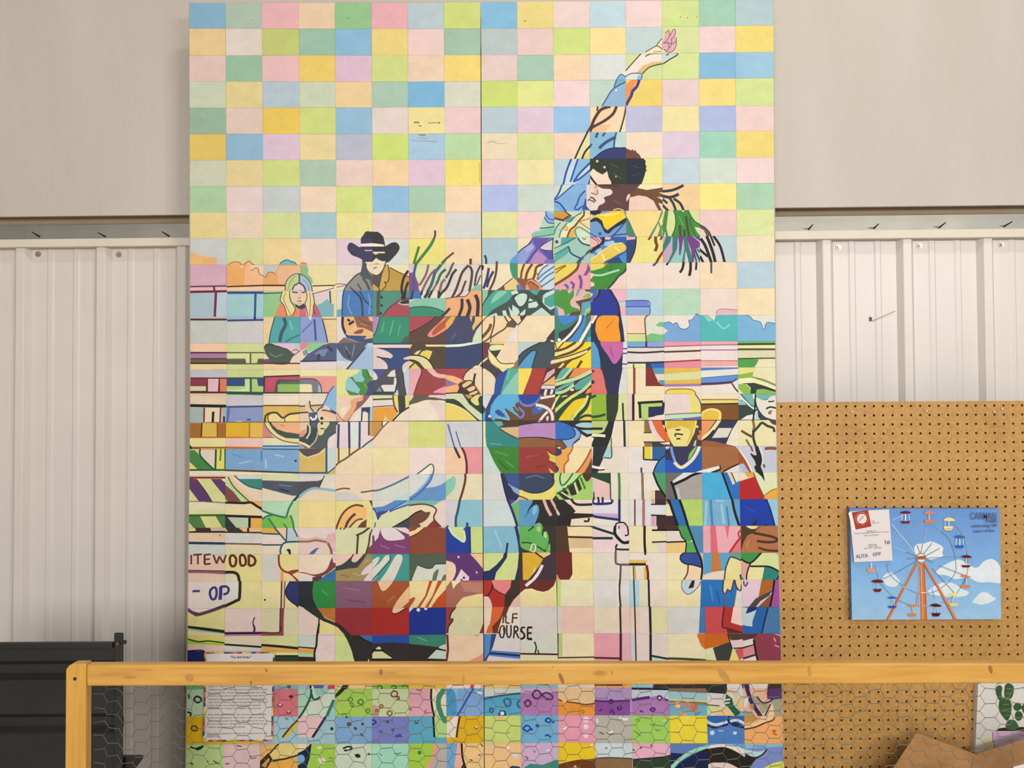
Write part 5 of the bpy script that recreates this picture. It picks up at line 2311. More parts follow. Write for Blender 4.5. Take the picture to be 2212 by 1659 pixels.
1c2c58 34,46 39,46 38,55 30,67 22,77 19,90 1,90 1,76 12,74 22,66 32,55
1c2c58 56,46 54,70 49,90 59,90 59,46
[9 21
402c3c 56,46 114,46 114,90 56,90
3c2c20 56,46 62,46 61,90 56,90
d8ac30 61,46 78,46 92,57 86,68 75,82 68,90 62,90
e8cc70 78,72 82,68 80,76 76,80
e8c888 80,46 102,46 103,50 97,53 92,56
/2c1810:3 80,47 92,56
/e8e0d8:6 91,66 85,78 76,90
[10 21
682420 110,46 135,47 136,80 131,88 118,88 110,82
e89860 110,82 113,80 118,90 110,90
/f0e0a8:1.5 136,47 137,80 132,89
[11 21
/5c4434:3 200,46 200,60 203,65 222,66
/8c705c:1.5 202,46 202,60 205,64 222,64
/54504c:4 208,66 207,90
/f0e8e0:2 205,67 204,90
[8 22
b02c24 1,87 60,87 36,130 1,130
/3c1810:3 16,88 16,100 10,111 1,114
e08080~ 17,86 46,85 44,98 35,110 22,104 18,97
3c2c24 45,87 59,87 59,108 45,122 41,130 34,130 35,110 43,100
e4bcb0 59,107 59,130 41,130 48,118
e8c8c0~ -4,116 9,113 14,120 15,132 -4,132
/3c1810:2 17,100 25,106 35,111
[9 22
e8d8a0 56,87 114,87 114,130 56,130
642820 56,87 112,87 108,97 100,104 92,106 82,104 75,101 65,102 56,109
/f0e4b0:1.5 112,90 108,98 100,105 92,107 82,105 75,102 65,103
/e8e0d8:6 78,87 70,94 66,97
[10 22
c4d47c 113,87 119,87 118,130 113,130
/1c1814:3 112,89 112,130
/e8a870:2 110,92 110,130
[11 22
/40382c:4 207,87 206,105 208,130
/f0e8e0:2 204,88 204,130
[8 23
dc6430 12,126 34,126 28,145 16,158 17,168 6,168 14,148
e8d4bc~ -4,126 14,126 14,145 10,158 -4,166
6c3020 34,127 42,127 38,138 32,150 26,168 17,168 16,158 28,145
/ecdcc8:4 33,143 28,158 26,166
[8-9 23-24
/5c2c1c:3 33,143 32,153
/5c2c1c:3 37,141 36,152
/5c2c1c:3 36,152 42,153
/5c2c1c:3 47,139 46,153
/5c2c1c:3 47,139 54,139
/5c2c1c:3 47,145 54,145
/5c2c1c:3 27,166 29,158 33,157 35,162 34,170 31,176
/5c2c1c:3 38,157 38,172 41,177 44,172 44,157
/5c2c1c:3 49,158 49,177
/5c2c1c:3 49,158 54,159 54,164 49,166
/5c2c1c:3 51,166 56,177
/201814:3 65,159 60,160 59,165 64,169 64,175 58,177
/201814:3.5 76,159 69,159
/201814:3.5 69,159 69,177
/201814:3 69,168 75,168
/201814:3.5 69,177 76,177
[10 23
d8d0c8 112,127 119,127 119,168 112,168
/2c1c14:3 112,127 113,168
[11 23
e8c8bc 209,127 222,127 222,168 209,168
/3c2418:4 207,127 208,168
> 1375 1125 1.44665
[12 20
40242c 31,6 47,6 47,14 31,14
e8c8d0 23,6 30,6 30,13 24,13
e4ccd0 30,33 47,33 47,49 36,49
/281818:5 12,6 12,30 13,48
/181410:3.5 23,14 47,14
/181410:3 23,32 47,31
/b06c74:3 10,6 10,9
[13 20
e4d4cc 44,6 102,6 102,49 44,49
40302c 44,6 62,6 64,14 44,14
e8c880 44,32 73,32 72,49 44,49
44984c~ 63,7 77,6 83,28 75,31 68,25 65,16
5ca458 74,32 84,31 91,49 72,49
5088b0 77,6 102,6 102,49 92,49 85,28
/181410:3 44,14 64,14
/181410:3 44,32 74,31
/181c18:4 76,6 84,27 92,49
/181c18:2.5 64,14 68,25 74,31 73,48
[14 20
e8a8b4 99,6 158,6 158,49 99,49
d86c74 110,7 118,7 122,49 111,49
d86c74 132,7 139,7 136,27
d87880 155,26 158,26 158,49 139,49
/b82830:4 155,25 146,37 138,49
/b82830:3 156,14 152,18 153,23 156,25
/181418:2.5 156,6 157,49
[15 20
b07048 156,6 215,6 215,49 156,49
4c3828 156,6 166,7 172,12 178,13 187,7 176,17 165,22 160,32 156,46
e8dcb0~ 163,6 182,6 176,12 168,11
/4c3020:5 174,18 190,21 203,24 211,28 207,31 195,32 180,30
/4c3020:4 182,40 195,44 213,45
/c88860:2.5 168,28 164,42
[12 21
e0b858 -12,58 17,59 14,63 -12,63
/181410:5 -12,65 14,65
e0b858 11,69 15,69 15,89 11,89
/6c2018:5 15,66 17,78 17,89
/281818:4 13,46 13,51
[13 21
304c98~ 65,57 70,47 92,46 97,60 98,69 85,66 72,64
c8b8ac 93,46 102,46 102,82 98,80 98,62
e8d4b0 77,66 85,66 98,70 97,78 95,90 70,90 76,78
/7c3420:3 77,66 76,78 70,89
/181418:4 92,47 97,60 98,75 96,90
/181418:2.5 92,48 70,48 65,57 72,64 85,66 98,70
[14 21
58a0cc 99,47 158,47 158,90 99,90
c07840 112,47 124,47 127,75 111,78
e4d4c0 99,81 115,76 132,74 132,90 99,90
e4d898~ 131,92 133,72 138,58 142,54 160,59 160,92
60a08c 139,47 158,47 158,59 142,54
/3c2c1c:2.5 131,90 133,72 138,58 142,54 158,60
/3c2c50:4 155,80 157,90
[15 21
3c9048 156,47 186,47 171,62 156,57
d4dc9c 171,63 186,47 206,47 215,56 215,76 200,69 188,67 170,69
d8a0a0 156,58 169,63 165,75 163,90 156,82
e8dca0~ 166,70 175,68 191,69 187,92 163,92
288078 191,69 200,70 215,77 215,90 187,90
/1c1c18:3.5 156,57 170,63 187,47
/1c1c18:3.5 170,68 188,68 200,69 215,77
/1c1c18:3 170,64 166,74 164,84 165,90
/1c1c18:3 214,80 208,90
e4b0b0 206,47 215,47 215,55
[12 22
b0d0dc -15,87 4,87 4,130 -15,130
dcd8bc 4,87 18,87 18,130 4,130
/181410:4 18,87 19,130
[13 22
2470b8 96,87 102,87 102,130 95,130 96,100
b8ccd4~ 69,86 84,86 80,98 85,102 87,105 82,108 76,110 70,105 67,98
e0ccd0~ 85,86 97,86 93,97 88,103 84,98
2c1c18 83,89 87,89 86,95 85,100 77,101
/6878a0:2 68,89 67,98 70,105 76,110 82,108 87,104 93,97 96,90
/88b070:2 69,88 67,98
[14 22
2470b8 99,87 158,87 158,130 99,130
/3c88cc:4 110,96 114,120
/1c5ca0:4 120,104 124,124
d8d8cc 149,104 158,104 158,130 145,130
e8cc88~ 130,85 136,85 136,100 133,109 129,107
e8cc88~ 136,85 146,85 142,102 138,105 136,100
e8cc88~ 146,84 156,84 157,100 154,106 149,98
/3c2c50:2.5 130,88 129,105 133,109 136,102 141,105 146,88 149,98 155,105 157,94
/6c5c5c:3 133,110 131,130
/7c6c50:2 149,104 145,130
[15 22
dcc4d0 156,87 187,87 183,105 181,116 167,130 156,130
a050a0 205,87 216,87 216,130 199,130
a86424 187,87 205,87 203,102 190,110 182,115
8c5030 180,130 203,108 200,130
4c4440 167,129 178,116 190,110 204,102 198,112 185,120 177,130
/241820:4 206,87 203,110 199,130
/5c3c78:3 160,90 161,96 164,97 166,91
[12 23
e8ccbc -15,127 5,127 5,168 -15,168
e4d4cc 5,127 20,127 20,168 5,168
/202418:5 20,127 21,168
[13 23
4474b0 95,127 103,127 103,168 93,168
[14 23
c84c50 99,127 158,127 158,168 99,168
4474b0 99,127 102,127 104,168 99,168
b03430 131,127 145,127 140,152 158,157 158,168 140,161 128,158
f0d0c4 145,127 158,127 158,157 141,152
5c2c28 134,160 140,161 158,168 136,168
/5c2020:3 131,127 128,157 134,160 158,167
[15 23
2860a8 157,127 196,127 190,155 187,168 157,168
c0d0d8 157,129 166,130 163,139 172,136 179,133 173,150 173,158 165,157 157,155
20306c 163,139 168,127 184,127 176,134
4878a8 197,127 216,127 216,168 188,168
/182848:3 197,127 190,155 187,168
> 400 1350 1.44665
[0 23-24
e0d09c 3,8 60,14 60,30 3,30
a0c090 3,4 60,12 60,14 3,8
/1c2c1c:4 3,3 30,7 60,11
[0 24
d8d068 3,17 60,20 60,28 3,22
a8c838 3,22 20,26 60,27 60,31 3,28
/38501c:3 3,21 20,25 35,24 60,27
e4c4b8 3,29 60,32 60,58 3,58
1c2860 3,39 28,39 28,58 3,58
/101430:2.5 3,39 28,39 28,56
[1 23
c88090 58,13 115,12 115,17 58,17
/3c1840:5 58,12.5 115,12
/3c1840:3 102,0 104,5 103,12
[1 24
d4d0c8 58,30 115,33 115,58 58,58
/1c2c1c:4 58,29 115,33
[2 23
8c4848 113,11 141,11 142,-2 147,-2 147,17 113,17
/4c2020:2.5 113,11 141,11 142,0
[2 24
e0ac58 113,32 170,36 170,42 140,42 113,38
e0e098 113,41 170,41 170,47 113,47
2c3c24 113,46 170,46 170,58 113,58
/2c1c0c:5 113,30 140,32 170,35
/101410:2.5 132,46 170,46
[3 24
ccd4cc 168,15 198,15 195,36 168,34
e8a44c 168,35 194,36 192,43 168,41
a8d8b0 168,41 192,43 192,48 168,46
302420 168,47 193,48 194,58 168,58
/2c3c2c:3 168,33 195,35
e8d0cc 199,15 226,15 226,58 194,58 194,42 197,30
[3 23-24
/241818:4 200,-2 197,16 196,30 193,42 194,58
[0 26
/2c3438:4 13,112 16,107 22,108 24,113 18,116 13,112
/2c3438:4 3,130 9,132 7,136
/2c3438:3 5,104 6,110
[0 27
/5c3c18:3 9,155 11,151 17,152 18,157 12,158 9,155
[2 25
80b4c0 113,80 170,80 170,98 113,98
o306070 155,92,3
[2 26
5c1828 154,107 158,104 162,107 158,110
e8d0cc 137,120 142,118 146,120 142,123
/7c2c3c:2.5 137,119 142,122 146,119
e8d0cc 151,130 154,128 157,130 154,132
/7c2c3c:2.5 151,129 154,132 157,130
[2 27
e0b848 146,168 158,153 168,142 172,142 172,148 160,160 152,168
/4c3018:3.5 145,168 158,152 170,140
/5080a0:3 149,139 154,141
[3 25
a8b8d8 168,80 188,80 186,98 168,98
e8e0d8 188,80 226,80 226,98 188,98
3868b8 191,80 214,80 208,95 192,95
b0b8d0 205,95 214,80 220,80 212,96
c05050 216,84 226,84 226,96 212,96
/181418:4 188,80 187,95
[3 26
d0dcc8 190,94 226,94 218,115 210,139 170,139 185,110
a8d4bc 167,94 188,94 186,108 176,125 167,139
90ccb8 192,97 205,95 218,96 206,105 196,106
a0ccc8 226,112 226,139 211,139 218,125
/1c5c48:4.5 188,94 187,108 176,130 168,140
/1c5c48:4 188,100 191,110 196,111 202,107
/2c7c64:6 222,112 215,128 210,140
[3 27
e4c0c4 169,137 210,137 203,150 193,163 186,168 167,168 167,142
/3c1840:5 210,137 200,153 190,168
/4c3018:3 168,140 172,137
o203038 219,155,2.5
> 720 1350 1.44665
[4 23
34242c 2,-2 14,3 29,17 18,17 4,2
e0cc80 0,1 6,3 19,17 0,17
[4 24
2c2828 15,15 38,15 45,22 60,28 60,58 28,58
d0dc94~ -4,13 15,15 24,30 29,45 29,60 -4,60
3c6ca0 37,14 60,14 60,28 46,22
e8e8c0 50,58 53,50 54,58
/101010:2.5 37,15 46,22 60,28
[5 24
302828 57,14 115,14 115,58 57,58
24489c 57,14 115,14 115,28 90,26 57,28
d4d8a4~ 55,51 60,41 66,33 70,33 74,40 88,50 80,51
/101410:4 57,38 75,38
/101010:2.5 54,51 88,51
[6 24
2c2624 112,13 170,13 170,58 112,58
38806c 112,13 170,13 170,28 155,33 140,31 112,28
/60a890:2.5 125,18 140,24
c4d4c8 141,50 154,37 171,40 171,51
c4d4c8~ 157,34 163,30 171,29 171,37
[7 24
/6c2c20:4.5 170,12 171,30 171,40 168,58
e09878 198,58 206,52 219,46 226,40 226,58
d8a070 209,15 215,18 219,14
[4 25
f0dca0 0,80 18,80 18,98 0,98
f0c890 18,80 60,80 60,98 18,98
242020 16,86 26,84 20,97 10,97
[5 25
/2c6c20:3 66,93 70,90 73,94 69,97
/2c6c20:3 86,93 91,90 94,95 88,96
/2c6c20:3 103,92 108,90 112,93
[7 25
c05068 206,84 212,84 209,98 203,98
[4 26
2c2420 12,94 20,94 10,104 2,110 2,105
2c7860 -2,110 3,112 1,122 -2,124
/4c8828:2.5 22,111 26,108 29,112 25,115 22,111
/4c8828:3 36,115 41,111 45,115 41,119 36,115
/4c8828:2.5 24,118 29,117 30,121 25,121
/4c8828:2.5 48,128 52,125 55,128 51,131 48,128
/4c8828:2 13,136 16,132 20,136
[5 26
c8a090~ 58,120 70,124 66,136 58,136
/7c3c1c:3 86,104 89,99 95,100 95,106 88,107 86,104
/7c3c1c:3 94,108 98,107 98,111 95,110
/8c5c2c:3 69,121 73,119 74,123 70,124 69,121
/8c5c2c:2.5 62,128 66,126 66,129 62,130
/8c5c2c:3 80,131 84,128 88,132 84,136 80,131
[6 26
e8dcbc 146,94 170,94 170,139 151,139 146,118
/3c8c68:10 166,95 158,108 157,120 160,130 164,142
/181410:4 148,80 146,105 148,125 152,139
/a84860:2.5 124,96 128,98 131,96
/a84860:2.5 139,127 136,130 140,132
/8c6040:2.5 110,127 116,125 116,128
[7 26
80a8dc 186,94 224,94 224,138 182,138
4898cc~ 164,96 180,98 184,118 182,136 164,138
/3058a8:4 210,94 200,110 190,128 183,138
/e8f0f8:4 214,100 222,102
[4 27
/504840:3.5 21,148 24,146 26,149 22,150 21,148
/504840:5 43,146 44,150
/504840:5 31,153 35,156
/504840:4 41,162 44,166
o182838 20,136,3
[5 27
/283880:3.5 56,143 60,142 64,145 58,149 53,147 56,143
/3c4898:2.5 78,145 83,144 81,147
/3c4898:2.5 86,157 90,155 89,159
/3c4898:2.5 68,160 72,158 71,162
3c54b0 92,165 100,162 104,168 92,168
[6 27
b0d480 150,135 170,135 170,168 150,168
3c8c68 158,135 170,135 170,148 164,146
/101828:4 149,135 150,150 151,168
o204890 124,145,3
/e8f0f8:1.5 123,145 125,144
[7 27
e8dccc 168,135 190,135 184,168 168,168
d8b860 167,136 182,137 168,148
e0b018 190,135 226,135 226,168 185,168
/4c2c1c:4 189,135 186,152 184,168
oe8e0d0 213,153,2.5
/704810:2 211,152 213,156 216,153
> 1040 1350 1.44665
[8 24
d8d0d0 2,12 60,12 60,58 2,58
5088c4 2,12 16,12 16,30 10,48 2,56
284878 15,12 23,12 17,33 13,42 6,56 2,56 12,40
5080c4 14,38 60,41 60,51 11,46
/182850:4 12,42 60,46
[9 24
e0dcb0 57,44 115,45 115,58 57,58
/4c1c18:3.5 57,43 115,44
/302418:3 79,25 82,33 80,42
/302418:2.5 84,37 86,43
[8-9 23-24
/302418:3 27,8 28,17 32,19 34,12 33,4
/302418:3 38,0 38,14 41,19 44,14 44,0
/302418:3 49,2 49,10 48,20
/402418:3 49,2 54,3 54,8 49,10
/302418:3 51,10 56,20
/201814:3.5 65,4 60,4 60,9 64,14 63,19 58,21
/201814:3.5 76,4 69,4
/201814:3.5 69,4 69,21
/201814:3.5 69,12 75,12
/201814:3.5 69,21 75,20
[10 24
b8c880 114,11 121,11 121,47 114,47
d8dcb0 113,49 170,48 170,58 113,58
/6c3424:3 113,49 170,48
/2c1c14:3 114,11 114,49
[11 24
e0b0b8 208,11 222,11 222,58 208,58
/5c1834:4 167,49 208,50
/4c1c2c:5 208,11 208,55
[9 25
90b4c4 57,80 115,80 115,98 57,98
[11 25
4c2848 167,80 211,80 211,91 167,91
e8a868 167,91 211,92 211,98 167,98
[8 26
d4d8cc 2,92 60,92 60,103 2,107
/286080:4 3,111 20,107 40,104 60,102
/286890:3.5 33,113 37,110 43,112 43,120 37,121 33,113
/286890:4 12,127 15,124 18,128 14,131 12,127
1c5078 25,132 29,127 36,128 38,136 25,136
oe0e0d8 31,132,3
/286890:4 58,112 54,116 55,122 60,124
[9 26
c8a8cc 57,90 115,90 115,99 90,102 57,101
/5c2868:4 76,104 80,98 86,99 89,105 85,110 79,109 76,104
/5c2868:3.5 90,104 97,101 105,105 106,110 98,111 90,104
/5c2868:4 64,117 69,112 74,117 69,122 64,117
[10 26
e89838 112,111 130,114 145,117 155,119 170,117 170,136 112,136
/7c4818:3 112,110 122,114 130,115 145,117 155,119 170,117
oecc088 124,113,3.5
/b87028:2.5 146,130 150,127 154,130 149,132
[11 26
8c4ca0 167,113 222,113 222,136 167,136
/5c2c78:4 167,113 190,114 222,113
/4c2060:3 190,114 194,111 196,115 192,118 190,114
/4c2060:3 203,124 207,120 209,125 205,127 203,124
/4c2060:3 176,129 180,126
/4c2060:3 192,132 195,126 198,134
[8 27
e8b888~ 22,136 34,135 32,139 26,141
/708838:2 38,162 42,160
[9 27
/1c48a8:3.5 95,143 99,139 104,142 101,146 95,143
o1c48a8 107,145,2
/1c48a8:3.5 62,155 67,150 73,153 69,159 62,155
/1c48a8:3 81,150 84,149 85,152 81,151
o1c48a8 75,156,2
/1c48a8:3.5 95,166 99,164 103,168
[10 27
oecd8dc 156,141,4.5
oecd8dc 156,152,4
oecdcc8 124,153,3.5
/c88868:2 121,154 124,151 127,150
oecd8dc 156,165,4
[11 27
/e8e4dc:4 172,140 174,146
/e8e4dc:5 206,138 214,141 219,140
/706c60:3 176,160 183,163
/e8e4dc:5 188,162 196,159
/706c60:2.5 187,160 192,164 199,162
> 1375 1350 1.44665
[12 24
c4ccd4 -10,12 -3,12 -4,58 -10,58
b0d8b0 21,47 49,52 49,58 21,58
/1c2038:5 21,12 21,58
/1c2038:4 22,46 49,51
[13 24
d07020~ 91,12 106,11 106,37 97,31 93,22
/3c4c20:5 46,50 75,51 105,53
[14 24
d8dcb0 102,11 160,11 160,58 102,58
c8641c~ 98,11 136,12 139,24 125,30 98,35
4c3c30 136,11 160,11 160,22 141,23
3c3c38 114,34 140,25 143,36 138,58 121,58
e8d87c 144,35 155,58 137,58
e4c8cc 140,24 160,21 160,35 145,36
c85858 147,37 160,34 160,58 154,54
/2c1c18:2.5 136,12 139,24 143,36
/2c1c18:2.5 145,35 160,34
/38481c:2.5 102,53 120,54
/e8e0d8:3 155,52 160,51
[15 24
8c3c4c 158,11 217,11 217,58 158,58
5c3030 158,11 184,12 174,21 158,23
dcd4cc 158,24 174,20 174,30 158,34
d88890 158,36 175,30 178,44 158,50
dcd4cc 156,53 178,46 180,52 170,58 156,58
/1c1410:4 175,22 178,40 182,58
/2c1c18:2.5 158,34 174,30
/2c1c18:2.5 158,50 178,44
/d0a0a8:2.5 205,19 208,25
/d0a0a8:2.5 206,30 213,33
/d0a0a8:2.5 204,12 215,16
[12 25
94c8d4 -10,80 24,80 24,98 -10,98
40302c 25,80 49,80 49,94 25,94
/101830:4.5 -10,95 49,96
[14 25
283030 102,80 135,80 135,98 102,98
3c2c60 157,80 160,80 160,98 158,98
[15 25
3c2c60 158,80 166,80 170,98 162,98
40302c 196,80 217,80 217,98 196,98
[12 26
c8d4dc -12,94 50,94 50,112 -12,112
b07cb8 -12,113 20,108 33,105 45,110 50,117 50,137 -12,137
/5c2878:6 -8,112 6,110 20,108
/101830:4 -10,95 49,96
/5c2878:4.5 31,109 34,106 38,109 35,112 31,109
oe8e0e8 34.5,109,1.8
/5c2878:3.5 20,126 24,124 28,126 24,129 20,126
/5c2878:3 5,128 10,130
/5c2878:3.5 42,111 48,113
[13 26
907058 47,94 106,94 106,102 47,99
a0ccd8 47,99 106,102 106,112 47,111
c8d890 47,110 106,112 106,117 47,115
70b0c8 47,115 106,117 106,137 47,137
/906040:3 47,114 106,117
od89060 62,119,6.5
oe8d0b8 62,120,4
oc88878 76,119,5
oc87858 86,124,6.5
od8a080 70,133,5
/4890b0:4 88,134 96,130
[14 26
283030 104,94 136,94 134,103 104,101
e0d8d4 104,101 133,103 128,119 104,119
d4dc94 104,119 124,121 115,133 104,134
e8c890 114,137 124,123 140,123 147,137
e0d8d4 137,94 161,94 161,107 150,109
e8c890 144,113 161,108 161,126 155,129
78b8d0 150,137 161,127 161,137
1c6048 134,103 143,110 145,120 156,131 148,137 137,123 131,118
/e8c890:6 135,99 142,99 147,104 149,110
/e8e0d0:3 132,112 140,111
/e8e0d0:3 131,117 139,116
/2c4438:2 104,119 124,121
[15 26
f0b898 170,94 196,94 196,116 186,116 178,106
5c3470 196,94 217,94 217,112 196,111
a0a488~ 168,110 178,106 186,116 176,122
a0a488 182,120 198,115 193,132 186,131
a0a488 198,112 217,110 217,137 200,137 203,120
a0a488 160,127 174,130 178,137 160,137
f0c8a0 188,137 197,122 204,118 206,137
/3c2c60:8 164,92 168,105 172,116 186,137
/3c2c60:3 180,107 188,116 198,115 204,110
/3c2c60:3 200,118 192,136
/4c2c2c:2.5 196,94 196,111
c08870 168,120 174,117 176,124 170,126
d8e8e8 160,112 168,106 164,122 160,124
[12 27
/68a838:3 -2,143 2,140 4,145
/68a838:3 20,148 24,150 28,147
/68a838:3 28,155 31,158 35,156
/68a838:3 42,140 46,144 42,147
/68a838:3 -4,158 2,162 6,166
oc0dc98 42,143,3
[13 27
/c8b428:2.5 64,140 66,144
oe8e080 76,139,2.5
oe8e080 64,158,3
/c8b428:2 60,160 66,160
[14 27
3064b0 102,135 161,135 161,146 120,147 102,142
/d0dcec:6 104,143 112,148 120,149 136,145
/102458:4.5 104,148 114,153 124,152 137,148
/d0dcec:5 140,144 150,142 161,147
20284c 138,147 146,145 154,147 161,152 161,155 144,151
/102040:3 138,136 137,142 139,147
oc8dcec 113,161,3.5
oc8dcec 147,161,3
/98b8e0:3 122,158 130,158
[15 27
c89048 158,136 176,136 182,141 176,144 158,148
e8c898 158,150 172,147 184,143 186,136 206,136 204,140 190,147 176,153 158,156
/5c3018:3 158,156 176,153 190,147
/5c3018:2.5 190,147 204,142 206,137
/a86828:3 202,158 208,158 204,162 210,164
> 400 1539 2.1701
[0 28
/28301c:3 5,34 10,36 16,34
/28301c:4 11,37 15,36 18,33
/28301c:2.5 22,48 23,50
/28301c:2.5 5,50 8,52
/486028:2.5 28,48 31,50 34,51
[1 28
/903878:2.5 51,33 56,34
/903878:2.5 40,51 44,51
/b06880:2.5 64,43 66,46 71,45
[2 28
ecb870 74,30 114,30 114,58 74,58
e8d080 84,41 95,30 114,30 114,43 88,48
ecb050 88,49 114,44 114,58 82,58
3c2c1c 68,58 73,50 83,40 87,47 80,58
e8a84c 76,53 83,45 84,47 80,55
/3c2c1c:3.5 87,48 100,46 114,42
/4c3418:3 84,41 93,31
[3 28
e8dcb0 111,30 127,30 122,36 111,42
a0cc50 124,30 151,30 151,58 120,58
1c2440 111,41 119,37 126,30 124,45 120,58 111,58
78b0d8~ 110,45 116,42 119,45 118,49 110,53
e8dcc0 130,34 137,34 134,37
e8dcc8 132,46 138,45 141,49 135,52
/182418:4 133,30 136,29 140,30
/60a038:2.5 143,45 147,46
[4 28
/241c18:3.5 157,36 162,34 166,35 164,37 158,38
oecdcc8 162,36,1.2
/241c18:4 169,43 172,42 174,44 170,44
/241c18:4 182,42 184,41
[5 28
/50a080:2.5 193,41 196,43
/50a080:2.5 208,41 212,41 215,40
> 880 1539 2.1701
[6 28
b8b0a8 27,30 41,30 41,58 17,58 24,45
e8a478 26,30 30,30 28,40 20,58 16,58 24,44
o3c8030 12,40,2
[7 28
70a8d4 38,30 51,30 51,40 46,58 38,58
e8b0a0 50,30 54,30 57,58 46,58
f0c888 54,30 78,30 78,58 58,58
2c2420 52,58 56,50 59,58
/241814:4 54,30 55,45 59,58
/604030:2.5 73,31 75,34
/604030:2.5 71,42 73,43
/604030:2.5 62,47 65,48
[8 28
c8ccd0 79,32 86,33 82,36
oe8e4e0 100,35,1.8
d8dcd8 104,41 109,41 110,46 106,45
1c3c70 98,58 104,53 112,54 112,58
[9 28
388c80 112,58 122,51 135,52 148,47 152,48 152,58
/b02c50:2.5 126,38 127,40
/b02c50:2.5 117,44 120,45 119,47
/e8d8e8:4 138,38 142,37
[10 28
6c3c18 149,52 160,49 170,47 188,46 188,58 149,58
oecdcc0 184,33,2
oe8b070 167,54,1.5
[11 28
8c6c48 185,46 200,45 224,46 224,58 185,58
/5c8060:3 197,35 199,36
/50402c:2.5 185,46 200,45 224,46
> 1240 1539 2.1701
[12 28
2c4030 56,47 80,45 90,44 98,42 98,58 56,58
/1c1814:2 56,47 80,45 90,44 98,42
/605048:2.5 66,36 68,34
/605048:2.5 76,32 78,34
/286038:3 57,36 60,38
[13 28
1c2450 94,40 110,41 108,46 96,52
142048 98,58 105,50 118,42 134,35 134,58
/98e0b8:7 95,58 105,47 118,39 135,33
[14 28
68a0d8 132,30 172,30 172,38 158,34 145,32 132,34
24201c~ 128,37 145,34 155,36 165,41 172,46 178,48 172,60 164,58 155,52 145,50 128,56
e4d0c4~ 124,60 135,51 145,50 155,51 166,60
/e8dcd0:6 132,35 145,33 158,34 171,39
[15 28
7c90d0 168,35 210,34 210,58 168,58
88bcd0 168,30 210,30 210,34 168,36
24201c 168,42 177,45 186,43 178,50 173,58 168,58
b8dce0~ 164,36 183,39 192,37 185,43 178,44 164,40
dce060~ 184,60 195,52 204,49 214,49 214,60
/24201c:3 168,40 178,45 186,43 192,37
> 0 0 1
[12 21
/d8a848:4 1371,1222 1372,1253
/5c6c38:2.5 1368,1222 1369,1253
[12 22-24
/28403c:3 1369,1250 1372,1340 1374,1432"""
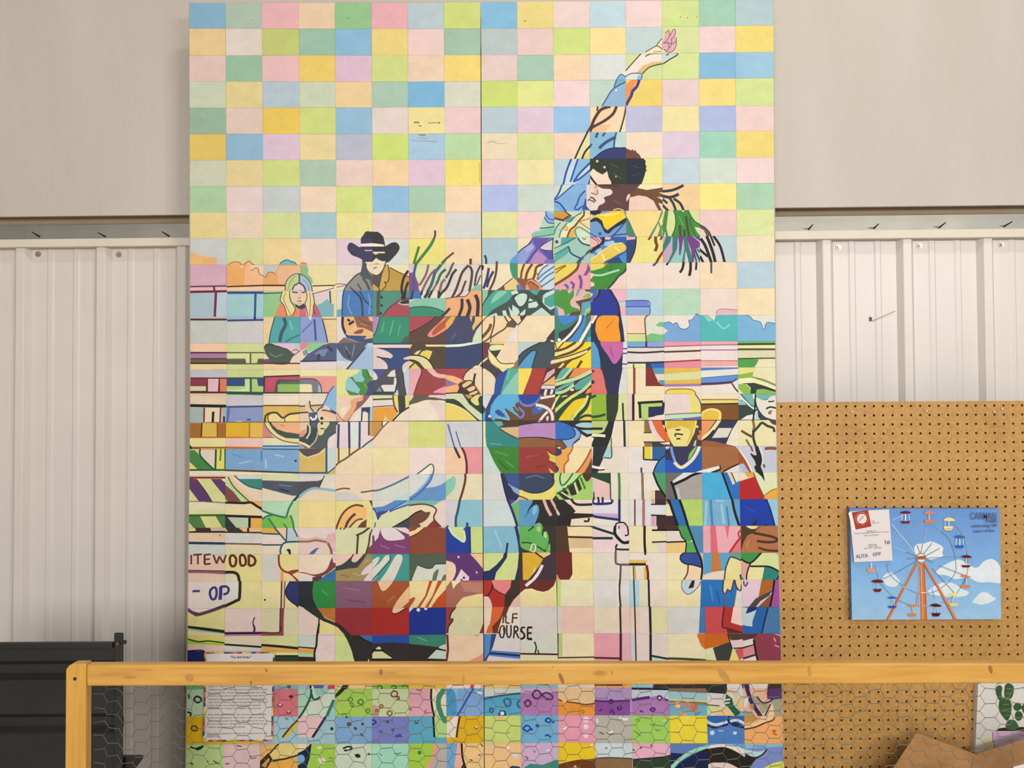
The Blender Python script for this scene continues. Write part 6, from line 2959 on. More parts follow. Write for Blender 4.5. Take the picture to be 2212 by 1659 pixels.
CANVAS_ART = """> 1820 1085 1.62747
e4e8e8~ 95,60 100,55 108,55 116,52 124,54 130,57 134,61 132,67 134,71 126,74 116,76 108,72 98,70
e0e8ec~ 124,92 134,84 146,78 156,76 166,82 178,87 188,78 198,75 206,80 210,88 212,96 210,107 196,106 180,106 166,100 150,102 138,97 126,96
dce6ec~ 112,120 118,114 128,108 140,106 150,109 160,116 168,119 164,124 150,126 136,125 122,123
e0e8ec~ 172,132 178,125 186,119 194,121 200,126 204,128 196,133 184,136 176,134
d8e4ec~ 52,103 56,96 62,93 68,95 74,102 76,106 70,112 60,111
/b0c8e0:1.6 66,24 84,15
/c8d8e8:1.6 65,29 85,53 96,67
/b0c8e0:1.4 66,58 84,66
/70808c:1.3 84,66 99,72
/70808c:1.3 85,75 98,74
/70808c:1.3 72,93 100,77
/a8b8d0:1.3 111,34 106,58
/70808c:1.4 106,56 104,68
/70808c:1.4 99,57 103,68
/70808c:1.4 119,54 108,68
/70808c:1.4 129,61 111,71
/8090a0:1.3 155,72 112,74
/70808c:1.3 120,80 111,76
/70808c:1.3 128,84 162,97
/70808c:1.3 119,88 148,120
/a0b0c0:1.3 70,45 91,31 116,29 128,36
/8090a0:1.3 131,38 139,46 144,54 149,70 150,92 140,107
/90a0b0:1.3 148,28 160,44 166,70 165,96 152,120 131,134
/8090a0:1.3 140,107 124,118 110,121 100,121 83,113 63,96 59,82
/8090a0:1.3 49,106 68,126 90,137
/90a0b0:1.3 100,138 118,138
/8090a0:1.2 99,122 98,138
/8090a0:1.2 119,115 122,128
/90a0b0:1.2 43,84 48,102
/8090a0:1.2 52,103 72,93
/e0a080:1.2 102,82 101,140
/e08858:5 99,80 90,97 80,116 60,157
/a85830:1.6 98,82 88,102 78,120 58,157
/e08858:5 109,81 118,98 130,118 151,157
/a85830:1.6 108,82 128,117 149,157
e07830 103,80 107,80 111,120 112,157 104,157
/f0a868:1.6 104,84 107,156
/8c4820:1.2 108,82 112,157
/e8dcd0:1.8 104,120 111,120
/c8a8a0:1.8 105,137 112,137
/d8c0b8:1.8 80,112 84,113
o908880 104.5,74,6.8
oe8e0d8 104.5,74,5.6
b06840 99,72 110,71 110,76 99,76
/8c4c2c:1.4 99,73 110,72
/e8e8f0:2.4 83.5,15 83.5,25
/e8e8f0:1.2 79,16 78,24
/e8e8f0:1.2 88,16 89,24
6c1c28~ 76,14 80,12 84,11.5 88,12 91,14 84,15.5
6c1c28 77,25 90,25 88,28 79,28
/d8dce8:2 115,15 115,24
e08858~ 108,15 111,12 115,11 119,12 122,15 115,16
e08050 108,23 122,23 120,27.5 110,27.5
/e0e0e8:2 141,24 141,33
/d0d8e4:1.2 136,24 136,33
f0dc90~ 134,24 137,21 142,20 147,22 149.5,24.5 141,25
f4e8b0 134,32 147,32 145,37 136,37
/e0c050:3 136,35 145,35
/e0e4ec:2 155.5,48 155.5,58
/e0e4ec:1.2 151,48 150,58
/e0e4ec:1.2 160,48 161,58
2868b4~ 148,46.5 152,44 156,44 161,45 163,47 156,48
2868b4 149,57 162,57 160,61 151,61
/d8dce4:1.8 164.5,74 164.5,83
6c1420~ 157,72.5 161,70.5 165,70 169,71 172,73.5 164,74
6c1420 157.5,83.5 170.5,83.5 168,86.5 160,86.5
/e8e8ec:1.6 158,82.5 170,82.5
/707c88:1.5 164,101 160,109
/d8dce4:1.5 164,101 165,109
e08048~ 156,98 160,96.5 164,96.5 168,98 171,99.5 163,100
e08048 156,110 170.5,110 168,113.5 158,113.5
/d8dce4:1.5 147,124 146,134
f0dc80~ 141,122 145,120.5 150,120.5 154,123 147,124
f0dc80 140.5,134 154,134 151,138 144,138
/d8dce4:1.5 123,139 122,147
/d8dce4:1.5 125,139 127,147
581018~ 116,137 120,135 124,134.5 129,136 132,138 124,139
581018 118,147 130.5,147 128,151.5 120,151.5
/e0b8a0:1.5 93,139 92,148
/e0b8a0:1.5 92,139 95,148
e08850~ 86,138 90,136 94,136 98,137 100,138.5 93,139
e08850 86,148 99,148 97,151.5 88,151.5
/c8d4e4:1.4 66,128 65,137
/c8d4e4:1.4 68,128 69,137
1c58b0~ 59,127 63,125.5 67,125.5 71,126.5 73,127.5 66,128
1c58b0 60,137.5 72.5,137.5 70,140.5 62,140.5
/c8ccd8:1.6 46.5,106 46,115
6c1820~ 38,105.5 42,103 47,102.5 52,103.5 55,106 46,107
6c1820 40.5,115 52.5,115 50,119 43,119
/e0e4ec:2 38,80 38,88
e89868 32,88 44,88 42,92 34,92"""
CACTUS_ART = """> 2080 1470 1.985
/d8d0c8:1 18,70 30,62
e8d8a8 20,77 21,63 31,62 34,74
d8bcd4 32,56 90,54 90,80 35,80
/b090b0:1.2 34,61 44,61
/b090b0:1.2 46,66 56,65
/b07888:1.4 62,60 67,60
/7c4c64:1.2 32,56 33,66 35,74
3c2418 35,55 40,52 48,51 90,50 90,55
3c5c34~ 41,20 48,19 52,23 53,32 51,40 48,44 44,40 40,34 39,26
3c5c34~ 36,8 40,5 43,8 42,14 43,21 39,21 36,14
3c5c34~ 46,5 50,3 55,6 55,14 52,20 46,19 45,12
466444~ 47,47 50,43 56,43 60,48 60,52 52,54 47,52
3c5c34~ 55,28 59,24 63,26 64,30 60,33 56,32
3c5c34~ 57,36 60,33 65,36 64,42 60,44 57,41
3c5c34~ 64,28 72,24 74,32 67,36
/8cac60:1 44,26 50,26
/8cac60:1 43,32 51,31
/8cac60:1 48,9 53,9
/8cac60:1 47,14 53,14
/8cac60:1 46,38 50,38
/c8c080:1 52,20 46,20"""

# tile grid of the mural: column lines at seven heights, row lines at four widths
GXY = [30, 560, 800, 1020, 1245, 1400, 1600]
GX = [
 [408.7,487.4,565.8,645.4,723.5,802.8,880.9,959,1038.4,1117,1195,1274,1351.4,1430,1509.5,1588.6,1671],
 [410.8,489.7,569.3,649.5,727.2,805.4,883.5,962.3,1040.5,1118.1,1197.7,1275,1353.2,1432,1511.9,1591.5,1672.9],
 [411.3,490,569.3,647.7,727.2,805.6,884.2,962.3,1041.8,1119.6,1198.4,1277.3,1355.4,1434.9,1514,1594.4,1675],
 [409.4,486.8,566.4,645.6,725,804.6,883.5,962.7,1043,1121,1200.9,1278.7,1357.5,1437.7,1516.8,1597,1678],
 [406.5,486,565.6,644.8,725,804,884.2,963.8,1044,1123.2,1201.7,1280.9,1359.5,1440,1519.7,1601.4,1682.5],
 [405.5,485,564.9,644.2,723.6,804.2,883.5,963.3,1045,1123.6,1204.9,1283.8,1363,1443,1524,1605,1686.8],
 [402,483.5,562.3,643.5,723.8,803.6,882.6,964.6,1046,1125.2,1206.2,1285.8,1366.3,1447.7,1528.6,1608.3,1691.4]]
GYX = [450, 880, 1200, 1600]
GY = [(6.5,5.5,3,0),(62,62.5,61,55.5),(119.8,119,119,113),(176,176.5,174,169.5),(233,232,230.5,228.5),(289.5,289,287,283),
 (346,345,343.5,340.5),(402.8,402,399,396),(459,458.5,456.5,453),(515,515.8,513,509.3),(572,571.5,569.4,565.7),(629,628,625.8,622.9),
 (684.5,683.7,681.5,680.5),(741.5,740.8,738.6,737.2),(798.7,797.2,795,793.6),(854.4,853.6,851.5,850.7),(912.5,909.7,909,907.2),
 (970,966.5,965.8,963.7),(1027.3,1024.4,1022,1020.4),(1083.7,1080.8,1079.4,1078.2),(1140.2,1139.5,1135.8,1135.8),(1198,1196.6,1193,1194),
 (1256,1255,1252.3,1252.3),(1314.5,1313,1310,1311),(1373.9,1371.7,1368,1369),(1431,1430,1427,1428),(1488.9,1488,1486,1487.4),
 (1548,1548,1544.6,1546.4),(1607.4,1606.3,1604,1606.3),(1666,1665,1663,1665.5),(1725,1724,1722,1724.5),(1784,1783,1781,1783.5),(1843,1842,1840,1842.5)]
def interp(xs, ys, x):
    i = 0
    while i < len(xs) - 2 and x > xs[i + 1]: i += 1
    t = (x - xs[i]) / (xs[i + 1] - xs[i]); return ys[i] + (ys[i + 1] - ys[i]) * t
def node(i, j):
    x, y = 410 + 79 * i, GY[j][0]
    for _ in range(3):
        y = interp(GYX, GY[j], x); x = interp(GXY, [g[i] for g in GX], y)
    return (x, y)
NC, NR = 16, 32
BASE = '''
86aec6 abbdaa e2afb2 e2c6a6 95be8c e2aab0 b4c4ca c8d17b 82b5d4 e0cd82 e0c9c1 b9d0d8 e6cbc7 c7d68b 9cc3ac acc0c4
e2c692 dccfc4 bfc676 98bba6 8ab7d3 e5ce81 e7cac2 9fbca5 b4c0c0 dfc4bc c8d681 edd696 bccccc cfd69b e2c7c3 e6cf74
deC2b6 98bb9d e4b9b9 e6c86b d7b9c9 ccd485 e5cbb0 ebd177 dec7bf a3c2af edceab d3d7d3 cad697 ceda93 84b3d2 97bed6
c6cdb4 dfcd92 b3c3cc c9cfb4 e8ca99 a7c3af 7cb3d6 d2d2bf c7d674 dade8f e9cecb bbcec2 e6cb6c ddc6c2 e9d280 cad98f
98b59b dec5b9 e6c55c ced681 93bad2 decfc6 e8da97 e5c6c4 b6c6ce d9c2d1 96bee1 ecd0ac b9bad1 e8d9a2 aab6d9 e5c9c2
dec267 90b6ce d9bed1 e5d19a b6bac9 cadb75 a6c4dd b6d5a2 e4d4b4 d0d894 ecccb8 b8d0d0 ecd4bc d8c4d4 9cccb4 e8d078
caccb3 e1cd96 cdd786 aac3ae e5cbbe edcfa2 ddc1d1 ecdc76 e4c8c8 e8dca4 b8ccd8 2c3428 e4e090 c0d0d8 ccd8c8 e8d0cc
abcba1 e3cdc9 c5cbc9 ecd3b9 d0dc85 90bcdc a8c8b0 f0d4b0 b0bce4 c8d4c8 c8d4c4 5c3c38 e8c8b8 e8c898 f0e088 a8ccac
e4d090 e6d0b8 d2d898 a4c4cc e4dc94 e4ccc4 e8d4a4 d2d2cc dcdc9c ecccc8 c8d4c0 7098c8 ecd488 d4d898 e4c4c0 d4dc9c
c8cac8 d0d498 e8d098 ead4c4 e0c8d0 d0d4d0 e8dc7c ecd2ac a8c4cc e8d8b4 98c4b4 2c5898 e4da84 c0a4bc b8ccd0 e8dab8
d4a8bc f0b888 e0a868 e8d8a0 e0d4c8 e8dcb0 d4daa0 d8d0c8 e8d8b8 ecd090 e0a0a4 e8ccc0 e8d4c8 e6d6c8 ecd4b0 b4cad4
a8bec8 a0c8cc 92c488 e8d8a0 dcd4d0 4c8c78 e4dcc8 dcd0c8 3c4c48 3c4c48 e0b4ac e4b0c0 b4d0d8 b4d4b8 e8d4c8 ecdab0
c4c6c0 ccc8c8 e4cc98 e4cc94 e0d4d0 2c8c6c 583c30 3c4060 ecd0a4 ecd8b4 308070 1c2450 d8d8c8 e4dcd0 50b4b4 e0d8cc
e0cca0 d0d494 e8d4a0 e4d4d4 a0bcd8 2c4478 4c3c28 2c3c64 906c54 3c4c54 f0d42c 20284c e0d4d0 e8d8cc e8d8d4 d8d4b0
c0bcc4 c8d08c e4dca4 e8e0a8 e4e090 4c4c58 983c3c a83c3c 3c3840 4c3028 4c2818 24284c ecdcb8 e8dcc8 e8dcd0 e4dcb4
e0ccac c8c4c8 ecdcc8 e8dcc8 e8d0b4 e0d8cc ecdcc8 183c30 58acd8 6c4028 24442c 8cb42c ecdcb4 e8dcc0 ecdcb8 344040
d8b450 e0b028 e0dcb8 4c5c58 e8d4d4 ead4b8 d4d880 ccccd0 2c8480 b488bc 202020 202020 ecdcb0 e8d888 343450 e4dcac
e0ccc0 7ca4cc 80a8d0 d8b868 ecd8b4 ecdca8 ecd8d0 e4949c 38802c 983430 f0dcac e4d8c8 e4dcd8 1c54b0 a06840 c4c8d4
d4d490 c8d8d0 d8dcb0 e0d4d0 ecd4b8 e8d0cc d4d8d4 e4d8b4 d4d4d0 e8d870 a4cc68 e4dcc8 e4dcd0 a8a09c 48acd8 dce0b8
e4d8b8 e4d4a8 b4d8b8 ecd898 e4dc90 d8dcac e8d0c8 d0ccd4 ccd8d8 282420 e8d8c0 e4dcd0 d8dcd8 e8dcb4 78b0d0 1c3ca4
e0c4a4 d0d0cc e4d4cc e4d4cc d8d8ac 7c3c70 8c4430 183c98 84b8d0 343028 ecd8a8 e4d8d4 e8dcb0 e4d4cc e8a8b4 b07048
e0c0ac e0d490 d0ccc0 e8d4bc a08c58 40948c 4c5c48 5c3070 ccd88c 402c3c ecd898 dcd4c8 e4d8cc e8dcb0 58a0cc 3c9048
dccec4 e0d494 e4d8a0 e8d8b0 805870 a05028 e8d49c a46858 b02c24 e8d8a0 e4dcb8 d8d4d0 e4d4c8 e8dcac 2470b8 dcc4d0
dcd08c e0c8c0 d8d0ac e4ccc0 942c34 a42824 14308c d8d4a8 e4dcd0 d8d0cc e8c4b4 e4d4bc e0d8ac d4d4d0 c84c50 2860a8
e0d09c e0d0b8 d4d898 e8d0cc 2c2828 302828 2c2624 e8ccac d8d0d0 d4d4c8 ecdcb4 e4a0ac e0d0c8 e8dcb8 d8dcb0 8c3c4c
70c080 d8d0c0 80b4c0 e8e0d8 f0c890 8cc04c e0b84c f0d8d0 e8c880 90b4c4 ecd0bc e8a868 94c8d4 40302c e8dcd8 e8dcd0
c0dcb4 e4c4c4 d87480 d0dcc8 a8d058 c8d4a4 e0a4b4 90c0dc 58a8cc b47cb4 ecc898 b898c8 c8d4dc a0ccd8 e0d8d4 f0b898
e8b818 e0c040 a0c4d0 a0c4cc 80a8d0 7880c0 5ca8c4 e0b018 c8d878 70b0d4 e89cb4 b8b4a8 a0d060 ecd83c 4c80c8 f0ac68
c0d890 e4c4c4 ecb870 a0cc50 c8d8c0 a4dcc0 a4cc48 f0c888 f0c488 ccb0d0 ecc820 ccd8dc e8b0c4 6080c0 e8dcd0 7c90d0
e4c4c4 a0d060 c8d8c0 ecb870 e8b818 80a8d0 c8d878 a4dcc0 8c6c48 388c80 6c3c18 8c6c48 2c4030 142048 e4d0c4 7c90d0
80b4c0 f0c488 a0cc50 e4c4c4 8cc04c e0b84c a0c4d0 f0d8d0 e8c880 90b4c4 8c6c48 6c3c18 a0d060 24201c e4d0c4 dce060
e8b818 c0dcb4 d87480 a8d058 e0a4b4 c8d4a4 7880c0 90c0dc 58a8cc b47cb4 ecc898 8c6c48 2c4030 24201c 6080c0 f0ac68
'''.split('\n')[1:-1]
BASE = [r.lower().split() for r in BASE]

# ------------------------------------------------------------------ the setting
fl = mesh_obj('floor', [(-6, -6, 0), (6, -6, 0), (6, 2.4, 0), (-6, 2.4, 0)], [(0, 1, 2, 3)], M['concrete'])
tag(fl, kind='structure')

def line_y(a, b): return lambda x: a + b * x
L_panel, L_girt, L_trim, L_sheet = line_y(468.5, -0.0116), line_y(486.2, -0.0116), line_y(517.0, -0.0108), line_y(534.5, -0.0102)
XL, XR = -330, 2560
def strip(top, bot, Y):
    return [at(XL, bot(XL), Y), at(XR, bot(XR), Y), at(XR, top(XR), Y), at(XL, top(XL), Y)]

# ribbed steel sheet of the lower wall
YB = 2.272
prof = []
for k in range(-2, 17):
    x = -1.446 + 0.2375 * k
    prof += [(x - 0.0255, 0), (x - 0.0125, -0.017), (x - 0.0105, -0.018), (x + 0.0105, -0.018), (x + 0.0125, -0.017), (x + 0.0255, 0)]
    for b in (0.0805, 0.157):
        prof += [(x + b - 0.011, 0), (x + b - 0.0065, -0.0026), (x + b + 0.0065, -0.0026), (x + b + 0.011, 0)]
zt = lambda x: at(W / 2 + x * F / YB, L_sheet(W / 2 + x * F / YB), YB).z + 0.012
vs = [(x, YB + d, 0.0) for x, d in prof] + [(x, YB + d, zt(x)) for x, d in prof]
n = len(prof)
wall = mesh_obj('wall_back', vs, [(i, i + 1, n + i + 1, n + i) for i in range(n - 1)], M['metal_white'])
tag(wall, 'cream ribbed steel sheet of the lower wall', kind='structure')
for sx, sy in ((83, 549), (257, 550), (1811, 534), (1986, 531), (2163, 529), (-92, 551), (2340, 527)):
    p = at(sx, sy, YB); mb = MB()
    mb.cyl(p, 0.0082, -0.0025, (0, 1, 0), 20); mb.cyl(p + Vector((0, -0.0025, 0)), 0.0048, -0.0045, (0, 1, 0), 6)
    mb.build('screw', M['screw'], wall)
# scuffs on the sheet
mb = MB(); p = [at(x, y, YB - 0.0034) for x, y in ((1884, 692), (1902, 685), (1934, 671), (1935, 672.5), (1903, 687), (1885, 694.5))]
mb.add(p, [tuple(range(len(p)))[::-1]]); mb.build('scratch', simple('scratch', 'brown_scratch', 'b8a088', 0.8), wall)
mb = MB(); p = [at(x, y, YB - 0.0036) for x, y in ((1878, 684), (1884, 686), (1883, 693), (1879, 694.5))]
mb.add(p, [(3, 2, 1, 0)]); mb.build('chip', simple('chip', 'dark_paint_chip', '3c4858', 0.7), wall)

# upper wall of white twin-wall sheet
mb = MB(); q = strip(lambda x: -700, L_panel, 2.235); mb.quadslab(q, 0.012)
up = mb.build('wall_upper', M['polycarb'], bevel=0.0015); tag(up, 'off-white twin-wall sheet of the upper wall', kind='structure')
# recess, steel girt and cream trim between them
mb = MB(); mb.quadslab(strip(lambda x: L_panel(x) - 40, lambda x: L_girt(x) + 20, 2.272), 0.01)
rec = mb.build('trim_1', M['dark_recess']); tag(rec, 'dark recess above the steel girt', kind='structure')
mb = MB(); mb.quadslab(strip(L_girt, lambda x: L_trim(x) + 8, 2.262), 0.009)
girt = mb.build('trim_2', M['galv'], bevel=0.002); tag(girt, 'grey galvanised girt running along the wall', kind='structure')
for bx, by, tx, ty in ((85, 511, 69, 501), (227, 511, 212, 502.5), (365, 510, 350, 500.5), (1747, 495, 1756, 485), (1888, 493, 1898, 483.5), (2029, 491.5, 2043, 480.5), (2169, 489, 2187, 478.5)):
    a = at(bx, by, 2.262); b = at(tx, ty, 2.228); mb = MB()
    mb.cyl(a, 0.0026, (b - a).length, b - a, 8, 0.0014); mb.build('screw', M['dark_screw'], girt)
mb = MB(); mb.quadslab(strip(L_trim, L_sheet, 2.244), 0.022)
tr = mb.build('trim_3', M['trim'], bevel=0.002); tag(tr, 'cream trim capping the ribbed steel sheet', kind='structure')

# ------------------------------------------------------------------ mural of painted tiles
q = [node(0, 0), node(NC, 0), node(NC, NR), node(0, NR)]
c0 = at(q[2][0], q[2][1], MY); c1 = at(q[3][0], q[3][1], MY)
mural = empty('mural', ((c0.x + c1.x) / 2, MY + 0.012, 0.0))
tag(mural, 'tall mosaic mural of painted tiles showing a bull rider and onlookers at a fence', 'mural')
shapes = [(cl, lin(c), pl) for cl, c, pl in parse(ART)]
boxes = []
for cl, c, pl in shapes:
    xs = [p[0] for t in pl for p in t]; ys = [p[1] for t in pl for p in t]
    boxes.append((min(xs), max(xs), min(ys), max(ys)))
nodes = [[node(i, j) for j in range(NR + 1)] for i in range(NC + 1)]
rest = Painted()
EDGE = lin('9c8c78')
for j in range(NR):
    for i in range(NC):
        g = 0.13
        tl, tr_, br, bl = nodes[i][j], nodes[i + 1][j], nodes[i + 1][j + 1], nodes[i][j + 1]
        rj = lambda: random.uniform(-0.12, 0.12)
        gl = 0.9 if i == 8 else g; gr = 0.9 if i == 7 else g
        gt = 0.7 if j == 16 else g; gb = 0.7 if j == 15 else g
        quad = [(tl[0] + gl + rj(), tl[1] + gt + rj()), (tr_[0] - gr + rj(), tr_[1] + gt + rj()),
                (br[0] - gr + rj(), br[1] - gb + rj()), (bl[0] + gl + rj(), bl[1] - gb + rj())]
        Y = MY - random.uniform(0, 0.0007)
        own = 8 <= j <= 24 or (j in (26, 27) and i >= 3)
        P = Painted() if own else rest
        P.slab(quad, Y, 0.0015, lin(BASE[j][i]), EDGE)
        x0 = min(tl[0], bl[0]); x1 = max(tr_[0], br[0]); y0 = min(tl[1], tr_[1]); y1 = max(bl[1], br[1])
        todo = []
        for s, (cl, c, pl) in enumerate(shapes):
            b = boxes[s]
            if b[1] < x0 or b[0] > x1 or b[3] < y0 or b[2] > y1: continue
            if cl and not (cl[0] <= i <= cl[1] and cl[2] <= j <= cl[3]): continue
            todo.append((c, pl))
        paint_pieces(P, quad, todo, Y)
        if own: P.build('tile', M['paint'], mural)
ro = rest.build('tile_field', M['paint'], mural); ro['kind'] = 'stuff'
def board(i0, i1, j0, j1):
    mb = MB(); e = 0.6
    a, b, c, d = node(i0, j1), node(i1, j1), node(i1, j0), node(i0, j0)
    xo = lambda i: -e if i == 0 else (e if i == NC else (0.9 if i == i0 else -0.9))
    yo = lambda j: -e if j == 0 else (0 if j == NR else (0.7 if j == j0 else -0.7))
    mb.quadslab([at(a[0] + xo(i0), a[1] + yo(j1), MY + 0.0016), at(b[0] + xo(i1), b[1] + yo(j1), MY + 0.0016),
                 at(c[0] + xo(i1), c[1] + yo(j0), MY + 0.0016), at(d[0] + xo(i0), d[1] + yo(j0), MY + 0.0016)], 0.02)
    adopt(mb.build('backing_board', M['board']), mural)
for i0, i1 in ((0, 8), (8, 16)):
    for j0, j1 in ((0, 16), (16, 32)): board(i0, i1, j0, j1)
mb = MB(); mb.box((c1.x, MY + 0.004, 0), (c0.x, MY + 0.024, min(c0.z, c1.z) + 0.005)); adopt(mb.build('base_plank', M['board']), mural)

# ------------------------------------------------------------------ lettering helper
def text(body, x, y, Y, mat, wpx=None, hpx=None, rot=0, parent=None, name='lettering', align='LEFT', bold=0.0):
    cu = bpy.data.curves.new(name, 'FONT'); cu.body = body; cu.align_x = align; cu.size = 1; cu.resolution_u = 2
    cu.offset = bold
    o = bpy.data.objects.new(name, cu); COL.objects.link(o)
    bpy.context.view_layer.update()
    me = bpy.data.meshes.new_from_object(o.evaluated_get(bpy.context.evaluated_depsgraph_get()))
    bpy.data.objects.remove(o); bpy.data.curves.remove(cu)
    xs = [v.co.x for v in me.vertices]; w = max(xs) - min(xs)
    mpp = Y / F
    sx = (wpx * mpp / w) if wpx else hpx * mpp / 0.7
    sy = hpx * mpp / 0.7 if hpx else sx
    p = at(x, y, Y); ca, sa = math.cos(math.radians(rot)), math.sin(math.radians(rot))
    for v in me.vertices:
        u, t = v.co.x * sx, v.co.y * sy
        v.co = (p.x + u * ca - t * sa, Y, p.z + u * sa + t * ca)
    me.materials.clear(); me.materials.append(mat); me.name = name
    ob = bpy.data.objects.new(name, me); COL.objects.link(ob)
    if parent: adopt(ob, parent)
    return ob

# ------------------------------------------------------------------ paper notice pinned to the mural
SY = 2.1335
sign = empty('paper_notice', tuple(at(512, 1603, SY)))
tag(sign, 'white printed notice with striped border fixed to the mural behind the wooden rail', 'notice')
sq = [(442.5, 1409), (593.5, 1408), (589, 1601), (437.5, 1602)]
P = Painted()
P.slab(sq, SY, 0.003, lin('e0d8d4'), lin('d8ccc0'))
P.build('sheet', M['print'], sign)
cols = ['b04438', '30487c', 'e8cc70', '7c9458', 'c88090', '304870', 'e0b858', 'a83c34']
P = Painted(); kk = 0
def lerp(a, b, t): return (a[0] + (b[0] - a[0]) * t, a[1] + (b[1] - a[1]) * t)
inn = [(446.5, 1412.5), (589.5, 1411.5), (585.5, 1597.5), (441.5, 1598.5)]
for e in range(4):
    a, b, c, d = sq[e], sq[(e + 1) % 4], inn[(e + 1) % 4], inn[e]
    m = 15 if e % 2 == 0 else 18
    for s in range(m):
        P.face([at(u[0], u[1], SY - 0.0002) for u in (lerp(d, c, s / m), lerp(d, c, (s + 1) / m), lerp(a, b, (s + 1) / m), lerp(a, b, s / m))], lin(cols[(s * 3 + e * 2 + s // 3) % 8])); kk += 1
P.build('striped_border', M['print'], sign)
text('"The Bull Rider"', 497, 1422, SY - 0.0006, M['ink'], wpx=45, hpx=4.6, parent=sign, name='title', bold=0.015)
rows = [(1484.5, 104, 'classes in the school. This mural was made'), (1491.2, 126, 'collaboration with Whitewood School students. From'),
 (1498, 124, 'the school, Dr. Heidi had the template for each'), (1504.6, 119, 'cut into many pieces and the students drew each'),
 (1511.8, 125, 'individual piece unaware of what the whole picture'), (1518.6, 126, 'was). Each student\'s piece was graded and they had'),
 (1525.4, 112, 'marks about accordingly. Heidi then surprised'), (1532, 114, 'them with the "whole" put together piece of art.'),
 (1545.2, 125, 'Since Whitewood School did not have space for this'), (1552, 120, 'mural to be displayed, Heidi took it with her when'),
 (1558.8, 121, 'she moved shortly thereafter. She gifted it to Scott'), (1565.5, 129, 'Johnson (DAS fair official) who in turn gifted it to the'),
 (1572.2, 80, 'Dufferin Agricultural Society (DAS).'), (1586, 128, 'The DAS is pleased to display this mosaic here in the'), (1592.6, 26, 'Exhibit Hall.')]
for y, w, t in rows: text(t, 449.6 - (y - 1484) * 0.012, y, SY - 0.0006, M['ink'], wpx=w, hpx=3.1, parent=sign, name='text_line')

# ------------------------------------------------------------------ pegboard
PY = 2.166
peg = empty('pegboard', (1.1, PY + 0.003, 0))
tag(peg, 'brown perforated hardboard panel standing right of the mural', 'pegboard')
hx, hz, hr = 0.02610, 0.02576, 0.0035
p0 = at(1687.5, 878.7, PY)
ncol, nrow = 30, 45
vs = []; fs = []
for r in range(nrow):
    for c in range(ncol):
        cx, cz = p0.x + c * hx, p0.z - r * hz
        xa = cx - hx / 2 - (0.006 if c == 0 else 0); za = cz + hz / 2 - (0.0 if r else 0.0)
        b = len(vs)
        for k in range(8):
            t = math.pi / 4 * k; ca, sa = math.cos(t), math.sin(t); m = max(abs(ca), abs(sa))
            ox = ca / m * hx / 2; oz = sa / m * hz / 2
            if c == 0 and ox < -0.01: ox -= 0.010
            vs.append((cx + ox, PY, cz + oz))
        for k in range(8):
            t = math.pi / 4 * k; vs.append((cx + hr * math.cos(t), PY, cz + hr * math.sin(t)))
        for k in range(8):
            t = math.pi / 4 * k; vs.append((cx + hr * math.cos(t), PY + 0.005, cz + hr * math.sin(t)))
        for k in range(8):
            l = (k + 1) % 8
            fs.append((b + k, b + 8 + k, b + 8 + l, b + l)); fs.append((b + 8 + k, b + 16 + k, b + 16 + l, b + 8 + l))
xl, xr = p0.x - hx / 2 - 0.010, p0.x + (ncol - 0.5) * hx
ztop, zlow = p0.z + hz / 2, p0.z - (nrow - 0.5) * hz
b = len(vs)
vs += [(xl, PY, zlow), (xr, PY, zlow), (xr, PY, 0), (xl, PY, 0)]; fs.append((b, b + 3, b + 2, b + 1))
b = len(vs)
vs += [(xl, PY, ztop), (xr, PY, ztop), (xr, PY + 0.005, ztop), (xl, PY + 0.005, ztop), (xl, PY, 0), (xl, PY + 0.005, 0)]
fs += [(b, b + 1, b + 2, b + 3), (b, b + 3, b + 5, b + 4)]
adopt(mesh_obj('perforated_sheet', vs, fs, M['peg']), peg)
mb = MB(); mb.box((xl + 0.01, PY + 0.012, 0), (xr - 0.01, PY + 0.016, ztop - 0.004)); adopt(mb.build('hole_shade_sheet', M['black']), peg)  # black sheet added behind the holes to stand in for their shade
for k, (x, y) in enumerate(((1839.6, 889), (2000, 887.5), (2146, 889.5), (2163, 883))):
    p = at(x, y, PY); mb = MB()
    mb.cyl(p, 0.0016, -0.004, (0, 1, 0), 8); mb.cyl(p + Vector((0, -0.003, 0)), 0.0035, -0.002, (0, 1, 0), 12, 0.0026)
    o = mb.build('push_pin', M['pin'])
    tag(o, ['pale push pin in pegboard above the ferris wheel painting, nearest the mural', 'pale push pin in pegboard above the middle of the ferris wheel painting',
            'lower of two pale push pins near the right end of the pegboard top', 'upper of two pale push pins near the right end of the pegboard top'][k], 'push pin', 'push pins along the pegboard top')

# ------------------------------------------------------------------ ferris wheel painting and its entry card
FY = 2.146
fp = empty('ferris_wheel_painting', tuple(at(2000, 1339, FY)))
tag(fp, 'small canvas of a ferris wheel against a blue cloudy sky, hung on the pegboard', 'painting')
cq = [(1835.5, 1098.5), (2160, 1098.5), (2162.5, 1337.5), (1840.5, 1339)]
P = Painted(); P.slab(cq, FY, 0.0195, lin('7ca8dc'), lin('7088b8'))
sky = [(0.0, '6a96d2'), (0.25, '76a2da'), (0.5, '7eb0e2'), (0.75, '92c0e8'), (1.0, 'a4ccee')]
grad = []
for k in range(32):
    u = (k + 0.5) / 32; i = min(3, int(u * 4)); f_ = u * 4 - i; ca, cb = lin(sky[i][1]), lin(sky[i + 1][1])
    y0, y1 = 1096 + 245 * k / 32, 1096.4 + 245 * (k + 1) / 32
    grad.append((tuple(ca[q] + (cb[q] - ca[q]) * f_ for q in range(4)), [[(1830, y0 + 2), (2170, y0), (2170, y1), (1830, y1 + 2)]]))
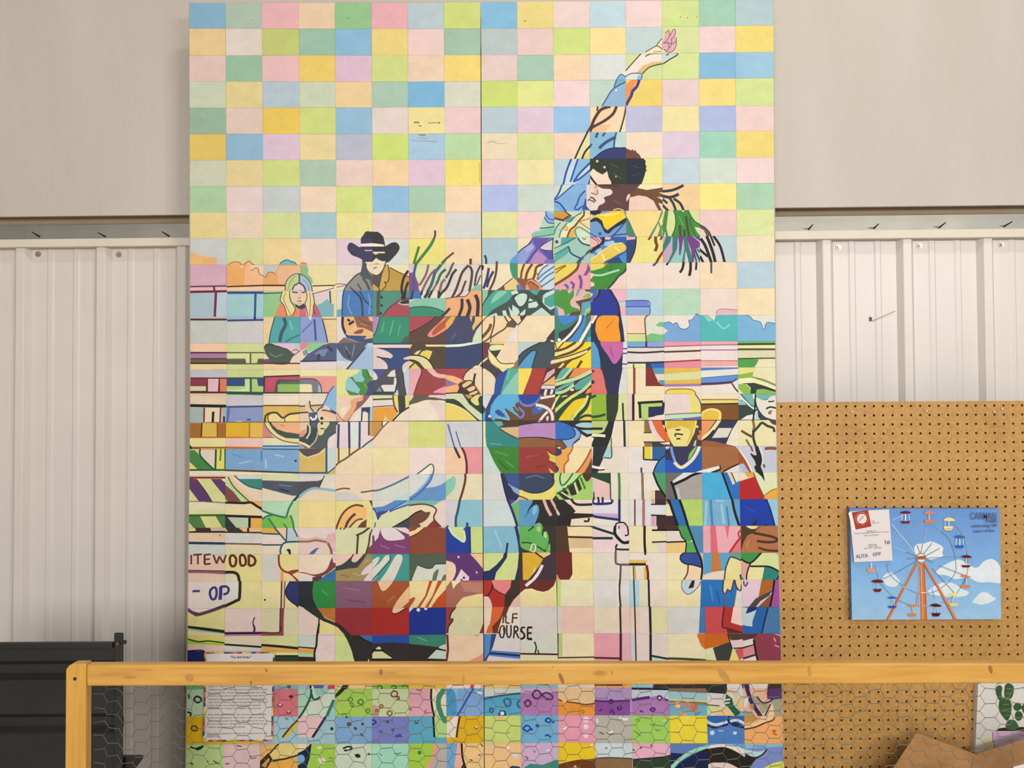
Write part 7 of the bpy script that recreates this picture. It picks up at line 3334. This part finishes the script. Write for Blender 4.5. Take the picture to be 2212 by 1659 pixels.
paint_pieces(P, cq, [(grad[k][0], grad[k][1]) for k in range(32)] + [(lin(c), pl) for cl, c, pl in parse(CANVAS_ART)], FY)
P.build('canvas', M['canvas_paint'], fp)
TY = FY - 0.006
text('CARMAN', 2096, 1122, TY, M['navy_paint'], wpx=56, hpx=15, parent=fp, bold=0.004)
text('FAIR', 2130, 1129, TY, M['navy_paint'], wpx=24, hpx=7.5, parent=fp, bold=0.01)
text('celebrating 140', 2099, 1139.5, TY, M['navy_paint'], wpx=55, hpx=6.5, rot=1.5, parent=fp, bold=0.012)
text('years of fun', 2104, 1150.5, TY, M['navy_paint'], wpx=45, hpx=6.5, rot=1.5, parent=fp, bold=0.012)
CY = 2.138
ec = empty('entry_card', tuple(at(1886, 1214, CY)))
tag(ec, 'white fair entry card with red seal sticker over a corner of the ferris wheel painting', 'card')
P = Painted()
kq = [(1834.7, 1105), (1920.5, 1100.2), (1928, 1210.8), (1845.3, 1214.6)]
P.slab(kq, CY, 0.0012, lin('e4dcda'), lin('e8e4e0')); P.build('card_sheet', M['print'], ec)
P = Painted()
P.slab([(1832.5, 1108), (1838.5, 1106), (1850, 1143.5), (1842, 1146)], CY - 0.0004, 0.0003, lin('f0ece8'), lin('f0ece8'))
P.slab([(1840.2, 1106.8), (1875, 1101.8), (1882.5, 1137), (1848.4, 1144)], CY - 0.001, 0.0004, lin('a83c30'), lin('e8e0dc'))
def disc(P, cx, cy, r, col, Y, n=28, r0=0.0, a0=0, a1=360):
    m = n
    for k in range(m):
        t0 = math.radians(a0 + (a1 - a0) * k / m); t1 = math.radians(a0 + (a1 - a0) * (k + 1) / m)
        o = [(cx + r * math.cos(t0), cy + r * math.sin(t0)), (cx + r * math.cos(t1), cy + r * math.sin(t1))]
        i = [(cx + r0 * math.cos(t1), cy + r0 * math.sin(t1)), (cx + r0 * math.cos(t0), cy + r0 * math.sin(t0))]
        P.face([at(x, y, Y) for x, y in reversed(o + i)], lin(col))
disc(P, 1861.7, 1120.6, 14.4, 'd8806c', CY - 0.0013, 20, 13.0, 120, 330)
disc(P, 1861.7, 1120.6, 14.2, 'd8806c', CY - 0.0013, 6, 13.0, 0, 40)
disc(P, 1861.7, 1120.6, 14.2, 'd8806c', CY - 0.0013, 6, 13.0, 62, 96)
disc(P, 1861.7, 1120.6, 10.6, 'f0e8e0', CY - 0.0014)
disc(P, 1861.7, 1120.6, 9.6, 'e4dcd4', CY - 0.0016)
P.build('seal_sticker', M['print'], ec)
KY = CY - 0.002
text('Carman', 1856, 1127, KY, M['ink'], wpx=15, hpx=3.4, rot=46, parent=ec, name='seal_lettering')
for x, y, w, t in ((1883, 1127.3, 6, 'Hall'), (1884, 1131, 15, 'Class: 27'), (1871, 1149, 22, 'GRADE 9-12'), (1846, 1153.8, 73, 'Project Celebrating 140th Carman Country'),
                   (1868, 1158, 30, 'Fair, any medium'), (1875.5, 1178, 18, 'Aliya Epp'), (1875.5, 1182, 20, 'Winkler, MB'), (1868, 1186, 36, 'Box 101    (student)')):
    text(t, x, y, KY, M['ink'], wpx=w, hpx=2.5, rot=3, parent=ec, name='print_line')
text('1st', 1911, 1176, KY, M['blue_ink'], wpx=10.5, hpx=9, rot=8, parent=ec, name='handwriting', bold=0.01)
text('ALIYA', 1849.5, 1206.5, KY, M['blue_ink'], wpx=26, hpx=8.5, rot=5, parent=ec, name='handwriting')
text('EPP', 1886, 1201.5, KY, M['blue_ink'], wpx=17, hpx=7, rot=6, parent=ec, name='handwriting')

# ------------------------------------------------------------------ cactus painting at the right edge
QY = 2.150
cp = empty('cactus_painting', tuple(at(2190, 1626, QY)))
tag(cp, 'white canvas of a green cactus in a pink pot, leaning on the pegboard', 'painting')
cq2 = [(2114, 1452), (2262, 1448), (2256, 1622), (2106.5, 1628)]
P = Painted(); P.slab(cq2, QY, 0.0155, lin('e2ded6'), lin('d8d4cc'))
paint_pieces(P, cq2, [(lin(c), pl) for cl, c, pl in parse(CACTUS_ART)], QY)
P.build('canvas', M['canvas_paint'], cp)

# ------------------------------------------------------------------ open cardboard box
bx0, bx1 = at(1893, 1745, 1.99).x, at(2330, 1745, 1.99).x
zb = at(1990, 1745, 1.99).z
box = empty('cardboard_box', ((bx0 + bx1) / 2, 2.06, 0))
tag(box, 'open brown cardboard box with raised flaps below the cactus painting', 'box')
mb = MB()
t_ = 0.005
mb.box((bx0, 1.99, 0.0), (bx1, 1.99 + t_, zb)); mb.box((bx0, 2.13 - t_, 0.0), (bx1, 2.13, zb))
mb.box((bx0, 1.99 + t_, 0.0), (bx0 + t_, 2.13 - t_, zb)); mb.box((bx1 - t_, 1.99 + t_, 0.0), (bx1, 2.13 - t_, zb))
mb.box((bx0 + t_, 1.99 + t_, 0.0), (bx1 - t_, 2.13 - t_, t_))
adopt(mb.build('carton', M['card']), box)
def flap(pts):
    mb = MB(); p = [at(x, y, Y) for x, y, Y in pts]
    nrm = (p[1] - p[0]).cross(p[3] - p[0]).normalized() * 0.0045
    if nrm.y < 0: nrm = -nrm
    mb.add(p + [v + nrm for v in p], [(0, 1, 2, 3), (7, 6, 5, 4), (0, 4, 5, 1), (1, 5, 6, 2), (2, 6, 7, 3), (3, 7, 4, 0)])
    adopt(mb.build('flap', M['card']), box)
flap([(1884, 1730, 1.992), (2098, 1750, 1.992), (2112, 1630.5, 2.07), (1979.5, 1583, 2.075)])
flap([(2084, 1750, 1.987), (2300, 1740, 1.987), (2300, 1569, 2.065), (2104, 1631, 2.068)])
pk = empty('printed_packet', tuple(at(2225, 1700, 1.80)))
tag(pk, 'corner of a red and white printed packet in front of the cardboard box flap', 'packet')
P = Painted(); P.slab([(2190, 1657.5), (2256, 1640), (2262, 1760), (2196, 1760)], 1.80, 0.003, lin('ece4e0'), lin('ece4e0'))
P.face([at(x, y, 1.7995) for x, y in ((2197, 1750), (2259, 1750), (2256, 1646), (2196, 1663))], lin('b02c24'))
P.build('carton_face', M['print'], pk)
pk.location.z = 0
for ch in pk.children: ch.matrix_parent_inverse = Matrix.Translation(pk.location).inverted()
mb = MB(); a = at(2196, 1760, 1.80); b2 = at(2262, 1760, 1.80); mb.box((a.x, 1.80, 0), (b2.x, 1.803, a.z)); adopt(mb.build('carton_body', M['red_print']), pk)

# ------------------------------------------------------------------ black steel panel at the left edge
BY = 1.76
bp = empty('black_steel_gate', (at(60, 1500, BY).x, BY + 0.2, 0))
tag(bp, 'black ribbed steel gate panel with corner post standing left of the mural', 'gate')
def bz(y): return at(130, y, BY).z
xa, xb = at(-260, 1500, BY).x, at(262, 1500, BY).x
# ribbed side: profile in Y along Z
pr = [(0.0, 0.0)]
for y in (1690, 1563, 1448):
    z = bz(y); pr += [(z - 0.022, 0.0), (z - 0.010, 0.012), (z + 0.010, 0.012), (z + 0.022, 0.0)]
pr.append((bz(1397), 0.0))
vs = [(xa, BY + d, z) for z, d in pr] + [(xb, BY + d, z) for z, d in pr]; m_ = len(pr)
adopt(mesh_obj('ribbed_side', vs, [(i, i + m_, i + m_ + 1, i + 1) for i in range(m_ - 1)], M['black']), bp)
mb = MB(); mb.box((xa, BY - 0.012, bz(1398)), (at(247, 1500, BY).x, BY + 0.004, bz(1386.5))); adopt(mb.build('top_flange', M['black'], bevel=0.002), bp)
mb = MB(); mb.box((at(247, 1500, BY).x, BY - 0.004, 0), (at(266.5, 1500, BY).x, BY + 0.002, bz(1367))); adopt(mb.build('corner_post', M['black'], bevel=0.003), bp)
mb = MB(); mb.cyl(at(266.5, 1387, BY) , 0.0045, 0.0055, (1, 0, 0), 10); adopt(mb.build('bolt', M['black']), bp)
mb = MB(); mb.cyl(at(254, 1391, BY - 0.012), 0.004, -0.001, (0, 1, 0), 10); adopt(mb.build('weld_spot', M['rust']), bp)
mb = MB(); lp = [(250, 1634.5), (304, 1634.5), (306.5, 1640), (283, 1672), (250, 1672)]
k_ = len(lp)
mb.add([at(x, y, BY + 0.012) for x, y in lp] + [at(x, y, BY + 0.012) + Vector((0, 0.012, 0)) for x, y in lp],
       [tuple(range(k_))[::-1], tuple(range(k_, 2 * k_))] + [(i, (i + 1) % k_, k_ + (i + 1) % k_, k_ + i) for i in range(k_)])
adopt(mb.build('side_ledge', M['black'], bevel=0.003), bp)

# ------------------------------------------------------------------ wooden frame with chicken wire
RY, RT = 1.47, 0.020
fe = empty('wire_fence', (at(1200, 1455, RY).x, RY + RT / 2, 0))
tag(fe, 'low varnished pine frame filled with chicken wire, standing in front of the mural', 'fence')
mb = MB(); mb.quadslab([at(186, 1483, RY), at(2420, 1476.5, RY), at(2420, 1431.5, RY), at(186, 1436, RY)], RT)
adopt(mb.build('rail', M['pine_x'], bevel=0.004), fe)
def post(x0, x1, cham):
    a = at(x0, 1500, RY).x; b = at(x1, 1500, RY).x; z1 = at(x0, 1434, RY).z; mb = MB()
    pts = [(a, 0), (b, 0), (b, z1), (a + 0.014, z1), (a + 0.006, z1 - 0.003), (a, z1 - 0.011)] if cham else [(a, 0), (b, 0), (b, z1), (a, z1)]
    k = len(pts)
    mb.add([(x, RY - 0.0005, z) for x, z in pts] + [(x, RY + RT + 0.001, z) for x, z in pts],
           [tuple(range(k)), tuple(range(2 * k - 1, k - 1, -1))] + [(i, k + i, k + (i + 1) % k, (i + 1) % k) for i in range(k)])
    return adopt(mb.build('post', M['pine_z'], bevel=0.0025), fe)
po = post(141.5, 185.5, True); post(2420, 2464, False)
mb = MB(); mb.cyl(at(161.5, 1466.5, RY - 0.0008), 0.0034, 0.0006, (0, 1, 0), 12); adopt(mb.build('screw_hole', M['dark_screw']), fe)
xa, xb = at(186, 1500, RY).x, at(2420, 1500, RY).x
mb = MB(); mb.box((xa, RY, 0.06), (xb, RY + RT, 0.098)); adopt(mb.build('rail', M['pine_x'], bevel=0.003), fe)
simple('knot', 'pine_knot', 'a06a30', 0.45, 0, 160, 0.75, 1.1)
simple('knot_ring', 'pine_knot_ring', 'c08a42', 0.4, 0, 160, 0.85, 1.1)
def mark(pts, key='knot'):
    mb = MB(); p = [at(x, y, RY - 0.0004) for x, y in pts]; mb.add(p, [tuple(range(len(p)))[::-1]]); adopt(mb.build('knot', M[key]), fe)
def ell(cx, cy, rx, ry, tilt=0):
    t_ = math.radians(tilt)
    return [(cx + rx * math.cos(a) * math.cos(t_) - ry * math.sin(a) * math.sin(t_), cy + rx * math.cos(a) * math.sin(t_) + ry * math.sin(a) * math.cos(t_)) for a in [math.pi * 2 * k / 18 for k in range(18)]]
mark(ell(409, 1464, 10, 8, 25), 'knot_ring'); mark(ell(1564, 1460, 7.5, 21, -38), 'knot_ring'); mark(ell(1213, 1466, 4, 13, -22)); mark(ell(823, 1452, 4, 7)); mark(ell(542, 1475, 2.5, 4)); mark(ell(575, 1448, 2, 5, -20))
mark(ell(1001, 1469, 3, 9), 'knot_ring'); mark(ell(1322, 1453, 2.5, 6, -20), 'knot_ring'); mark(ell(1749, 1450, 4, 12, -8), 'knot_ring'); mark(ell(2140, 1446, 4, 9, -15)); mark(ell(1193, 1441, 1.6, 1.2)); mark(ell(845, 1454, 14, 1.6), 'knot_ring'); mark(ell(310, 1447, 22, 1.4), 'knot_ring'); mark(ell(1080, 1443, 30, 1.2), 'knot_ring'); mark(ell(280, 1463, 16, 3), 'knot_ring')
# hexagonal wire: twisted flats joined by slanting strands
wy = RY + RT + 0.003
PX, PZ = 0.0553, 0.0262
z_top = at(1200, 1470, wy).z
mb = MB(); ncx = int((xb - xa) / PX) + 2; nrz = int((z_top - 0.07) / PZ) + 1
rw = random.Random(3)
jit = {}
def wp(c, r, side):
    # flat edge centre at column c (half pitches), row r ; side -1/+1 its ends
    key = (c, r)
    if key not in jit: jit[key] = (rw.uniform(-0.0022, 0.0022), rw.uniform(-0.002, 0.002), rw.uniform(-0.0016, 0.0016))
    jx, jz, jt = jit[key]
    x = xa + 0.012 + c * PX / 2; z = z_top + 0.004 - r * PZ - (PZ / 2 if c % 2 else 0)
    return Vector((x + jx + side * 0.0098, wy + rw.uniform(-0.0005, 0.0005), z + jz + side * jt))
def strand(a, b, r):
    d = (b - a); u = d.cross(Vector((0, 1, 0))).normalized() * r; v = Vector((0, r, 0))
    n0 = len(mb.v)
    mb.v += [a + u, a - u * 0.5 + v * 0.87, a - u * 0.5 - v * 0.87, b + u, b - u * 0.5 + v * 0.87, b - u * 0.5 - v * 0.87]
    mb.f += [(n0, n0 + 1, n0 + 4, n0 + 3), (n0 + 1, n0 + 2, n0 + 5, n0 + 4), (n0 + 2, n0, n0 + 3, n0 + 5)]
for c in range(2 * ncx):
    if xa + c * PX / 2 > xb: break
    for r in range(nrz):
        l = wp(c, r, -1); e = wp(c, r, 1)
        strand(l, e, 0.00078)
        # strands from the right end to the neighbouring column's flats above and below
        ru, rd = (r - 1, r) if c % 2 == 0 else (r, r + 1)
        for q_ in (ru, rd):
            if 0 <= q_ < nrz: strand(e, wp(c + 1, q_, -1), 0.0005)
wo = adopt(mb.build('chicken_wire', M['wire']), fe); wo['kind'] = 'stuff'
